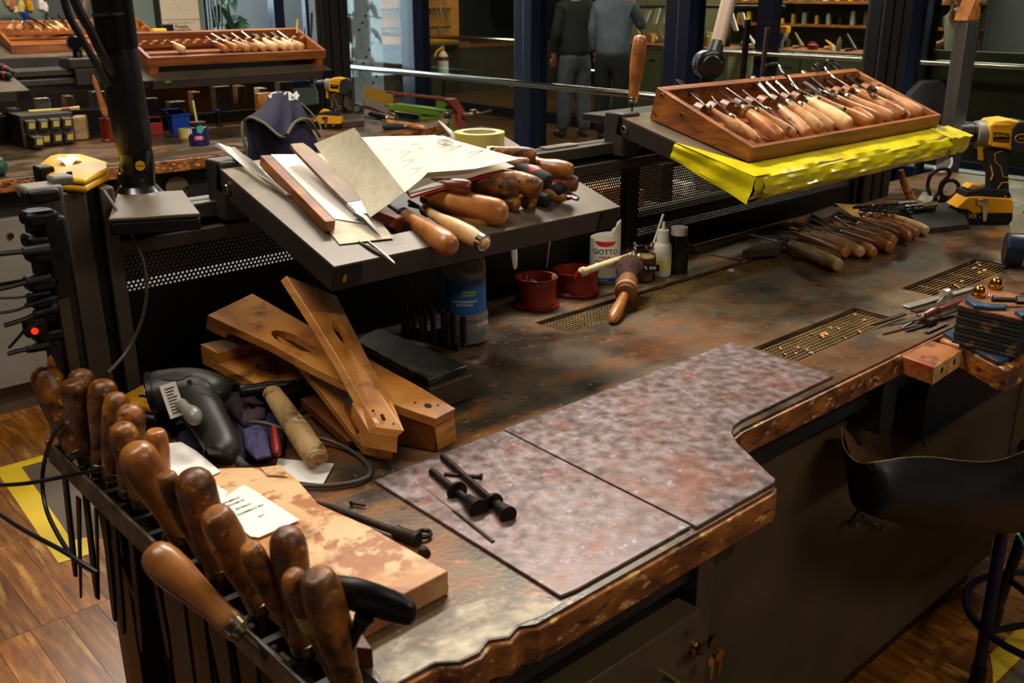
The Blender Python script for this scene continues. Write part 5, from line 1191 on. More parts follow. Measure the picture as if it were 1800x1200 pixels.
link('boot', M().tube(curve([D_(404, 786, .99), D_(414, 803, .985), D_(432, 822, .978)], 5), [k*7, k*9, k*6, k*9, k*6, k*9, k*6, k*8.5, k*6, k*8, k*5], 10), 'cable_grey', t)
cp = [P(430, 820, .978), P(446, 835, .968), P(482, 848, .962), P(530, 853, .956), P(585, 853, .9555), P(632, 845, .9555), P(650, 832, .9555), P(643, 812, .9555), P(610, 788, .957), P(570, 772, .962), P(520, 762, .972), P(470, 745, .985), P(440, 742, .985)]
link('cord', M().tube(curve(cp, 8), .0033, 10), 'cable_grey', t)
# yellow battery pack behind the handles
q = P(262, 745); T_ = frm(P(268, 740), P(330, 755)-P(230, 738))
t = thing('battery_pack', 'yellow and black battery pack lying behind the rack handles', 'battery', q)
link('housing', M(T_).bb(-.05, .045, -.045, .055, .001, .032), 'black', t, bev=.008)
link('top_cover', M(T_).bb(-.042, .038, -.035, .048, .030, .046), 'drill_yellow', t, bev=.006)
link('label_plate', M(T_).bb(-.012, .022, -.012, .008, .046, .0467), 'black', t)
text('DEWALT', .009, T_ @ MX.Translation((.005, -.002, .0469)), 'white', t); text('XR 18V\n5.0Ah', .010, T_ @ MX.Translation((.0, .025, .0465)), 'black', t)
# ================================================================= PLANK, TAGS, PAPER BY THE HAMMER
pl = [P(x, y, .981) for x, y in ((788, 1003), (709, 1044), (605, 1098), (520, 1060), (420, 960), (335, 870), (385, 822), (495, 820), (525, 845), (560, 885), (650, 925))]
t = single('wood_plank', M().prism([(p.x, p.y) for p in pl], .9512, .981), 'plank_wood', 'pale stained spruce plank lying beside the rack under the white tags', 'plank', bev=.0015)
t2 = single('wood_block', M().hexa([P(x, y, .975) for x, y in ((592, 1080), (625, 1095), (655, 1140), (600, 1135))], V((0, 0, -.0235))), 'clamp_dark', 'dark wood offcut right behind the frontmost handles', 'block', bev=.001)
def wsheet(pts, z, th, n=None): return M().prism([(P(x, y, z).x, P(x, y, z).y) for x, y in pts], z, z+th)
single('paper_card', wsheet([(296, 780), (318, 777), (345, 793), (388, 829), (369, 838), (373, 848), (402, 866), (388, 880), (350, 870), (300, 830)], .9825, .0008), 'paper_white', 'white cut card lying between the handles and the scanner', 'card')
tg = single('paper_tag', wsheet([(358, 886), (374, 876), (385, 880), (428, 852), (440, 858), (527, 914), (455, 945), (440, 943), (402, 912)], .9840, .0008), 'paper_white', 'white printed hang tag lying on the stained plank', 'tag')
tx = (P(527, 914, .984)-P(428, 852, .984)).normalized(); tyv = V((0, 0, 1)).cross(tx)
def tagtext(s, sz, x, y): o = P(x, y, .9852); return text(s, sz, MX(((-tyv.x, tx.x*-1, 0, o.x), (-tyv.y, -tx.y, 0, o.y), (-tyv.z*0, 0, 1, o.z), (0, 0, 0, 1))), 'black', tg, th=.0002, name='print')
tagtext('COMUNE', .0062, 405, 880); tagtext('DI MISURE', .0055, 414, 884); tagtext('NR COMMESSA', .0055, 440, 896); tagtext('CLIENTE', .0058, 428, 890); tagtext('123', .0058, 460, 906)
single('paper_note', wsheet([(484, 826), (489, 806), (587, 815), (568, 851), (520, 846)], .953, .0006), 'paper_white', 'small white paper note beneath the hammer handle', 'paper')
single('leather_patch', wsheet([(458, 822), (494, 818), (506, 838), (470, 836)], .9825, .001), 'plank_wood', 'small peach-coloured offcut at the back of the plank', 'offcut')
# ================================================================= SCREWS AND RODS
def at(x, y, h=.004): return P(x, y, .9545+h)
def longscrew(lb, A, B, c1, c2, r):
    A, B = at(*A), at(*B, .007); k = rpx(A, 1); t = thing('clamp_screw', lb, 'screw', (A+B)/2-V((0, 0, .004)), 'iron clamp screws on the steel plate')
    m = M().tube([A, B], [r*k, r*k], 12); link('rod', m, 'screw_dark', t)
    d = (B-A).normalized(); L = (B-A).length
    link('collar', M().lathe([(0, r*1.3*k), (.2, r*2.6*k), (.8, r*2.6*k), (1, r*1.3*k)], A+d*L*c1, A+d*(L*c1+.008), 18), 'screw_dark', t)
    link('cup', M().lathe([(0, r*1.5*k), (.25, r*1.7*k), (1, r*2.5*k)], A+d*L*c2, B+d*.006, 18), 'screw_dark', t)
    link('cup_hollow', M().lathe([(0, r*1.9*k), (1, r*1.9*k)], B+d*.005, B+d*.0065, 18), 'deep_black', t)
longscrew('longest dark iron clamp screw on the steel plate', (778, 802), (890, 902), .80, .87, 6)
longscrew('shorter dark clamp screw left of the longest one', (759, 828), (838, 892), .55, .80, 7)
A, B = at(781, 833, .002), at(843, 838, .002)
t = thing('nail', 'short headed iron pin lying across the longest clamp screw', 'pin', A); k = rpx(A, 1)
link('shank', M().tube([A, B], 3.6*k, 10).lathe([(0, 5*k), (.4, 7*k), (1, 6*k)], B, B+(B-A).normalized()*.004, 12), 'screw_dark', t)
A, B = at(716, 834, -.001), at(867, 954, -.001); k = rpx(A, 1)
t = thing('steel_rod', 'long thin steel rod lying near the left edge of the plate', 'rod', (A+B)/2)
link('rod', M().tube([A, A*.45+B*.55, A*.4+B*.6, B], [1*k, 2*k, 4*k, 4.3*k], 10), 'file_steel', t)
A, B = P(548, 880, .958), P(735, 948, .959); k = rpx(B, 1)
t = thing('clamp_screw', 'long dark clamp screw beside the pale plank, cup end by the washer', 'screw', (A+B)/2); d = (B-A).normalized(); L = (B-A).length
link('rod', M().tube([A, A+d*L*.2, A+d*L*.8], [2*k, 7*k, 7*k], 12), 'screw_dark', t)
link('cup', M().lathe([(0, 8*k), (.1, 13*k), (.35, 11*k), (.5, 12*k), (1, 13*k)], A+d*L*.78, B, 18), 'screw_dark', t)
link('cup_hollow', M().lathe([(0, 9*k), (1, 9*k)], B-d*.0005, B+d*.0004, 16), 'deep_black', t)
def torus(o, R_, r, n=24, k=8):
    m = M()
    for i in range(n):
        a = 2*PI*i/n
        for j in range(k): b_ = 2*PI*j/k; m.v.append(V((o.x+(R_+r*math.cos(b_))*math.cos(a), o.y+(R_+r*math.cos(b_))*math.sin(a), o.z+r*math.sin(b_))))
    for i in range(n):
        for j in range(k): m.f.append([i*k+j, ((i+1) % n)*k+j, ((i+1) % n)*k+(j+1) % k, i*k+(j+1) % k])
    return m
q = P(745, 938, .955); single('washer', torus(q, 12*k, 4.2*k), 'blade_dark', 'thick steel washer ring beside the clamp screw cup', 'washer')
q = P(745, 966, .957); t = thing('hex_nut', 'small dark nut in front of the thick washer', 'nut', V((q.x, q.y, .951)))
link('nut', M().lathe([(0, 12*k), (.2, 12*k), (.6, 9*k), (1, 7*k)], (q.x, q.y, .951), (q.x, q.y, .960), 18), 'screw_dark', t); link('bore', M().lathe([(0, 4*k), (1, 4*k)], (q.x, q.y, .959), (q.x, q.y, .9604), 12), 'deep_black', t)
A, B = P(620, 884, .954), P(642, 888, .954)
t = thing('small_screw', 'tiny loose screw between the cord and the plate corner', 'screw', A); link('shank', M().tube([A, B], 3*k, 8).lathe([(0, 6*k), (1, 4*k)], A-V((.003, 0, 0)), A, 10), 'screw_dark', t)
# loose ring on the long grating
q = P(1285, 475, .952); single('metal_ring', torus(q, rpx(q, 6), rpx(q, 1.2), 20, 6), 'silver_worn', 'small bright ring lying on the long rear grating', 'ring')
# wood shavings on the gratings
rr = random.Random(11); sm = None
spots = [(rr.uniform(G1[0]+.02, G1[1]-.02), rr.uniform(G1[2]+.015, G1[3]-.015)) for _ in range(17)]+[(rr.uniform(G2[0]+.02, G2[1]-.02), rr.uniform(G2[2]+.015, G2[3]-.015)) for _ in range(8)]
for i, (x, y) in enumerate(spots):
    if sm is None:
        m = M(); m.sheet([(-.009, -.005, 0), (.010, -.006, 0), (.008, .006, .001), (-.010, .004, 0)], 4, 3, .0006, lambda u, v: .004*math.sin(u*3.1)+.001*math.sin(v*7)); o = single('wood_shaving', m, 'shaving', 'small curled wood shaving lying on a bench-top grating', 'shaving', 'shavings on the gratings'); sm = o
    else: o = sm.copy(); S.collection.objects.link(o)
    o.location = (x, y, BZ-.0065); o.rotation_euler = (rr.uniform(-.1, .1), 0, rr.uniform(0, 6)); s = rr.uniform(.4, .8); o.scale = (s, s, s)
# ================================================================= CHISELS LYING ON THE RIGHT OF THE BENCH
def lay(lb, a, b_, c, r, mt, pf, bt='rod', bw=6, ring=None, ha=None, hb=None, hc=None, bm='blade'):
    A0 = P(*a); k = rpx(A0, 1); R_ = r*k
    A = P(a[0], a[1], .951+R_+(ha or 0)); B = P(b_[0], b_[1], .951+R_*.9+(hb or 0)); C = P(c[0], c[1], .953+(hc if hc is not None else .012))
    return tool(lb, A, B, C, R_, mt, pf, bt, bw*k, ring=ring, group='chisels laid out on the bench')
CH = 'chrome'
lay('front pale chisel with ringed butt, nearest of the row on the bench', (1474, 466), (1393, 432), (1318, 412), 13, 'handle_pale', 'ringed', 'flat', 9)
lay('thin orange chisel handle with green band, second of the bench row', (1477, 452), (1388, 424), (1340, 414), 8, 'handle_mid', 'slim', 'rod', 4, ring=(.1, 'green_paint'), ha=.004, hb=.004)
lay('dark-waisted chisel with broad pale butt, third of the bench row', (1488, 444), (1412, 414), (1350, 401), 13, 'handle_mid', 'carve', 'rod', 4)
lay('yellowish chisel with black gap ring at its butt, left one of two', (1514, 444), (1432, 412), (1362, 398), 12, 'handle_light', 'carve', 'rod', 6, ring=(.10, 'black'))
lay('brown chisel with black gap ring at its butt, right one of two', (1536, 444), (1452, 410), (1394, 390), 12, 'handle_mid', 'carve', 'rod', 5, ring=(.12, 'black'))
lay('orange chisel with stepped butt in the middle of the bench row', (1565, 435), (1484, 408), (1420, 383), 11, 'handle_mid', 'ringed', 'rod', 6)
lay('chisel with round-ended tan handle behind the stepped one', (1572, 424), (1500, 402), (1463, 378), 12, 'handle_mid', 'carve', 'rod', 5)
lay('short brown handle hidden between two rounder ones', (1586, 418), (1512, 396), (1460, 386), 10, 'handle_dark', 'carve', 'rod', 4)
lay('smooth round-butted brown handle, third from the right end', (1600, 417), (1520, 388), (1475, 374), 12, 'handle_mid', 'round', 'rod', 5, ha=.004)
lay('brown handle with steel ring butt, second from the right end', (1612, 411), (1530, 380), (1490, 372), 10, 'handle_mid', 'carve', 'rod', 5, ring=(.08, CH), hb=.008)
lay('tan handle with steel ring butt at the right end of the bench row', (1629, 406), (1556, 378), (1500, 368), 10, 'handle_light', 'carve', 'rod', 5, ring=(.08, CH), hb=.008)
A, B = P(1468, 358, .99), P(1522, 385, .965)
single('yellow_spatula', M().hexa([P(1468, 357, .985), P(1502, 360, .985), P(1524, 379, .965), P(1508, 385, .965)], V((0, 0, -.0015))), 'ochre', 'flat yellowed blade of a scraper lying across the bench chisels', 'scraper')
single('yellow_scrap', M().hexa([P(1378, 401, .965), P(1392, 398, .965), P(1420, 409, .96), P(1414, 414, .96)], V((0, 0, -.003))), 'ochre', 'yellow plastic blade guard between the first bench chisels', 'blade guard')
single('spokeshave', M().hexa([P(1304, 440, .975), P(1318, 434, .975), P(1378, 420, .975), P(1372, 434, .975)], V((0, 0, -.023))), 'wood_dull', 'small dark wooden plane body left of the bench chisels', 'plane', bev=.002)
single('metal_sheet', M().hexa([P(1249, 447, .953), P(1300, 424, .957), P(1325, 436, .956), P(1308, 457, .953)], V((0, 0, -.0012))), 'card_beige', 'dull flat metal sheet lying by the screen foot', 'sheet').data.materials.clear()
bpy.data.objects['metal_sheet'].data.materials.append(MT['tray_steel'])
single('dark_block', M().hexa([P(1425, 375, .975), P(1462, 361, .975), P(1476, 368, .975), P(1448, 384, .975)], V((0, 0, -.023))), 'wood_dull', 'dark wooden block by the screen behind the bench chisels', 'block', bev=.002)
# bevelled steel bar with drill bits on top
bt = [P(1608, 370, .99), P(1690, 364, .99), P(1640, 355, .99), P(1560, 362, .99)]
f1 = [P(1596, 372, .99), P(1693, 369, .99), P(1672, 355, .99), P(1575, 360, .99)]
m = M(); m.hexa(f1, [P(1618, 403, .965), P(1704, 394, .965), V((f1[2].x+.03, f1[2].y, .951)), V((f1[3].x-.0, f1[3].y, .951))])
t = thing('steel_bar', 'chamfered dark steel bar in front of the scissors', 'bar', V((2.6, 1.35, .951)))
link('bevelled_top', m, 'rubber', t, bev=.002)
l0, l1 = P(1618, 403, .965), P(1704, 394, .965)
link('bar_foot', M().hexa([l0, l1, V((f1[2].x+.03, f1[2].y, .965)), V((f1[3].x, f1[3].y, .965))], V((0, 0, -.0135))), 'wood_dull', t)
bpy.context.view_layer.update()
for i, (a, b_, r) in enumerate((((1500, 365), (1610, 356), 4), ((1520, 368), (1620, 362), 4), ((1560, 370), (1645, 358), 5), ((1540, 372), (1636, 366), 3), ((1605, 369), (1642, 366), 4.5), ((1510, 369), (1580, 374), 3))):
    A, B = P(*a, .998), P(*b_, .998); k = rpx(A, 1)
    t = thing('drill_bit', 'dark twist drill bit on the chamfered bar, '+['rearmost', 'second from the rear', 'thickest', 'long thin one in the middle', 'short one by the scissors', 'frontmost thin one'][i], 'drill bit', (A+B)/2-V((0, 0, .004)), 'drill bits on the chamfered bar')
    d = (B-A); e1 = d.normalized().cross(V((0, 0, 1))); e2 = e1.cross(d.normalized()); m = M()
    n = 36; m.tube([A+d*(q/n)*.72 for q in range(n+1)], r*k*.65, 6)
    link('flute', M().tube([A+d*(q/n)*.72+(e1*math.cos(q*.9)+e2*math.sin(q*.9))*r*k*.5 for q in range(n+1)], r*k*.45, 6), 'blade_dark', t)
    link('core', m, 'blade_dark', t); link('shank', M().tube([A+d*.7, B], r*k, 10), 'blade', t)
# ---- shapes drawn in a vertical plane facing the camera
def vplane(base, px0, py0, sy=None):
    k = rpx(base, 1); lean = (px0-900)/(5355-py0); 
    fw = V((FW.x, FW.y, 0)).normalized()
    kz = (zat(base, py0-100)-base[2])/100 if True else k
    T = MX(((RT.x, 0, fw.x, base[0]), (RT.y, 0, fw.y, base[1]), (0, 1, 0, base[2]), (0, 0, 0, 1)))
    def c(px, py): return ((px-px0-lean*(py0-py))*k, (py0-py)*kz)
    return T, c, k, kz
def drill(lb, base, px0, py0, S_=1.0, texts=True, group=None):
    """outlines given in the near drill's own pixel frame, base at (1725,392); S_ scales them"""
    T, c_, k, kz = vplane(base, px0, py0)
    def c(x, y): return c_(px0+(x-1725)*S_, py0+(y-392)*S_)
    t = thing('cordless_drill', lb, 'drill', base, group)
    def pr(name, pts, d, mt, bev=.004, off=0, par=t): return link(name, M(T).prism([c(x, y) for x, y in pts], off-d/2, off+d/2), mt, par, bev=bev*S_, seg=3)
    q = k*S_
    pr('battery', [(1676, 362), (1686, 393), (1712, 397), (1764, 393), (1771, 384), (1771, 362)], 42*q, 'black', .006)
    pr('battery_top', [(1672, 363), (1692, 343), (1708, 342), (1768, 346), (1772, 356), (1771, 372), (1700, 372), (1690, 365)], 44*q, 'drill_yellow', .004)
    pr('base_foot', [(1690, 346), (1692, 334), (1722, 328), (1764, 332), (1769, 342), (1762, 352), (1700, 354)], 40*q, 'rubber', .004)
    pr('display_pad', [(1695, 330), (1704, 323), (1722, 325), (1729, 332), (1718, 339)], 26*q, 'drill_yellow', .002)
    g = pr('handle', [(1736, 336), (1737, 308), (1728, 284), (1724, 262), (1768, 262), (1766, 290), (1768, 336)], 26*q, 'rubber', .006)
    fr = -13.6*q
    link('handle_trim', M().tube([T @ V((*c(x, y), fr)) for x, y in ((1756, 265), (1742, 270), (1743, 284), (1752, 292), (1757, 310), (1770, 311))], .0011*S_+.0003, 6).tube([T @ V((*c(x, y), fr)) for x, y in ((1770, 319), (1754, 320), (1746, 332))], .0014*S_, 6).tube([T @ V((*c(x, y), fr)) for x, y in ((1735, 290), (1739, 306), (1735, 316))], .0025*S_, 6), 'drill_yellow', g)
    pr('trigger', [(1716, 256), (1742, 257), (1734, 266), (1725, 284), (1716, 282)], 14*q, 'drill_yellow', .002)
    pr('trigger_guard', [(1713, 262), (1719, 268), (1719, 286), (1714, 282)], 12*q, 'black', .001)
    h = pr('motor_housing', [(1728, 222), (1738, 214), (1762, 211), (1786, 216), (1790, 252), (1770, 264), (1728, 256)], 46*q, 'drill_yellow', .007)
    pr('housing_rib', [(1734, 219), (1764, 219), (1764, 224), (1734, 224)], 49*q, 'drill_yellow', .001, par=h); pr('housing_rib', [(1734, 252), (1762, 254), (1762, 259), (1734, 257)], 49*q, 'drill_yellow', .001, par=h)
    pr('rear_cap', [(1766, 228), (1774, 216), (1790, 214), (1801, 222), (1803, 250), (1790, 268), (1770, 270), (1764, 256)], 50*q, 'rubber', .006)
    def ly(name, pf, mt, n=24):
        a0, a1 = c(pf[0][0], 238), c(pf[-1][0], 238); A, B = T @ V((*a0, 0)), T @ V((*a1, 0)); L = pf[-1][0]-pf[0][0]
        return link(name, M().lathe([((x-pf[0][0])/L, r*q) for x, r in pf], A, B, n), mt, t)
    ly('clutch_ring', [(1712, 17), (1714, 21), (1728, 22.5), (1732, 21)], 'cabinet_grey')
    ly('chuck', [(1679, 7), (1682, 11), (1686, 16), (1700, 18.5), (1706, 18.5), (1708, 17), (1714, 18)], 'black')
    ly('bit_holder', [(1660, 2.5), (1679, 2.8)], 'chrome', 6)
    pr('belt_clip', [(1706, 346), (1724, 346), (1726, 352), (1722, 384), (1716, 386), (1715, 358), (1706, 356)], 3*q, 'chrome', .0008, off=-25*q)
    vw = -V((FW.x, FW.y, 0)).normalized()
    def tx(s, sz, x, y, mt, off, **kw):
        o = T @ V((*c(x, y), off)); text(s, sz*S_, MX(((RT.x, 0, vw.x, o.x), (RT.y, 0, vw.y, o.y), (0, 1, 0, o.z), (0, 0, 0, 1))), mt, t, **kw)
    pr('name_plate', [(1735, 233), (1763, 235), (1762, 250), (1735, 248)], 48.5*q, 'black', .0005)
    tx('DEWALT', .0125, 1749, 238.5, 'drill_yellow', -24.7*q, sx=.95)
    if texts:
        tx('20V XR LITHIUM ION', .0042, 1749, 246, 'drill_yellow', -24.7*q)
        link('badge_ring', M().tube([T @ V((*c(1785+14*math.cos(a)*abs(math.cos(a))**-.3, 243+7*math.sin(a)), -25.5*q)) for a in [i*PI/12+.01 for i in range(25)]], .0011, 6), 'drill_yellow', t)
        tx('BRUSHLESS', .0052, 1785, 243, 'drill_yellow', -25.4*q)
        tx('XR', .020, 1700, 377, 'drill_yellow', -21.5*q); tx('5.0Ah', .007, 1716, 379, 'drill_yellow', -21.5*q); tx('M', .010, 1757, 343, 'drill_yellow', -20.6*q)
    else: tx('XR', .018, 1745, 378, 'drill_yellow', -21.5*q)
    return t
drill('large yellow and black cordless drill standing upright at the right end of the bench', P(1725, 390), 1725, 390, 1.0)
drill('far yellow cordless drill standing behind the navy apron', P(578, 226), 578, 226, .50, texts=False)
# scissors
b_ = P(1656, 362); T, c, k, kz = vplane(b_, 1656, 362)
t = thing('scissors', 'big black-handled scissors standing open between the steel bar and the drill', 'scissors', b_)
def loopz(pts): return curve([T @ V((*c(x, y), 0)) for x, y in pts], 4)
link('handle_loop', M().tube(loopz([(1640, 352), (1631, 330), (1636, 308), (1652, 297), (1667, 298), (1668, 308), (1655, 322), (1650, 340), (1640, 347), (1641, 354)]), 3.4*k, 8), 'black_satin', t)
link('handle_loop', M().tube(loopz([(1660, 352), (1654, 335), (1662, 319), (1676, 317), (1685, 326), (1680, 340), (1668, 347), (1659, 345)]), 3.4*k, 8), 'black_satin', t)
link('blade', M(T).prism([c(*p) for p in ((1636, 345), (1648, 347), (1650, 368), (1640, 368))], -.002, 0).prism([c(*p) for p in ((1655, 343), (1668, 350), (1650, 368), (1643, 368))], .001, .003), 'black_satin', t)
# orange hammer handle leaning, metal head
b_ = P(1600, 352); T, c, k, kz = vplane(b_, 1600, 352)
t = thing('leaning_mallet', 'mallet with orange wooden handle leaning behind the ribbed upright', 'mallet', b_)
link('handle', M().tube([T @ V((*c(x, y), .02)) for x, y in ((1588, 300), (1592, 320), (1600, 340), (1608, 354))], [4*k, 6*k, 7*k, 8*k], 12), 'handle_mid', t)
link('head', M().hexa([P(1612, 350, .985), P(1622, 336, .985), P(1644, 340, .985), P(1636, 356, .985)], V((0, 0, -.03))), 'silver_worn', t, bev=.003)
# protractor
q = PY(1657, 285, 1.62); k = rpx(q, 1); T = facing(q, -V((FW.x, FW.y, 0)))
arc = [(19*k*math.cos(a), 19*k*math.sin(a)) for a in [PI*1.02+i*PI/16 for i in range(17)]]
t = thing('protractor', 'pale half-round protractor hanging below the taped tray end', 'protractor', q)
link('scale', M(T @ MX.Rotation(.5, 4, 'Z')).prism([(18*k*math.cos(a), 18*k*math.sin(a)) for a in [PI+i*PI/16 for i in range(17)]]+[(14*k*math.cos(a), 14*k*math.sin(a)) for a in [2*PI-i*PI/16 for i in range(17)]], -.001, .001), 'white', t)
link('plate', M(T @ MX.Rotation(.5, 4, 'Z')).prism([(14*k*math.cos(a), 14*k*math.sin(a)) for a in [PI+i*PI/16 for i in range(17)]], -.0008, .0005), 'cabinet_grey', t)
for i in range(15): a = PI+(i+1)*PI/16; link('tick', M(T @ MX.Rotation(.5, 4, 'Z')).bb(-.0004, .0004, 15*k, 17.5*k, .001, .0013, T @ MX.Rotation(.5+a-PI/2, 4, 'Z')), 'black', t)
# slanted grey post with wooden block
A0, A1 = PY(1672, 345, 1.75), PY(1712, 38, 1.75); k = rpx(A0, 1)
t = thing('slanted_post', 'tall dark grey steel post topped with an orange wooden block, left of the big drill', 'post', V((A0.x, A0.y, 0)))
w_ = 24*k
link('post', M().hexa([A1+V((-w_*.9, 0, 0)), A1+V((w_*1.05, 0, 0)), A1+V((w_*1.05, .05, 0)), A1+V((-w_*.9, .05, 0))], [A0+V((-w_*1.2, 0, -.45)), A0+V((w_*.9, 0, -.45)), A0+V((w_*.9, .05, -.45)), A0+V((-w_*1.2, .05, -.45))]), 'anodised', t, bev=.003)
c0 = PY(1708, 36, 1.75); c1 = PY(1722, -12, 1.75)
link('wooden_block', M().hexa([c1+V((-.02, 0, 0)), c1+V((.028, 0, 0)), c1+V((.028, .05, 0)), c1+V((-.02, .05, 0))], [c0+V((-w_*.75, -.002, 0)), c0+V((w_*1.1, -.002, 0)), c0+V((w_*1.1, .052, 0)), c0+V((-w_*.75, .052, 0))]), 'handle_mid', t, bev=.002)
link('bolt', M().lathe([(0, .006), (1, .005)], PY(1723, 6, 1.748), PY(1723, 6, 1.748)+V((0, -.004, 0)), 10), 'black', t)
# dark seat back
b0 = PX(1628, 205, 4.1)
m = M(); T = facing(b0, V((-.7, -.75, .1)).normalized())
m.prism([(-.10, -.17), (-.11, .0), (-.09, .10), (-.04, .15), (.04, .15), (.09, .10), (.11, .0), (.10, -.17)], -.02, .02, T)
t = thing('work_chair', 'dark padded chair back behind the ribbed upright at right', 'chair', V((b0.x, b0.y, 0)))
link('backrest', m, 'rubber', t, bev=.015); link('post', M().tube([b0-V((0, 0, .15)), V((b0.x, b0.y, .45))], .02, 10), 'black', t)
link('seat', M().lathe([(0, .19), (.3, .21), (.8, .21), (1, .17)], (b0.x-.05, b0.y-.1, .43), (b0.x-.05, b0.y-.1, .50), 24), 'rubber', t)
for i in range(5): a = i*2*PI/5; link('foot', M().tube([(b0.x, b0.y, .08), (b0.x+.28*math.cos(a), b0.y+.28*math.sin(a), .02)], .018, 8), 'black', t)
link('column', M().tube([(b0.x, b0.y, .06), (b0.x, b0.y, .44)], .025, 12), 'black', t)
# ================================================================= SMALL TOOLS BY THE VICE
def flatbar(name, lb, cat, a, b_, w_, th, z, mt, pt=0, w2=None):
    A, B = P(*a, z), P(*b_, z); k = rpx(A, 1); L = (B-A).length; T = frm(A, B-A); w2 = w2 or w_
    pts = [(0, -w_*k/2), (L*(1-pt), -w2*k/2)]+([(L, 0)] if pt else [(L, -w2*k/2), (L, w2*k/2)])+[(L*(1-pt), w2*k/2), (0, w_*k/2)]
    if not pt: pts = [(0, -w_*k/2), (L, -w2*k/2), (L, w2*k/2), (0, w_*k/2)]
    return single(name, M(T).prism(pts, 0, th), mt, lb, cat, 'small tools piled beside the vice', bev=.0005)
flatbar('steel_knife', 'broad bright knife blade lying across the middle grating corner', 'knife', (1592, 540), (1722, 504), 17, .003, .953, 'silver_worn', .2, 12)
flatbar('flat_file', 'long dark flat file in the middle of the small tool pile', 'file', (1606, 549), (1715, 518), 13, .004, .962, 'file_steel')
flatbar('triangular_file', 'dark file whose tip points left over the near grating end', 'file', (1590, 553), (1530, 574), 9, .004, .957, 'file_steel', .5)
flatbar('pointed_scraper', 'greenish pointed scraper blade lying left of the tool pile', 'scraper', (1632, 556), (1562, 574), 11, .003, .958, 'ochre', .5).data.materials[0] = MT['wood_dull']
flatbar('flat_file', 'lowest thin flat file pointing left, nearest the grating', 'file', (1612, 572), (1552, 587), 5, .003, .9515, 'tray_steel')
flatbar('flat_file', 'thin dark needle file right of the lowest file', 'file', (1628, 572), (1590, 584), 6, .003, .9515, 'file_steel', .3)
flatbar('steel_rule', 'worn steel rule end sticking out from under the pile', 'ruler', (1664, 568), (1628, 584), 9, .002, .953, 'tray_steel')
flatbar('steel_rule', 'short wide toothed steel plate right of the orange handle', 'plate', (1644, 556), (1680, 545), 14, .003, .960, 'blade_dark')
flatbar('flat_file', 'reddish-brown wooden stick running into the tool pile from the vice', 'stick', (1640, 549), (1700, 528), 8, .007, .960, 'handle_red')
A, B = P(1631, 551, .963), P(1604, 571, .957); k = rpx(A, 1)
tool('small awl with chipped orange-red wooden handle in the tool pile', P(1648, 546, .962), P(1622, 556, .960), P(1584, 577, .954), 11*k, 'handle_red', 'carve', 'rod', 5*k, group='small tools piled beside the vice', cat='awl', name='awl')
q0, q1 = P(1664, 526, .970), P(1672, 520, .975); d = (q1-q0).normalized()
t = thing('wheel_cutter', 'small tool with a round steel disc and shaft on top of the tool pile', 'cutter', q0-V((0, 0, 12*k)))
ax = V((.75, -.2, .12)).normalized(); qc = P(1663, 519, .968)
link('disc', M().lathe([(0, 12*k), (.15, 13.5*k), (.85, 13.5*k), (1, 12*k)], qc-ax*.006, qc+ax*.006, 26), 'silver_worn', t)
link('shaft', M().tube([qc-ax*.006, P(1636, 545, .958)], [2.5*k, 2.5*k], 8).tube([qc+ax*.004, qc+ax*.016], 4*k, 10), 'silver_worn', t)
A, B = P(1630, 568, .9585), P(1646, 562, .9585)
t = thing('spring_collet', 'short dark ring-ended tube in front of the awl handle', 'collet', A); link('tube', M().lathe([(0, 7*k), (.3, 8*k), (.7, 8*k), (1, 6*k)], A, B, 16), 'file_steel', t); link('bore', M().lathe([(0, 5*k), (1, 5*k)], A-(B-A).normalized()*.0004, A, 12), 'deep_black', t)
# ================================================================= VICE ON ITS WOODEN BOARD
zt_ = .948
bd = [P(1662, 597, zt_), P(1772, 655, zt_), V((0, 0, 0)), V((0, 0, 0))]
x0_, yb_ = 1.86, .80
vp = [(1.885, .79), (1.845, .71), (1.80, .665), (1.755, .628)]
# outline on the board plane by pixels, rounded front corner
ol = [P(x, y, zt_) for x, y in ((1655, 588), (1690, 605), (1740, 632), (1766, 645), (1776, 645), (1788, 640), (1830, 612), (1900, 570))]
ol = [(1.872, .784)]+[(p.x, p.y) for p in ol[1:]]+[(2.62, .784)]
t = thing('vice_board', 'rounded orange wooden board projecting from the bench edge under the vice', 'board', (2.0, .72, .90))
link('board', M().prism(ol, .895, .945), 'wood_edge', t, bev=.006)
cx_, cy_ = sum(p[0] for p in ol)/len(ol), sum(p[1] for p in ol)/len(ol)
inn = [(x+(cx_-x)*.05, y+(.80-y)*.10) for x, y in ol[1:-1]]+[(2.6, .784), (1.89, .784)]
V_ = thing('bench_vice', 'rusty blue bench vice clamping a ribbed black rubber block, with brass domed nuts', 'vice', (2.0, .72, .9455))
link('base_plate', M().prism(inn, .9455, .953), 'steel_blue', V_, bev=.001)
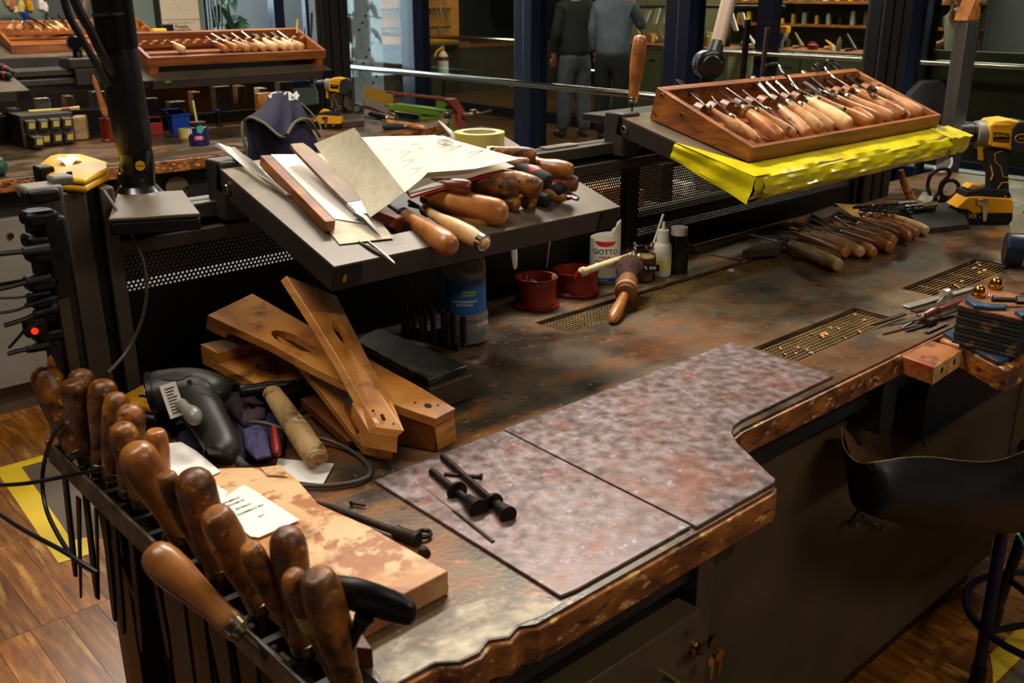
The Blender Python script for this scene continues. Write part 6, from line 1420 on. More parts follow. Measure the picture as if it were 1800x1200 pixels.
# ribbed block: layers
L0, L1, L2_, = P(1676, 590, .954), P(1783, 610, .954), None
a0 = P(1678, 583, .955); a1 = P(1790, 615, .955)
ztop = zat(a0, 538)
ztop = .955+.075
t0, t1, t2, t3 = P(1683, 537, ztop), P(1797, 563, ztop), P(1850, 535, ztop), P(1728, 503, ztop)
nl = 9
base4 = [V((p.x, p.y, .953)) for p in (t0, t1, t2, t3)]
cen = (t0+t1+t2+t3)/4
for i in range(nl):
    z0, z1 = .954+(ztop-.956)*i/nl, .954+(ztop-.956)*(i+1)/nl
    s = .985 if i % 2 else 1.0
    top = [V((cen.x+(p.x-cen.x)*s, cen.y+(p.y-cen.y)*s, z1-.0015)) for p in (t0, t1, t2, t3)]
    link('rubber_layer', M().hexa(top, V((0, 0, -(z1-z0-.0015)))), 'ribbed_rubber', V_, bev=.001)
    link('layer_gap', M().hexa([V((cen.x+(p.x-cen.x)*.95, cen.y+(p.y-cen.y)*.95, z1)) for p in (t0, t1, t2, t3)], V((0, 0, -.0017))), 'deep_black', V_, smooth=False)
link('rusty_top', M().hexa([V((p.x, p.y, ztop+.002)) for p in (t0, t1, t2, t3)], V((0, 0, -.0045))), 'rust_top', V_, bev=.001)
zt2 = ztop+.002
for x, y in ((1720, 521), (1749, 507)):
    q = P(x, y, zt2); k = rpx(q, 1)
    link('domed_nut', M().lathe([(0, 12*k), (.12, 12.5*k), (.3, 12*k), (.34, 9.5*k), (.55, 9.8*k), (.75, 8.5*k), (.9, 6*k), (1, 1*k)], q, q+V((0, 0, 21*k)), 20), 'brass', V_)
cr = [P(x, y, zt2) for x, y in ((1696, 533), (1697, 526), (1706, 528), (1725, 537), (1745, 540), (1770, 542), (1768, 546), (1735, 546), (1712, 543))]
link('blue_jaw', M().prism([(p.x, p.y) for p in cr], zt2, zt2+.008), 'steel_blue', V_, bev=.002)
cr = [P(x, y, zt2) for x, y in ((1782, 552), (1800, 550), (1830, 555), (1828, 562), (1795, 561))]
link('blue_jaw', M().prism([(p.x, p.y) for p in cr], zt2, zt2+.008), 'steel_blue', V_, bev=.002)
A, B = P(1744, 526, zt2+.012), P(1784, 527, zt2+.012); k = rpx(A, 1)
link('bolt', M().tube([A, B], 5*k, 12), 'file_steel', V_); link('bolt_head', M().tube([P(1786, 527, zt2+.012), P(1810, 528, zt2+.012)], 8*k, 6), 'blade_dark', V_)
A = P(1740, 522, zt2+.008); link('washer', M().lathe([(0, 5*k), (1, 5*k)], A, A+V((.003, 0, .003)), 12), 'chrome', V_)
# wooden block bolted at bench edge
bk = [P(1581, 624, .944), P(1642, 645, .944), P(1692, 613, .944), P(1634, 598, .944)]
t = thing('edge_block', 'battered bright wooden block with two holes in its end grain, fixed to the bench edge', 'block', (bk[0]+bk[2])/2-V((0, 0, .035)))
link('block', M().hexa(bk, V((0, 0, -.036))), 'block_wood', t, bev=.002)
gm = (bk[1]+bk[2])/2-V((0, 0, .018)); nn = V(((bk[2]-bk[1]).y, -(bk[2]-bk[1]).x, 0)).normalized(); nn = nn if nn.dot(CAM-gm) > 0 else -nn
link('end_grain', M().hexa([bk[1]+nn*.0012, bk[2]+nn*.0012, bk[2]+nn*.0002, bk[1]+nn*.0002], V((0, 0, -.0355))), 'endgrain', t)
for u in (.28, .72): c = bk[1]*(1-u)+bk[2]*u-V((0, 0, .016)); link('bolt_hole', M().lathe([(0, .006), (1, .006)], c+nn*.0008, c+nn*.0018, 12), 'deep_black', t)
# tin roll at right edge
A = P(1770, 470, .951); k = rpx(A, 1); c0 = P(1776, 443, .951+.028); 
A, B = P(1772, 446, .982), P(1805, 452, .982); d = (P(1830, 458, .98)-A); R_ = 30*k
t = thing('tin_can', 'dark blue tin lying on its side at the right edge, rusty top and yellow stripe', 'tin', V((A.x, A.y, .951)))
ax = V((.5, -.86, 0)).normalized(); A.z = .951+R_
link('can', M().lathe([(0, R_*.6), (.01, R_*.95), (.06, R_), (.9, R_), (1, R_*.95)], A-ax*.01, A+ax*.12, 30), 'tin_blue', t)
link('stripe', M().lathe([(0, R_*1.01), (.5, R_*1.03), (1, R_*1.01)], A+ax*.030, A+ax*.034, 30), 'drill_yellow', t)
link('end_cap', M().lathe([(0, R_*.85), (1, R_*.85)], A-ax*.0105, A-ax*.009, 26), 'rusty', t)
# ================================================================= LEATHER APRON, STOOL
def pe(x, y, Y): return PY(x, y, Y)
ap = thing('leather_apron', 'black leather catch apron hanging under the bench cut-out, pale rim line', 'apron', PY(1640, 930, .6))
rimp = [pe(1481, 752, .84), pe(1484, 785, .80), pe(1508, 813, .76), pe(1545, 812, .72), pe(1590, 805, .70), pe(1640, 804, .68), pe(1690, 810, .66), pe(1735, 812, .66), pe(1775, 804, .68), pe(1830, 780, .74)]
lowp = [pe(1482, 770, .84), pe(1490, 830, .80), pe(1500, 885, .76), pe(1530, 905, .72), pe(1570, 918, .70), pe(1620, 930, .68), pe(1680, 936, .66), pe(1740, 938, .66), pe(1790, 936, .68), pe(1850, 930, .74)]
R1, R2 = curve(rimp, 5), curve(lowp, 5)
m = M(); n = len(R1)
for o_ in (0, .003):
    for j in range(7):
        u = j/6
        for i in range(n): p = R1[i]*(1-u)+R2[i]*u; m.v.append(p+V((0, o_-.03*math.sin(u*PI)*min(1, i/12), 0)))
H_ = 7*n
for j in range(6):
    for i in range(n-1): a = j*n+i; m.f += [[a, a+1, a+1+n, a+n], [a+H_, a+n+H_, a+n+1+H_, a+1+H_]]
for i in range(n-1): m.f += [[i, i+1, i+1+H_, i+H_], [6*n+i, 6*n+i+1, 6*n+i+1+H_, 6*n+i+H_]]
link('pouch', m, 'leather_black', ap, ang=180)
link('rim', M().tube([p+V((0, .0015, .0005)) for p in R1], .0010, 6), 'handle_pale', ap)
m = M(); bk_ = [pe(1481, 752, .84), pe(1510, 772, .865), pe(1535, 790, .868), pe(1560, 803, .868)]
fr_ = [rimp[0], rimp[1]*.5+rimp[2]*.5, rimp[2], rimp[3]]
m.v += [p for p in bk_]+[p+V((0, 0, -.004)) for p in fr_]; 
for i in range(3): m.f.append([i, i+1, i+5, i+4])
link('lining', m, 'leather_in', ap)
# latch on panel below apron
q = PY(1545, 915, .84); t = thing('toggle_latch', 'small metal latch with two rollers on the panel below the apron', 'latch', q)
a, b_ = PY(1510, 895, .845), PY(1600, 925, .845)
link('bar', M().tube([a, PY(1540, 903, .845), b_], .003, 6), 'blade_dark', t)
for x, y in ((1500, 920), (1549, 928)): c = PY(x, y, .845); link('roller', M().lathe([(0, .009), (.5, .010), (1, .006)], c+V((0, .015, 0)), c-V((0, .008, 0)), 14), 'gold_steel', t)
for x, y in ((1519, 908),): c = PY(x, y, .845); link('screw', M().lathe([(0, .005), (1, .003)], c+V((0, .01, 0)), c-V((0, .003, 0)), 8), 'chrome', t)
link('arm', M().tube([PY(1510, 896, .85), PY(1492, 918, .85)], .004, 6), 'black', t)
# stool
st = thing('work_stool', 'dark blue-grey steel stool under the vice, only its legs and ring visible', 'stool', P(1722, 1190, 0))
F0 = P(1718, 1195, 0.02); F1 = P(1762, 935, .45); F1 = F0+(F1-F0)*1.25; sc = V((F1.x+.22, F1.y-.09, 0))
legs = []
for i in range(4):
    a = math.atan2(F0.y-sc.y, F0.x-sc.x)+i*PI/2; Rb = math.hypot(F0.x-sc.x, F0.y-sc.y)
    b0 = V((sc.x+Rb*math.cos(a), sc.y+Rb*math.sin(a), .0)); t0_ = V((sc.x+.12*math.cos(a), sc.y+.12*math.sin(a), .56)) if i else F1
    L_ = link('leg', M().tube([b0+(t0_-b0)*.04, t0_], .014, 14), 'dark_navy', st); legs.append((b0, t0_))
    link('rubber_foot', M().lathe([(0, .019), (.8, .018), (1, .015)], b0, b0+(t0_-b0)*.13, 16), 'black', L_)
m = M(); rp = [b0+(t0_-b0)*.30 for b0, t0_ in legs]
rc = sum(rp, V((0, 0, 0)))/4; rr_ = (rp[0]-rc).length
link('foot_ring', M().tube([rc+V((rr_*math.cos(i*PI/20), rr_*math.sin(i*PI/20), 0)) for i in range(41)], .009, 10), 'dark_navy', st)
link('cross_bar', M().tube([rp[0], rp[2]], .008, 8).tube([rp[1], rp[3]], .008, 8), 'black', st)
link('seat', M().lathe([(0, .13), (.2, .15), (.8, .155), (1, .13)], (sc.x, sc.y, .555), (sc.x, sc.y, .60), 28), 'black', st)
# yellow floor tape right
def quadfl(name, px, mt, lb, cat, z=.0004, th=.0006): return single(name, M().prism([(P(x, y, 0).x, P(x, y, 0).y) for x, y in px], z, z+th), mt, lb, cat)
quadfl('floor_tape', ((1745, 1180), (1740, 1150), (1810, 1085), (1850, 1110), (1800, 1150), (1745, 1205)), 'tape_yellow', 'dirty yellow floor tape by the stool foot at lower right', 'floor tape')
quadfl('floor_mat', ((1752, 1210), (1802, 1152), (1900, 1180), (1900, 1290)), 'mat_grey', 'dark mat inside the yellow tape at lower right', 'mat')
# blue cable right
A = [PY(1790, 938, .55), PY(1800, 958, .55), PY(1815, 985, .55), PY(1830, 1040, .55)]
t = thing('blue_cable', 'thin turquoise cable hanging at the right edge below the apron', 'cable', A[3]); link('cable', M().tube(curve(A, 4), .003, 8), 'teal', t)
pnl = single('guard_plate', M().hexa([PY(1742, 690, .90), PY(1830, 640, .90), PY(1840, 760, .90), PY(1765, 792, .90)], V((0, .004, 0))), 'drawer_front', 'dirty yellowish steel guard plate under the vice board', 'plate')
# ================================================================= LEFT SIDE
quadfl('floor_tape', ((0, 832), (0, 822), (82, 799), (86, 808)), 'tape_yellow', 'short yellow floor tape strip running toward the rack', 'floor tape', z=.0012)
quadfl('floor_tape', ((-4, 832), (37, 820), (130, 955), (103, 990)), 'tape_yellow', 'long yellow floor tape strip beside the grey mat at left', 'floor tape')
quadfl('floor_tape', ((103, 990), (122, 951), (166, 942), (166, 972)), 'tape_yellow', 'yellow floor tape corner piece nearest the file rack', 'floor tape', z=.0012)
quadfl('floor_mat', ((40, 822), (92, 806), (220, 940), (128, 953)), 'mat_grey', 'grey floor mat framed by yellow tape at left', 'mat', z=.0002, th=.0004)
# black cables at lower left
def cable(name, lb, pts, r, mt='cable_black', cat='cable'):
    p = curve(pts, 6); t = thing(name, lb, cat, p[-1]); link('cable', M().tube(p, r, 8), mt, t); return t
cable('black_cable', 'black cable hanging in a loop left of the rack handles', [PX(118, 742, .36), PX(92, 770, .355), PX(75, 830, .35), PX(80, 890, .34), PX(105, 945, .33), PX(135, 985, .33), PX(172, 1008, .34)], .0032)
cable('black_cable', 'straight black cable crossing over the yellow tape to lower rack', [PX(-20, 890, .30), PX(40, 930, .30), PX(110, 968, .31), PX(172, 1006, .33)], .0032)
cable('black_cable', 'black cable entering from the left edge across the handles', [PX(-20, 853, .30), PX(40, 850, .31), PX(110, 838, .35), PX(178, 824, .385)], .0030)
# power strip on the post
t = thing('power_strip', 'vertical black power strip with plugs on the left post, red switch light', 'power strip', PY(90, 640, 1.5))
x0, x1 = PY(40, 480, 1.5).x, PY(122, 480, 1.5).x
link('housing', M().bb(x0+.02, x1-.01, 1.44, 1.53, 1.0, 1.30), 'black', t, bev=.006)
link('label_area', M().bb(x0+.04, x1-.04, 1.4385, 1.44, 1.06, 1.18), 'panel_brown', t)
for i, (x, y) in enumerate(((45, 345), (42, 385), (45, 425), (50, 450), (48, 500), (55, 530), (60, 590))):
    q = PY(x, y, 1.46); link('socket_body', M().box(q+V((.02, 0, 0)), (.045, .04, .020)), 'black', t, bev=.006)
q = PY(60, 578, 1.435); link('switch', M().box(q+V((.005, .012, 0)), (.03, .02, .026)), 'black', t, bev=.002)
link('switch_light', M().lathe([(0, .0048), (1, .0045)], q+V((0, .0, -.003)), q+V((0, -.003, -.003)), 12), 'led_red', t)
q = PY(70, 335, 1.47); link('top_connector', M().box(q, (.05, .05, .018)).box(q+V((.03, 0, .012)), (.03, .03, .014)), 'cabinet_grey', t, bev=.004)
for i, (pts, r) in enumerate((([(60, 440), (20, 444), (-20, 448)], 9), ([(62, 490), (30, 500), (-20, 512)], 9), ([(62, 518), (30, 523), (-20, 524)], 4), ([(60, 530), (30, 545), (-20, 552)], 5), ([(75, 545), (45, 560), (8, 572)], 8), ([(50, 570), (35, 590), (15, 612)], 5), ([(60, 612), (35, 616), (14, 622)], 8))):
    p = [PY(x, y, 1.44) for x, y in pts]; k = rpx(p[0], 1)
    tt = thing('plug_cable', ['ribbed thick plug lead, topmost of those on the power strip', 'second thick plug lead from the top of the power strip', 'slim shiny lead just below the second plug', 'curved black lead in the middle of the power strip', 'flat plug pointing left above the red light', 'short lead dropping left of the red light', 'lowest ribbed plug on the power strip'][i], 'plug', p[0], 'plugs in the power strip')
    link('lead', M().tube(curve(p, 5), r*k*.55, 8), 'cable_black', tt); link('plug', M().tube([p[0]+V((.02, 0, 0)), p[0]+(p[1]-p[0])*.5], [r*k*1.1, r*k*.9], 10), 'black', tt)
# yellow case on top of the post
q = PY(128, 322, 1.55); k = rpx(q, 1); z0 = 1.3165
t = thing('tape_case', 'chunky yellow plastic case lying on top of the left post', 'case', V((q.x, q.y, z0)))
def ty(x, y, z): return P(x, y, z)
ol = [P(x, y, z0+.010) for x, y in ((84, 322), (150, 328), (191, 307), (190, 296), (150, 284), (90, 284), (70, 300))]
cen = sum(ol, V((0, 0, 0)))/len(ol)
link('lower_shell', M().prism([(p.x, p.y) for p in ol], z0, z0+.011), 'case_yellow', t, bev=.004)
m = M(); n = len(ol); a = [V((p.x, p.y, z0+.012)) for p in ol]; b2_ = [V((p.x, p.y, z0+.020)) for p in ol]; c2_ = [V((cen.x+(p.x-cen.x)*.62, cen.y+(p.y-cen.y)*.62, z0+.029)) for p in ol]
m.v = a+b2_+c2_; 
for j in (0, 1):
    for i in range(n): m.f.append([j*n+i, j*n+(i+1) % n, (j+1)*n+(i+1) % n, (j+1)*n+i])
m.f.append(list(range(n))[::-1]); m.f.append([2*n+i for i in range(n)])
link('upper_shell', m, 'case_yellow', t, bev=.003)
link('latch', M().box(P(78, 306, z0+.02), (.024, .03, .026)), 'black', t, bev=.003)
link('wear_mark', M().box(P(123, 313, z0+.018)+V((0, -.001, 0)), (.008, .004, .02)), 'rubber', t, bev=.001)
s = single('foil_scrap', M().sheet([P(98, 283, z0+.034), P(118, 271, z0+.034), P(145, 282, z0+.031), P(118, 290, z0+.031)], 6, 5, .001, lambda u, v: .004*math.sin(u*6+v*4)), 'silver_worn', 'crumpled white foil scrap on the yellow case', 'foil')
s.data.materials[0] = MT['white']
# grey cord from post to bench
cable('grey_cord', 'thin grey cord looping from the left post down behind the scanner', [PY(182, 335, 1.50), PY(215, 385, 1.46), PY(245, 440, 1.44), PY(258, 500, 1.42), PY(250, 560, 1.42), PY(225, 615, 1.42), PY(190, 656, 1.40)], .0028, 'cable_grey')
# lamp arm 1
b_ = [P(190, 384, 1.29), P(352, 374, 1.29), P(322, 334, 1.29), P(205, 340, 1.29)]
t = thing('articulated_lamp', 'thick black articulated lamp arm on a square base at the left post', 'lamp', (b_[0]+b_[2])/2-V((0, 0, .03)))
link('base_plate', M().hexa([p for p in b_], V((0, 0, -.006))), 'tray_steel', t, bev=.002)
link('clamp_block', M().hexa([V((p.x, p.y, 1.2835)) for p in b_], V((0, 0, -.02))), 'black', t, bev=.004)
a0, a1, a2, a3, a4 = PY(246, 350, 1.60), PY(240, 270, 1.60), PY(236, 255, 1.60), PY(207, 80, 1.60), PY(185, -80, 1.60)
a0.z = 1.285; k = rpx(a1, 1)
link('flange', M().lathe([(0, 44*k), (.4, 38*k), (1, 31*k)], a0, a0+V((0, 0, .014)), 30), 'black_gloss', t)
link('lower_tube', M().tube([a0, a0*.3+a1*.7, a1, a2], [29*k, 29*k, 28*k, 27*k], 28), 'black_gloss', t)
link('collar', M().lathe([(0, 29.5*k), (1, 30*k)], a0+V((0, 0, .02)), a0+V((0, 0, .035)), 28), 'black_satin', t)
link('upper_tube', M().tube([a2-(a3-a2).normalized()*.012, a2+(a3-a2)*.05, a3*.9+a2*.1, a3], [27*k, 32*k, 31*k, 29*k], 28), 'black_satin', t)
link('joint', M().tube([a3-(a3-a2).normalized()*.003, a4], [33*k, 33*k], 28), 'black_gloss', t)
link('joint_ring', M().lathe([(0, 33.5*k), (1, 33.5*k)], PY(197, 26, 1.60), PY(196, 21, 1.60), 28), 'chrome', t)
c = PY(241, 287, 1.60); vw = (CAM-c); vw.z = 0; vw.normalize(); vw = (vw+RT*.18).normalized()
c = c+vw*28.6*k; st_ = link('sticker', M(facing(c, vw)).lathe([(0, 8.5*k), (1, 8.5*k)], (0, 0, 0), (0, 0, .0008), 22), 'case_yellow', t)
text('Waldmann', .0038, facing(c+vw*.001, vw), 'black', t, name='sticker_print')
c = PY(243, 312, 1.60)+vw*28.8*k; link('screw', M(facing(c, vw)).lathe([(0, 4*k), (1, 3*k)], (0, 0, -.002), (0, 0, .001), 12), 'blade', t)
cable('lamp_cable', 'left black cable hanging beside the lamp arm', [PY(105, -30, 1.56), PY(120, 25, 1.56), PY(145, 70, 1.56), PY(165, 105, 1.56), PY(190, 150, 1.57)], .0055)
cable('lamp_cable', 'thicker black cable right beside the lamp tube', [PY(118, -30, 1.58), PY(140, 20, 1.58), PY(160, 55, 1.58), PY(180, 95, 1.58), PY(215, 150, 1.59)], .0075)
cable('lamp_cable', 'black cable running down behind the lamp foot', [PY(222, 270, 1.66), PY(212, 310, 1.66), PY(208, 345, 1.66)], .006)
# lamp 2 (right): beige arm with black knuckle
K0 = PY(1245, 113, 1.72); k = rpx(K0, 1)
t = thing('articulated_lamp', 'beige flat lamp arm with round dark knuckle behind the near chisel box', 'lamp', V((K0.x, K0.y, 1.262)))
ax = V((-.55, -.8, 0)).normalized()
link('knuckle', M().lathe([(0, 18*k), (.08, 24*k), (.55, 25*k), (.6, 23.5*k), (.65, 25*k), (.95, 25*k), (1, 20*k)], K0-ax*.035, K0+ax*.03, 30), 'black_gloss', t)
link('knuckle_face', M().lathe([(0, 17*k), (1, 15*k)], K0+ax*.03, K0+ax*.033, 26), 'black_satin', t)
link('neck', M().tube([PY(1254, 98, 1.72), PY(1262, 72, 1.72)], [16*k, 13*k], 20, flat=(1, .7)), 'black_satin', t)
link('arm', M().tube([PY(1261, 80, 1.72), PY(1296, -60, 1.72)], [15*k, 15*k], 20, flat=(1, .6)), 'lamp_beige', t)
link('foot', M().bb(K0.x-.05, K0.x+.05, 1.69, 1.76, 1.262, 1.30), 'wood_box', t, bev=.004); link('stem', M().tube([K0, (K0.x, K0.y, 1.29)], 12*k, 14), 'black', t)
# upright handled file at the tray's left block
A, B = PY(1126, 62, 1.56), PY(1113, 172, 1.56); k = rpx(A, 1)
t = tool('orange wooden handle standing upright on its tang at the left end of the chisel tray', A, B, PY(1110, 206, 1.56), 13*k, 'handle_mid', 'carve', 'rod', .005, cat='file', name='wood_handled_file', bm='rusty', fl=.012)
# stuff behind the near chisel box
shelf = thing('rear_ledge', 'narrow dark ledge behind the chisel box carrying brown offcuts', 'ledge', (2.4, 1.75, 1.25))
link('board', M().bb(1.95, 2.9, 1.66, 1.86, 1.27, 1.29), 'frame_dark', shelf, bev=.002); link('bracket', M().bb(2.0, 2.04, 1.62, 1.70, 1.20, 1.27).bb(2.7, 2.74, 1.62, 1.70, 1.20, 1.27), 'frame_dark', shelf)
for i, (x0, y0, x1, y1, r, mt) in enumerate(((1326, 118, 1372, 112, 8, 'clamp_dark'), (1352, 125, 1436, 107, 9, 'clamp_dark'), (1300, 122, 1330, 118, 8, 'handle_red'), (1216, 118, 1240, 112, 10, 'clamp_dark'))):
    A, B = PY(x0, y0, 1.76), PY(x1, y1, 1.76); k = rpx(A, 1); A.z = B.z = 1.291+r*k
    single('wood_offcut', M().lathe([(0, r*k*.8), (.1, r*k), (.85, r*k*.9), (1, r*k*.6)], A, B, 12, flat=(1, .8)), mt, ['short brown turned offcut left on the rear ledge', 'long brown turned offcut on the rear ledge', 'reddish offcut stub between the two steel bars', 'orange-brown stub behind the round lamp knuckle'][i], 'offcut', ang=50)
for i, (x, y0, y1, w_, mt) in enumerate(((1312, 130, 34, 13, 'blade_dark'), (1346, 126, 49, 10, 'rusty'))):
    A, B = PY(x-5, y0, 1.72), PY(x+5, y1, 1.72); k = rpx(A, 1)
    A.z = 1.291
    single('steel_bar', M().hexa([B+V((-w_*k/2, 0, 0)), B+V((w_*k/2, 0, 0)), B+V((w_*k/2, .008, 0)), B+V((-w_*k/2, .008, 0))], [A+V((-w_*k/2, 0, 0)), A+V((w_*k/2, 0, 0)), A+V((w_*k/2, .008, 0)), A+V((-w_*k/2, .008, 0))]), mt, ['taller steel bar standing behind the chisel box', 'shorter dark bar standing behind the chisel box'][i], 'bar', bev=.001)
# ================================================================= BENCH 2 (behind)
F2 = [(-1.2, 3.93), (2.78, 3.93), (2.86, 3.94), (2.95, 3.97), (3.06, 4.02), (3.25, 4.10), (3.36, 4.2)]
t = thing('workbench', 'second steel-topped workbench behind, with orange-brown wooden edge', 'workbench', (1.2, 4.4, 0))
link('steel_top', M().prism(F2+[(3.38, 4.82), (2.96, 4.82), (2.96, 4.86), (-1.2, 4.86)], BZ-.0035, BZ), 'bench_steel', t, smooth=False)
link('wooden_rim', M().prism([(x, y-.008) for x, y in F2]+[(3.38, 4.82), (2.96, 4.82), (2.96, 4.86), (-1.2, 4.86)], BZ-.055, BZ-.004), 'wood_edge', t, bev=.004)
link('carcass', M().bb(-1.1, 2.7, 4.0, 4.8, .12, .89), 'frame_dark', t); link('plinth', M().bb(-1.1, 2.7, 4.03, 4.1, 0, .12), 'panel_brown', t)
xr = [PY(27, 380, 3.98), PY(44, 490, 3.98), PY(53, 540, 3.98)]
link('drawer', M().bb(.55, 1.10, 3.965, 4.0, .55, .79), 'cabinet_grey', t, bev=.003); link('drawer', M().bb(.55, 1.10, 3.965, 4.0, .13, .53), 'cabinet_grey', t, bev=.003)
c = PY(18, 414, 3.965); link('lock', M().lathe([(0, .014), (1, .011)], c, c+V((0, -.01, 0)), 16), 'brass', t)
c = PY(310, 330, 3.985); link('round_plate', M().lathe([(0, .05), (1, .05)], c, c+V((0, -.01, 0)), 20), 'drawer_front', t); c = PY(327, 330, 3.97); link('screw', M().lathe([(0, .012), (1, .008)], c, c+V((0, -.01, 0)), 10), 'chrome', t)
g = thing('bench_grating', 'sunken mesh grating at the front of the far bench', 'grating', (1.9, 4.05, .951))
m = M()
for i in range(60): m.bb(1.45+i*.01, 1.452+i*.01, 4.0, 4.12, .9505, .9515)
for i in range(12): m.bb(1.45, 2.05, 4.0+i*.01, 4.002+i*.01, .9507, .9518)
link('mesh', m, 'gold_steel', g, smooth=False)
# small-parts drawer cabinet
b_ = P(88, 250); bx0, bx1 = PY(48, 250, 4.62).x, PY(133, 248, 4.62).x; zt = PY(90, 205, 4.62).z
t = thing('parts_cabinet', 'small dark cabinet of eight labelled plastic bins on the far bench', 'cabinet', V(((bx0+bx1)/2, 4.7, .951)))
link('housing', M().bb(bx0-.01, bx1+.01, 4.64, 4.84, .951, zt+.012), 'bin_grey', t, bev=.004); w_ = (bx1-bx0)/4; h_ = (zt-.955)/2
for r in range(2):
    for k_ in range(4):
        x0 = bx0+k_*w_; z0 = .955+(1-r)*h_; of = .07 if (r == 1 and k_ == 0) else 0; zz = z0-.0
        m = M().hexa([(x0+.004, 4.60-of, z0+h_-.012), (x0+w_-.004, 4.60-of, z0+h_-.012), (x0+w_-.004, 4.66, z0+h_-.004), (x0+.004, 4.66, z0+h_-.004)], [(x0+.004, 4.625-of, z0+.002), (x0+w_-.004, 4.625-of, z0+.002), (x0+w_-.004, 4.66, z0+.002), (x0+.004, 4.66, z0+.002)])
        d = link('bin_drawer', m, 'bin_grey', t, bev=.003)
        lp = M().hexa([(x0+w_*.28, 4.6015-of, z0+h_*.78), (x0+w_*.78, 4.6015-of, z0+h_*.78), (x0+w_*.78, 4.603-of, z0+h_*.78), (x0+w_*.28, 4.603-of, z0+h_*.78)], [(x0+w_*.28, 4.6125-of, z0+h_*.28), (x0+w_*.78, 4.6125-of, z0+h_*.28), (x0+w_*.78, 4.614-of, z0+h_*.28), (x0+w_*.28, 4.614-of, z0+h_*.28)])
        link('bin_label', lp, 'label_yellow', d)
A, B = PY(50, 194, 4.66), PY(139, 189, 4.66); A.z = B.z = zt+.024; k = rpx(A, 1)
t = thing('flat_brush', 'brush with cream handle and red band lying on the small parts cabinet', 'brush', (A+B)/2)
link('handle', M().tube([A, A*.35+B*.65], [3*k, 2.2*k], 10), 'label_yellow', t); link('band', M().tube([A*.37+B*.63, A*.2+B*.8], 3*k, 10), 'red_plastic', t); link('bristles', M().tube([A*.2+B*.8, B], [3*k, 4*k], 10), 'bristle_pale', t)
def jar(nm, lb, cat, px, pb, pt, r, mt, capm=None, capf=.8, prof=None):
    q = P(px, pb); R_ = rpx(q, r); zt = zat(q, pt); t = thing(nm, lb, cat, q)
    link('body', M().lathe(prof and [(u, v*R_) for u, v in prof] or [(0, R_*.95), (.03, R_), (capf-.04, R_), (capf, R_*.85)], (q.x, q.y, .951), (q.x, q.y, zt), 22), mt, t)
    if capm: link('cap', M().lathe([(capf, R_*.8), (1, R_*.8)], (q.x, q.y, .951), (q.x, q.y, zt), 18), capm, t)
    return t, q, R_, zt
b0, b1 = P(132, 248), P(156, 246)
single('plastic_canister', M().prism([(b0.x, b0.y), (b1.x, b1.y), (b1.x+.03, b1.y+.06), (b0.x+.03, b0.y+.06)], .951, zat(b0, 205)), 'handle_pale', 'cloudy plastic canister beside the small parts cabinet', 'canister', bev=.008)
tt, q, R_, zt = jar('paint_pot', 'far red pot holding a tall paint brush, left of the lamp arm', 'pot', 196, 247, 207, 15, 'red_pot', None, 1, [(0, 1.15), (.05, 1.15), (.1, 1), (.93, 1), (1, 1.06)])
A, B = V((q.x-.012, q.y-.02, zt-.02)), PY(163, 131, q.y); k = rpx(A, 1)
t = thing('paint_brush', 'paint brush with pointed orange wooden handle standing in the far red pot', 'brush', A)
link('handle', M().lathe([(0, 4*k), (.2, 6.5*k), (.5, 5*k), (.85, 4.5*k), (1, 1*k)], A+(B-A)*.1, B, 14, flat=(1, .4), up=(0, 1, 0)), 'handle_mid', t)
link('ferrule', M().lathe([(0, 6.5*k), (1, 6*k)], A-(B-A)*.02, A+(B-A)*.14, 14, flat=(1, .5), up=(0, 1, 0)), 'chrome', t)
def bin_(nm, lb, pts, pt, mt, rim=True):
    c = [P(x, y) for x, y in pts]; z = zat(c[0], pt); t = thing(nm, lb, 'bin', sum(c, V((0, 0, 0)))/4)
    cen = sum(c, V((0, 0, 0)))/4; z0 = .951
    out = [(p.x, p.y) for p in c]; inn = [(cen.x+(p[0]-cen.x)*.92, cen.y+(p[1]-cen.y)*.88) for p in out]
    m = M(); holed(m, out, [inn], z0, z); m.prism(inn, z0, z0+.004); link('walls', m, mt, t, bev=.002, smooth=False)
    if rim: o2 = [(cen.x+(p[0]-cen.x)*1.05, cen.y+(p[1]-cen.y)*1.08) for p in out]; m = M(); holed(m, o2, [inn], z-.008, z+.001); link('rim', m, mt, t, bev=.001, smooth=False)
bin_('storage_bin', 'blue plastic storage bin behind the purple-blue jar', [(305, 236), (336, 231), (318, 222), (290, 224)], 203, 'blue_plastic')
bin_('storage_bin', 'low dark red plastic bin right of the lamp arm', [(252, 239), (288, 237), (284, 226), (250, 228)], 217, 'red_plastic', False)
q = P(330, 242); k = rpx(q, 1)
single('tape_roll', M().lathe([(0, 15*k), (1, 15*k)], (q.x, q.y, .951), (q.x, q.y, zat(q, 226)), 24), 'masking', 'small roll of pale tape beside the blue jar', 'tape')
tt, q, R_, zt = jar('paint_jar', 'round dark blue labelled jar with a thin stick in it', 'jar', 351, 254, 214, 17.5, 'jar_blue', 'rusty', .82)
vw = V((CAM.x-q.x, CAM.y-q.y, 0)).normalized()
text('R', .042, facing(V((q.x, q.y, 1.01))+vw*R_*1.01+RT*(-.035), vw), 'white', tt, bend=0); text('100', .018, facing(V((q.x, q.y, .985))+vw*R_*1.02, vw), 'white', tt)
link('label_patch', M(facing(V((q.x, q.y, .985))+vw*R_*1.005, vw)).bb(-.02, .02, -.01, .01, 0, .0006), 'pink', tt); link('label_patch', M(facing(V((q.x, q.y, 1.022))+vw*R_*1.005, vw)).prism([(-.005, -.012), (.012, -.018), (.028, .004), (.018, .018), (-.004, .014)], 0, .0006), 'teal', tt)
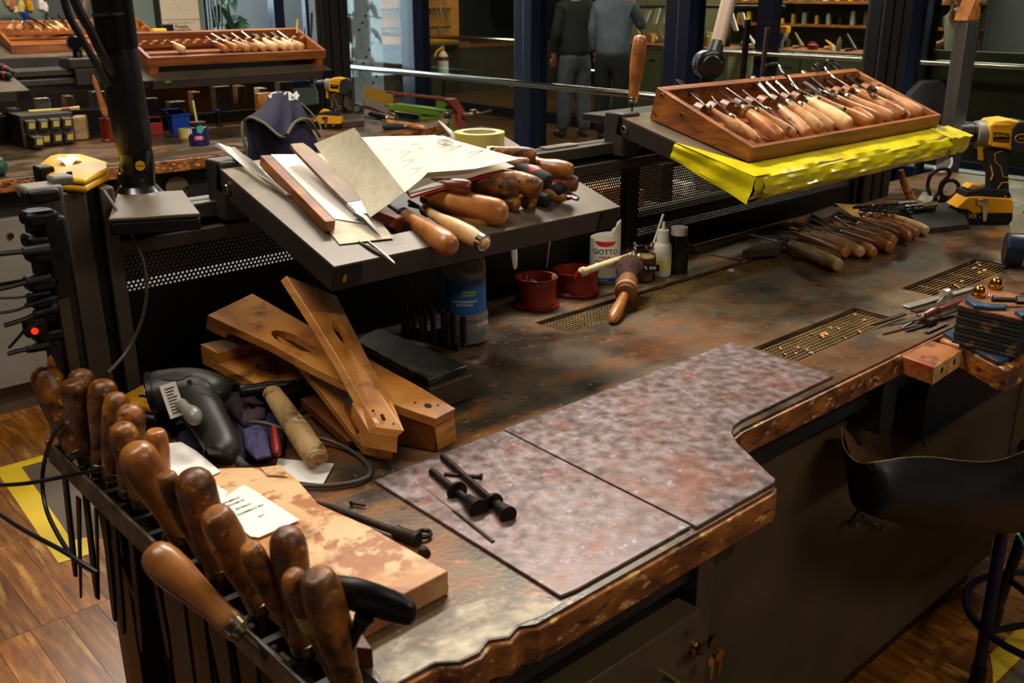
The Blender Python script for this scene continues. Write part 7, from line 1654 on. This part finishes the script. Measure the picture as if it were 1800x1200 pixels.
A = V((q.x, q.y, zt-.03)); B = PY(339, 177, q.y); t = thing('thin_stick', 'pale stick standing in the dark blue jar', 'stick', A); link('stick', M().tube([A, B], .005, 8), 'label_yellow', t)
jar('glass_tube', 'narrow glass tube with blue cap by the far screen', 'tube', 386, 222, 193, 6, 'jar_glass', 'blue_plastic', .9)
# wooden board + apron draped over vice
q = P(470, 270, .95); cx, cy = PY(495, 200, 3.95).x, 3.95
t = single('wooden_jig', M().bb(PY(453, 200, 4.0).x, PY(480, 200, 4.0).x, 3.98, 4.02, .951, PY(460, 163, 4.0).z), 'handle_mid', 'orange wooden board standing behind the draped apron', 'board', bev=.004)
def dp(x, y, Y): return PY(x, y, Y)
ap = thing('navy_apron', 'navy work apron with grey piping and white emblem draped over the far vice', 'apron', PY(495, 285, 3.8))
top = [dp(474, 166, 3.86), dp(482, 160, 3.84), dp(505, 160, 3.84), dp(522, 170, 3.86), dp(510, 165, 3.96), dp(488, 161, 3.96)]
# upper layer: grid from ridge to hem
ridge = [dp(x, y, Y) for x, y, Y in ((468, 178, 3.96), (474, 166, 3.90), (484, 160, 3.86), (498, 160, 3.84), (512, 164, 3.86), (522, 172, 3.90), (530, 190, 3.95))]
hem = [dp(x, y, Y) for x, y, Y in ((426, 214, 3.90), (438, 206, 3.80), (462, 216, 3.68), (495, 240, 3.62), (516, 214, 3.68), (540, 210, 3.74), (560, 240, 3.86))]
r1, h1 = curve(ridge, 5), curve(hem, 5)
def drape(a, b_, mt, nm, par, sag=.02, th=.003):
    m = M(); n = len(a)
    for o_ in (0, th):
        for j in range(11):
            u = j/10
            for i in range(n): p = a[i]*(1-u)+b_[i]*u; m.v.append(p+V((0, o_-.012*math.sin(i*1.1+1)*u-.02*math.sin(u*PI), -sag*math.sin(u*PI)*.4)))
    H_ = 11*n
    for j in range(10):
        for i in range(n-1): q = j*n+i; m.f += [[q, q+1, q+1+n, q+n], [q+H_, q+n+H_, q+n+1+H_, q+1+H_]]
    for i in range(n-1): m.f += [[i, i+1, i+1+H_, i+H_], [10*n+i, 10*n+i+1, 10*n+i+1+H_, 10*n+i+H_]]
    return link(nm, m, mt, par, ang=180)
drape(r1, h1, 'navy', 'upper_panel', ap)
link('piping', M().tube([p+V((0, -.012, 0)) for p in h1], .006, 8), 'piping', ap)
low = [dp(x, y, Y) for x, y, Y in ((434, 290, 3.86), (450, 296, 3.8), (475, 300, 3.76), (500, 300, 3.74), (525, 296, 3.76), (545, 285, 3.8), (556, 262, 3.88))]
up2 = [dp(x, y-8, Y+.02) for x, y, Y in ((428, 222, 3.90), (440, 218, 3.82), (462, 226, 3.72), (495, 242, 3.68), (516, 224, 3.70), (536, 222, 3.76), (552, 244, 3.86))]
drape(curve(up2, 5), curve(low, 5), 'navy', 'lower_panel', ap, .0)
link('piping', M().tube(curve([dp(427, 214, 3.88), dp(426, 235, 3.85), dp(432, 262, 3.84), (low[0]+V((0, -.01, 0)))], 5), .006, 8), 'piping', ap)
link('piping', M().tube(curve([dp(560, 238, 3.85), dp(564, 228, 3.86), dp(560, 215, 3.88), dp(545, 196, 3.92), dp(528, 180, 3.94)], 5), .004, 8), 'piping', ap)
link('buckle_strap', M().hexa([dp(496, 238, 3.60), dp(505, 233, 3.60), dp(517, 248, 3.62), dp(507, 254, 3.62)], V((0, .006, 0))), 'rubber', ap, bev=.002)
# emblem
em = dp(499, 171, 3.82); nrm = V((-.45, -.8, .75)).normalized(); T = facing(em, nrm)
k = rpx(em, 1)
link('emblem', M(T).tube([(26*k*math.cos(a), 12*k*math.sin(a)+4*k, .004) for a in [PI*1.0+i*PI/16 for i in range(17)]], 1.4*k, 6), 'white', ap)
text('GYM', .058, T @ MX.Translation((0, .002, .005)), 'white', ap, name='emblem_letters')
# right end of bench 2: wooden-brown block, hand tools, green and red mitre saw bracket
def b2p(x, y, z=.951): return P(x, y, z)
single('wooden_block', M().hexa([b2p(590, 215, .98), b2p(640, 212, .98), b2p(636, 200, .98), b2p(592, 202, .98)], V((0, 0, -.028))), 'wood_dull', 'dark wooden block between the far drill and the tool pile', 'block', bev=.002)
q = b2p(603, 214, .955)
t = thing('wire_rings', 'rusty wire ring and chain lying before the dark block', 'ring', q); m = torus(b2p(602, 213, .965), .028, .003, 20, 6)
for i in range(4): 
    mm = torus(b2p(608+i*4, 219, .956), .010, .003, 12, 5); n0 = len(m.v); m.v += mm.v; m.f += [[a+n0 for a in f] for f in mm.f]
link('chain', m, 'rusty', t)
# brass-coloured backed saw plate, blade
Yg = 4.35
bp = [PY(641, 150, Yg), PY(691, 163, Yg), PY(691, 190, Yg), PY(641, 172, Yg)]
single('ochre_plate', M().hexa(bp, V((0, .004, 0))), 'ochre', 'flat ochre cardboard-like plate standing left of the green bracket', 'plate')
single('white_strip', M().hexa([PY(640, 170, 4.28), PY(697, 197, 4.28), PY(694, 206, 4.28), PY(640, 182, 4.28)], V((0, .003, 0))), 'cabinet_grey', 'pale strip leaning below the ochre plate', 'strip')
g = thing('mitre_saw', 'bench tool with olive-green channel body and red frame behind the papers', 'saw', PY(760, 232, 4.25))
Yg = 4.25
gp = lambda x, y, d=0: PY(x, y, Yg+d)
link('green_channel', M().hexa([gp(690, 183), gp(773, 196), gp(773, 205), gp(690, 194)], V((.0, .07, 0))), 'green_paint', g, bev=.004)
link('channel_top', M().hexa([gp(690, 182), gp(788, 195), gp(800, 193, .10), gp(702, 180, .10)], V((0, 0, -.006))), 'green_paint', g, bev=.003)
link('green_base', M().hexa([gp(738, 204, .02), gp(795, 200, .0), gp(800, 232, .0), gp(738, 224, .02)], V((.01, .05, 0))), 'green_paint', g, bev=.003)
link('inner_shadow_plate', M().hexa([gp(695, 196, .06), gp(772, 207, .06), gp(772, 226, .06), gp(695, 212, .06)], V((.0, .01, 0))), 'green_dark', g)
link('green_web', M().hexa([gp(768, 176, .09), gp(792, 180, .09), gp(778, 192, .09), gp(768, 192, .09)], V((0, .01, 0))), 'green_paint', g)
link('red_rail', M().hexa([gp(678, 160, .10), gp(800, 173, .10), gp(795, 178, .10), gp(676, 164, .10)], V((.0, .04, 0))), 'red_paint', g, bev=.003)
link('red_arm', M().prism([(0, 0), (1, 0), (1, 1), (0, 1)], 0, .0001) if False else M().hexa([gp(786, 175, .06), gp(803, 173, .06), gp(818, 196, .06), gp(806, 200, .06)], V((.0, .05, 0))).hexa([gp(806, 197, .06), gp(818, 196, .06), gp(817, 238, .06), gp(806, 238, .06)], V((0, .05, 0))), 'red_paint', g, bev=.003)
c = gp(788, 201, -.005); k = rpx(c, 1); link('pivot_bolt', M().lathe([(0, 8*k), (.3, 8*k), (.32, 5*k), (1, 4*k)], c+V((0, .01, 0)), c-V((.01, .02, 0)), 8), 'chrome', g)
c = gp(812, 203, .05); link('clamp_lever', M().tube([c, gp(830, 203, .04)], 5*k, 8).tube([gp(826, 205, .04), gp(863, 194, .04)], [2*k, 2.5*k], 8), 'gold_steel', g)
link('lever_nut', M().box(gp(832, 197, .04), (.03, .03, .03)).box(gp(838, 200, .04), (.03, .03, .02)), 'gold_steel', g, bev=.004)
# papers / tool roll and files
t = single('tool_roll', M().hexa([b2p(608, 168, 1.06), b2p(640, 196, .99), b2p(636, 205, .97), b2p(606, 185, 1.0)], V((0, .012, -.004))), 'wood_dull', 'dark curled sheet leaning at the left of the tool pile', 'sheet')
A, B = b2p(628, 192, 1.0), b2p(644, 184, 1.03)
t = thing('metal_tube', 'short open steel tube in the far tool pile', 'tube', A); k = rpx(A, 1)
link('tube', M().lathe([(0, 9*k), (1, 9*k)], A, A+V((.05, .05, .0)), 18, cap=False), 'blade_dark', t); link('bore', M().lathe([(0, 8*k), (1, 8*k)], A+V((.01, .01, 0)), A+V((.012, .012, 0)), 18), 'cabinet_grey', t)
def t2(lb, a, b_, c, r, mt, z=.965, cat='file', **kw):
    A, B, C = b2p(*a, z), b2p(*b_, z), b2p(*c, z); k = rpx(A, 1); return tool(lb, A, B, C, r*k, mt, kw.pop('prof', 'carve'), 'rod', 3*k, cat=cat, name='hand_tool', group='hand tools at the right end of the far bench', **kw)
t2('reddish handle with straw-coloured band in the far tool pile', (640, 186), (692, 201), (700, 206), 4, 'handle_red', z=1.0)
t2('copper coloured handle turning green at its end, front of the far tool pile', (748, 226), (675, 213), (640, 205), 6, 'handle_mid')
t2('black oval grip in front of the far tool pile', (672, 223), (710, 222), (730, 222), 6, 'rubber', prof='round')
t2('dark hand tool with pale rounded tip', (650, 200), (680, 208), (700, 210), 6, 'black', z=.98, prof='round')
single('long_rule', M().tube([b2p(640, 200, .975), b2p(684, 220, .955)], .004, 6), 'silver_worn', 'thin bright rod pointing left in the far tool pile', 'rod')
single('white_marker', M().tube([b2p(772, 213, .956), b2p(796, 236, .964)], [.004, .012], 10), 'white', 'white pointed marker in front of the green bracket', 'marker')
# pliers on tray 4
def T4(x, y, h): return PL(x, y, (.36, 4.8, 1.29), (0, -.078, .35), h)
t = thing('pliers', 'pliers with black and orange-ringed grips on the pale tray at the left edge', 'pliers', T4(20, 128, .0))
for a, b_ in (((22, 128), (-10, 112)), ((20, 134), (-14, 130))):
    A, B = T4(*a, .018), T4(*b_, .014); k = rpx(A, 1); link('grip', M().lathe([(0, 3*k), (.1, 6.5*k), (.6, 7*k), (1, 5*k)], A, B, 14), 'rubber', t); link('grip_ring', M().lathe([(0, 6.9*k), (1, 6.9*k)], A+(B-A)*.28, A+(B-A)*.36, 14), 'text_red', t)
single('green_handle', M().lathe([(0, .01), (.15, .035), (.8, .04), (1, .03)], P(14, 292, .985), P(-40, 296, .985), 16), 'green_dark', 'dark green rounded handle at the left edge of the far bench', 'handle')
# lamp mount on bench 2's rail + knuckle + thin arm
q = PY(140, 100, 4.85); k = rpx(q, 1)
t = thing('lamp_mount', 'dark block with round black knuckle on the far rail, left of the lamp arm', 'lamp', q)
link('block', M().bb(q.x-.07, q.x+.07, 4.80, 4.94, 1.262, 1.31), 'tray_side', t, bev=.008); link('clamp', M().bb(q.x-.05, q.x+.06, 4.79, 4.82, 1.19, 1.262), 'tray_side', t, bev=.003)
c = PY(134, 75, 4.88); link('knuckle', M().lathe([(0, 12*k), (.2, 15*k), (.8, 15*k), (1, 11*k)], c+V((.02, .04, 0)), c-V((.02, .04, 0)), 24), 'black_gloss', t)
link('neck', M().tube([c, (q.x, 4.87, 1.31)], 8*k, 12), 'black', t); link('arm', M().tube([c, PY(150, 10, 4.9), PY(160, -40, 4.9)], [9*k, 7*k, 7*k], 12, flat=(1, .6)), 'lamp_beige', t)
# box 4 further back with its chisels
Yf = 5.55
T4F = MX(((1, 0, 0, 1.58), (0, 1, -.0, 5.50), (0, .25, 1, 1.30), (0, 0, 0, 1)))
t4 = thing('tool_tray', 'farthest sloping tray at the upper left, carrying the third chisel box', 'tray', (1.9, 5.7, 1.27))
link('tray_top', M(T4F).bb(-.6, .95, -.06, .36, -.004, 0), 'tray_steel', t4); link('tray_side', M(T4F).bb(-.6, .95, -.062, .36, -.05, -.0045), 'tray_side', t4)
link('post', M().bb(1.2, 1.26, 5.75, 5.8, 0, 1.33).bb(2.3, 2.36, 5.75, 5.8, 0, 1.33), 'frame_dark', t4)
toolbox(T4F, 0.0, .80, 0.0, .30, .045, .08, .0006, 'wood_box_far', 'third chisel box at the upper left edge, partly behind black cables', 1)
def T4B(x, y, h): return PL(x, y, (1.58, 5.5, 1.30), (0, -.25, 1), h)
for a, b_, c, r, mt, lb in (((15, 56), (22, 40), (20, 36), 6, 'handle_tan', 'pale fat handle leaning at the left of the third box'), ((30, 56), (38, 42), (45, 38), 6, 'handle_tan', 'second pale fat handle leaning in the third box'),
        ((72, 56), (58, 46), (43, 37), 5, 'handle_light', 'third chisel of the third box with black blade'), ((96, 56), (80, 47), (50, 30), 5, 'handle_light', 'fourth chisel of the third box with long blade'), ((107, 56), (88, 45), (78, 38), 5, 'handle_light', 'fifth chisel of the third box'),
        ((117, 56), (100, 42), (81, 28), 6, 'handle_light', 'bright wide chisel of the third box'), ((126, 54), (116, 43), (102, 27), 5, 'handle_tan', 'last visible chisel of the third box by the cable')):
    A, B, C = T4B(*a, .03), T4B(*b_, .07), T4B(*c, .10); k = rpx(B, 1); tool(lb, A, B, C, r*k, mt, 'carve', 'flat' if r > 5 else 'rod', 4*k, group='chisels in the third wooden box')
# pin board with toys / paper scraps at upper left and leather strips
bd_ = thing('wall_board', 'grey board at the upper left hung with coloured scraps and dark straps', 'board', PY(75, 30, 7.2))
c0, c1 = PY(85, 40, 7.25), PY(165, 40, 7.25)
link('board', M().bb(c0.x, PY(175, 40, 7.25).x, 7.24, 7.28, 1.38, 1.9), 'wall_grey', bd_)
for i in range(9):
    a = PY(88+i*8, 31, 7.2); h = .14
    link('strap', M().hexa([a, a+V((.022, 0, 0)), a+V((.022, .02, 0)), a+V((0, .02, 0))], V((0, 0, -.13-.02*(i % 3)))), ['rubber', 'wood_dull', 'handle_dark'][i % 3], bd_, bev=.004)
for i, (x, y, mt, s) in enumerate(((18, 8, 'skin', .05), (26, 15, 'paper', .04), (33, 12, 'label_yellow', .05), (40, 22, 'blue_plastic', .035), (52, 10, 'drill_yellow', .05), (70, 8, 'paper_white', .05), (78, 14, 'paper', .035), (46, 28, 'blue_plastic', .04), (12, 3, 'handle_light', .04))):
    c = PY(x, y, 7.1); m = M(); rr = random.Random(i)
    m.lathe([(0, s*.2), (.2, s*.9), (.6, s), (1, s*.3)], c-V((0, 0, s)), c+V((rr.uniform(-.02, .02), 0, s*1.1)), 8, flat=(1, .5))
    single('hanging_scrap', m, mt, ['salmon coloured cloth scrap at the top left corner', 'white scrap beside the salmon one', 'pale yellow scrap left of the blue ones', 'upper bright blue scrap at the top left', 'orange-yellow scrap above the third box', 'white and blue round scrap above the third box', 'small cream scrap beside the round white one', 'lower bright blue scrap above the third box', 'straw coloured scrap at the top left edge'][i], 'scrap')
# small box at (215-240, 45-62), drill case by poster
b0 = PY(228, 62, 5.8); single('small_box', M().bb(b0.x-.1, b0.x+.05, 5.75, 6.0, 1.24, 1.36), 'wood_box_far', 'small wooden box just right of the lamp tube, behind the far chisel box', 'box', bev=.003)
single('box_stand', M().bb(b0.x-.1, b0.x+.95, 5.7, 6.1, 1.18, 1.238), 'frame_dark', 'dark shelf behind the far chisel box', 'shelf')
for i, (x, h) in enumerate(((222, 24), (225, 28), (229, 33), (234, 23))): a = PY(x, 48, 5.85); b_ = PY(x, h, 5.85); a.z = 1.36; single('thin_rod', M().tube([a, b_], .005, 6), 'black', ['leftmost', 'second', 'third', 'rightmost'][i]+' thin black rod standing in the small box by the lamp tube', 'rod', 'rods in the small box')
b0 = PY(280, 60, 5.85); single('yellow_tool', M().box(b0+V((0, 0, .01)), (.08, .05, .045)), 'drill_yellow', 'small yellow tool between the post and the poster', 'tool', bev=.008)
b0 = PY(292, 58, 5.9); single('black_box', M().box(b0+V((0, 0, .0)), (.08, .05, .10)), 'black', 'small black box in front of the poster foot', 'box', bev=.004)
t = thing('added_dark_cabinet', 'long dark brown cabinet added to darken the view through the far perforated screen', 'cabinet', (1.2, 5.3, 0))  # dark body added to block the wall behind the screen holes
link('body', M().bb(-1.2, 2.94, 5.12, 5.45, 0, 1.19), 'wood_dull', t, bev=.004)
for i in range(9): link('door', M().bb(-1.15+i*.455, -.73+i*.455, 5.105, 5.12, .1, 1.14), ['wood_dull', 'clamp_dark', 'panel_brown'][i % 3], t, bev=.003)
rq = random.Random(9)
for i in range(22):
    x = .1+i*.128; w_ = rq.uniform(.04, .11); h = rq.uniform(.05, .22); link('stored_item', M().bb(x, x+w_, 4.98, 5.04, 1.0+rq.uniform(-.05, .03), 1.02+h*.6), ['silver_worn', 'handle_tan', 'cabinet_grey', 'handle_mid', 'paper'][rq.randrange(5)], t, bev=.004)
link('shelf_board', M().bb(-.2, 2.94, 4.95, 5.11, .93, .945), 'wood_box_far', t)
# ================================================================= PEOPLE IN THE CORRIDOR
def skin(name, pts, edges, mt, par, sub=2, root=0, label=None):
    o0 = LOC[par.name]; me = bpy.data.meshes.new(name); me.from_pydata([tuple(V(p[:3])-o0) for p in pts], edges, [])
    o = bpy.data.objects.new(name, me); S.collection.objects.link(o); me.materials.append(MT[mt]); o.parent = par; LOC[o.name] = o0
    sk = o.modifiers.new('skin', 'SKIN'); sk.use_smooth_shade = True
    for i, d in enumerate(me.skin_vertices[0].data): d.radius = (pts[i][3], pts[i][4] if len(pts[i]) > 4 else pts[i][3]); d.use_root = (i == root)
    ss = o.modifiers.new('sub', 'SUBSURF'); ss.levels = sub; ss.render_levels = sub
    dg = bpy.context.evaluated_depsgraph_get(); m2 = bpy.data.meshes.new_from_object(o.evaluated_get(dg)); o.modifiers.clear(); o.data = m2
    m2.polygons.foreach_set('use_smooth', [True]*len(m2.polygons))
    if label: o['label'] = label
    return o
def person(base, yaw, lb, H, top, legm, shoem, armp=None, lean=0, hoodie=False, crop_legs=False, hair='hair'):
    f = V((math.cos(yaw), math.sin(yaw), 0)); s = V((-f.y, f.x, 0)); b = V(base); u = H/1.75
    def q(a, l, z): return b+f*a*u+s*l*u+V((0, 0, z*u))
    t = thing('person', lb, 'person', b)
    hz = .93; L = lean
    P_ = [(*q(0, 0, hz), .10*u, .08*u), (*q(.01+L*.3, 0, 1.12), .12*u, .10*u), (*q(.02+L*.7, 0, 1.30), .15*u, .115*u), (*q(.0+L, 0, 1.43), .13*u, .09*u), (*q(.01+L*1.1, 0, 1.50), .055*u), (*q(.03+L*1.2, 0, 1.57), .062*u), (*q(.045+L*1.25, 0, 1.66), .088*u), (*q(.035+L*1.25, 0, 1.72), .07*u)]
    E_ = [(0, 1), (1, 2), (2, 3), (3, 4), (4, 5), (5, 6), (6, 7)]
    # legs
    for sd, fw in ((1, .05), (-1, -.04)):
        n = len(P_); P_ += [(*q(.0, sd*.10, .86), .07*u), (*q(.02+fw*.3, sd*.105, .50), .062*u), (*q(fw*.6, sd*.11, .28), .055*u), (*q(fw-.01, sd*.115, .09), .036*u), (*q(fw+.13, sd*.13, .035), .035*u, .025*u)]
        E_ += [(0, n), (n, n+1), (n+1, n+2), (n+2, n+3), (n+3, n+4)]
    arms = []
    for sd in (1, -1):
        n = len(P_); ap_ = (armp or {}).get(sd) or [(.02, .23, 1.14), (.10, .22, .92), (.13, .20, .84)]
        P_ += [(*q(L, sd*.18, 1.40), .058*u), (*q(ap_[0][0], sd*ap_[0][1], ap_[0][2]), .044*u), (*q(ap_[1][0], sd*ap_[1][1], ap_[1][2]), .030*u), (*q(ap_[2][0], sd*ap_[2][1], ap_[2][2]), .034*u, .02*u)]
        E_ += [(3, n), (n, n+1), (n+1, n+2), (n+2, n+3)]; arms.append((q(L, sd*.18, 1.40), q(ap_[0][0], sd*ap_[0][1], ap_[0][2]), q(ap_[1][0], sd*ap_[1][1], ap_[1][2]), q(ap_[2][0], sd*ap_[2][1], ap_[2][2])))
    skin('body', P_, E_, 'skin', t)
    # top
    T_ = [(*q(0, 0, .84), .21*u, .17*u), (*q(.005+L*.2, 0, 1.0), .20*u, .165*u), (*q(.02+L*.7, 0, 1.28), .205*u, .155*u), (*q(L, 0, 1.43), .16*u, .12*u), (*q(.0+L*1.1, 0, 1.50), .09*u, .08*u)]
    TE = [(0, 1), (1, 2), (2, 3), (3, 4)]
    for a in arms:
        n = len(T_); w = a[2]; T_ += [(*a[0], .075*u), (*(a[0]*.5+a[1]*.5), .068*u), (*a[1], .062*u), (*w, .044*u)] if not hoodie == 'short' else [(*a[0], .078*u), (*(a[0]*.45+a[1]*.55), .075*u)]
        TE += [(3, n)]+[(n+i, n+i+1) for i in range((len(T_)-n)-1)]
    skin('top', T_, TE, top, t)
    if not crop_legs:
        tr = [(*q(0, 0, .98), .15*u, .125*u), (*q(0, 0, .90), .155*u, .13*u)]; te = [(0, 1)]
        for sd, fw in ((1, .05), (-1, -.04)):
            n = len(tr); tr += [(*q(.0, sd*.095, .80), .115*u), (*q(.02+fw*.3, sd*.105, .50), .095*u), (*q(fw*.6, sd*.11, .26), .088*u), (*q(fw-.005, sd*.115, .07), .068*u)]; te += [(1, n), (n, n+1), (n+1, n+2), (n+2, n+3)]
        skin('trousers', tr, te, legm, t)
    for sd, fw in ((1, .05), (-1, -.04)):
        skin('shoe', [(*q(fw-.05, sd*.115, .04), .042*u, .04*u), (*q(fw+.05, sd*.12, .045), .046*u, .042*u), (*q(fw+.15, sd*.135, .032), .042*u, .028*u)], [(0, 1), (1, 2)], shoem, t, 1)
    # face
    h = q(.045+L*1.25, 0, 1.64); m = M()
    for sd in (1, -1): e = h+f*.082*u+s*sd*.032*u+V((0, 0, .015)); m.lathe([(0, .002), (.5, .009*u), (1, .002)], e-f*.008, e+f*.008, 8)
    link('eyes', m, 'black', t); n_ = h+f*.088*u-V((0, 0, .012)); link('nose', M().lathe([(0, .006), (.7, .013), (1, .004)], n_+V((0, 0, .03)), n_+f*.012-V((0, 0, .012)), 8), 'skin', t)
    link('mouth', M().box(h+f*.086*u-V((0, 0, .052*u)), (.012, .04, .006), None), 'handle_red', t)
    for sd in (1, -1): e = h+s*sd*.088*u; link('ear', M().lathe([(0, .005), (.5, .024), (1, .01)], e-V((0, 0, .028)), e+V((0, 0, .028)), 8, flat=(.5, 1)), 'skin', t)
    skin('hair', [(*q(-.01+L*1.25, 0, 1.72), .095*u, .09*u), (*q(-.035+L*1.25, 0, 1.63), .078*u, .06*u)], [(0, 1)], hair, t)
    for i, a in enumerate(arms):   # fingers
        d = (a[3]-a[2]).normalized(); sx = f.cross(d).normalized()
        for k_ in range(4): r0 = a[3]+sx*((k_-1.5)*.018*u); link('finger', M().tube([r0, r0+d*(.05-.004*abs(k_-1))*u, r0+d*.07*u+f*.015*u, r0+d*.078*u+f*.03*u], [.0085, .008, .0075, .006], 8), 'skin', t)
        r0 = a[2]*.3+a[3]*.7; link('thumb', M().tube([r0, r0+sx*.035*u+d*.015, r0+sx*.045*u+d*.045*u], [.010, .0095, .007], 8), 'skin', t)
    return t, q
v = math.atan2(-RT.y*1, -RT.x)
pA, pB = P(1008, 241, 0), P(1072, 247, 0); pA.z = pB.z = -.004
person(pA, math.atan2(.75, .66)+.45, 'person in black jacket and grey jeans standing in the corridor, left one of two', 1.80, 'jacket', 'denim', 'shoe')
person(pB, math.atan2(.74, .67)-.35, 'person in grey sweatshirt and dark trousers, right one of two in the corridor, arm raised', 1.83, 'sweat', 'trouser', 'shoe', armp={-1: [(.16, .27, 1.18), (.30, .12, 1.36), (.32, .06, 1.43)]})
pC = PX(1700, 60, 9.9); person((pC.x, pC.y, -.004), 2.4, 'person in a pale T-shirt with hand raised to the chin, at upper right', 1.72, 'tshirt', 'denim', 'shoe', hoodie='short', armp={1: [(.10, .24, 1.17), (.22, .10, 1.38), (.20, .05, 1.47)], -1: [(.10, .24, 1.14), (.25, .15, 1.12), (.32, .10, 1.12)]}, lean=.06)
struct('wall_low_grey', M().bb(9.05, 9.12, 2.3, 4.25, .16, 1.10), 'panel_brown').name = 'wall_parapet'
# far workshop bits seen through the glass
def fa(x, y, X): return PX(x, y, X)
for i, (x, y0, y1, w_, sl, X) in enumerate(((1262, 22, 52, 9, 10, 10.7), (1283, 20, 54, 9, 10, 10.7), (1302, 22, 52, 9, 10, 10.7), (1140, 18, 48, 9, -12, 10.5), (1157, 14, 42, 9, -8, 10.5), (1170, 24, 40, 6, -6, 10.5), (1348, 25, 40, 6, 8, 10.7))):
    a, b_ = fa(x, y0, X), fa(x+sl, y1, X); k = rpx(a, 1)*w_/2
    m = M().hexa([a+V((0, k, 0)), a+V((0, -k, 0)), a+V((.02, -k, 0)), a+V((.02, k, 0))], [b_+V((0, k, 0)), b_+V((0, -k, 0)), b_+V((.02, -k, 0)), b_+V((.02, k, 0))])
    single('hanging_template', m, 'paper_white', 'pale slanted template hanging in the far workshop, '+['left of the middle trio', 'middle of the middle trio', 'right of the middle trio', 'first one behind the right standing person', 'second one behind the right standing person', 'smallest behind the right standing person', 'small one right of the trio'][i], 'template', 'pale templates in the far workshop')
single('template_rail', M().tube([fa(1120, 12, 10.72), fa(1380, 12, 10.72)], .02, 8), 'frame_dark', 'dark rail from which the pale templates hang', 'rail')
q = fa(1356, 62, 10.6); t = thing('disc_sander', 'blue disc sander with yellow part on the far counter', 'machine', V((q.x, q.y, .951)))
link('disc', M().lathe([(0, .15), (1, .15)], q, q+V((.04, 0, 0)), 26), 'blue_plastic', t); link('motor', M().lathe([(0, .09), (1, .08)], q+V((.04, 0, 0)), q+V((.25, 0, 0)), 20), 'cabinet_grey', t)
link('yellow_guard', M().box(q+V((0, -.18, .07)), (.1, .1, .08)), 'drill_yellow', t, bev=.01); link('stand', M().box(V((q.x+.1, q.y, (.951+q.z-.14)/2)), (.2, .12, max(.03, q.z-.14-.951))), 'black', t); link('arbor', M().tube([q+V((.06, 0, -.08)), (q.x+.1, q.y, .96)], .03, 8), 'black', t)
rr = random.Random(21)
mats_ = ['wood_dull', 'cabinet_grey', 'handle_tan', 'paper', 'handle_mid', 'black', 'ochre', 'silver_worn', 'red_plastic', 'drill_yellow']
nm_ = {'wood_dull': 'dark wooden', 'cabinet_grey': 'grey', 'handle_tan': 'tan', 'paper': 'cream', 'handle_mid': 'orange', 'black': 'black', 'ochre': 'ochre', 'silver_worn': 'metallic', 'red_plastic': 'red', 'drill_yellow': 'yellow'}
for i in range(34):
    y = 5.0+i*.125 if i < 17 else (7.35+(i-17)*.115); X = (10.55 if i < 17 else 10.35)+rr.uniform(0, .35); mt = mats_[rr.randrange(10)]
    w_, h = rr.uniform(.04, .13), rr.uniform(.04, .22); z = .951
    if i % 3 == 0: m = M().lathe([(0, w_*.5), (.7, w_*.5), (.85, w_*.25), (1, w_*.25)], (X, y, z), (X, y, z+h), 12)
    elif i % 3 == 1: m = M().bb(X, X+w_, y-w_/2, y+w_/2, z, z+h*.6).bb(X+.01, X+w_-.01, y-w_*.35, y+w_*.35, z+h*.6, z+h*.75)
    else: m = M().tube([(X, y, z+.02), (X+.05, y-.1, z+.03), (X+.1, y+.05, z+.05+h)], [.02, .025, .01], 8)
    ow = ['first', 'second', 'third', 'fourth', 'fifth', 'sixth', 'seventh', 'eighth', 'ninth', 'tenth', 'eleventh', 'twelfth', 'thirteenth', 'fourteenth', 'fifteenth', 'sixteenth', 'seventeenth']
    single('counter_'+['can', 'box', 'tool'][i % 3], m, mt, nm_[mt]+' '+['can', 'box', 'tool'][i % 3]+', '+ow[i % 17]+' item from the right on the '+('far right' if i < 17 else 'far left')+' counter', ['can', 'box', 'tool'][i % 3], 'clutter on the far counters')
# hanging shelf of bright tools behind
sh = thing('wall_shelf', 'wall shelf of tools in the far workshop, above the right counter', 'shelf', (12.3, 7.0, 1.3))
link('back_board', M().bb(12.3, 12.34, 5.2, 8.8, .9, 2.4), 'wall_dark', sh); link('shelf_board', M().bb(12.0, 12.3, 5.2, 8.8, 1.16, 1.19).bb(12.0, 12.3, 5.2, 8.8, 1.45, 1.48), 'wood_box_far', sh)
for i in range(40):
    y = 5.25+i*.088; h = rr.uniform(.06, .2); z = 1.19 if i % 2 else 1.48
    link('shelf_item', M().bb(12.05, 12.12, y, y+rr.uniform(.02, .06), z, z+h), mats_[rr.randrange(10)], sh, bev=.004)
# ceiling lamps (fittings around the light sources; the aisle one houses added front fill)
for i, (x, y, z, sx, sy, lb) in enumerate(((1.9, 2.05, 2.80, 1.5, .25, 'long ceiling lamp above the near bench'), (.1, 1.45, 2.80, 1.2, .25, 'ceiling lamp above the file rack'), (2.3, 5.2, 2.80, 2.2, .3, 'ceiling lamp above the far bench'), (3.6, 1.0, 2.80, .3, .8, 'ceiling lamp over the bench right end'), (1.5, -1.0, 2.80, 1.8, .25, 'added front-fill lamp in the aisle before the near bench'),
        (6.8, 7.0, 3.0, .3, 3.5, 'ceiling lamp along the corridor'), (11.5, 6.5, 3.0, .5, 5, 'ceiling lamp of the far workshop'), (9.3, 12, 3.0, 2.5, .4, 'ceiling lamp before the orange cabinet'))):
    t = thing('ceiling_lamp', lb, 'lamp', (x, y, z)); link('housing', M().bb(x-sx/2-.02, x+sx/2+.02, y-sy/2-.02, y+sy/2+.02, z, z+.06), 'cabinet_grey', t, bev=.004)
    link('cable', M().tube([(x, y, z+.05), (x, y, 3.2)], .008, 6), 'black', t); link('diffuser', M().bb(x-sx/2, x+sx/2, y-sy/2, y+sy/2, z-.012, z), 'lamp_face', t)
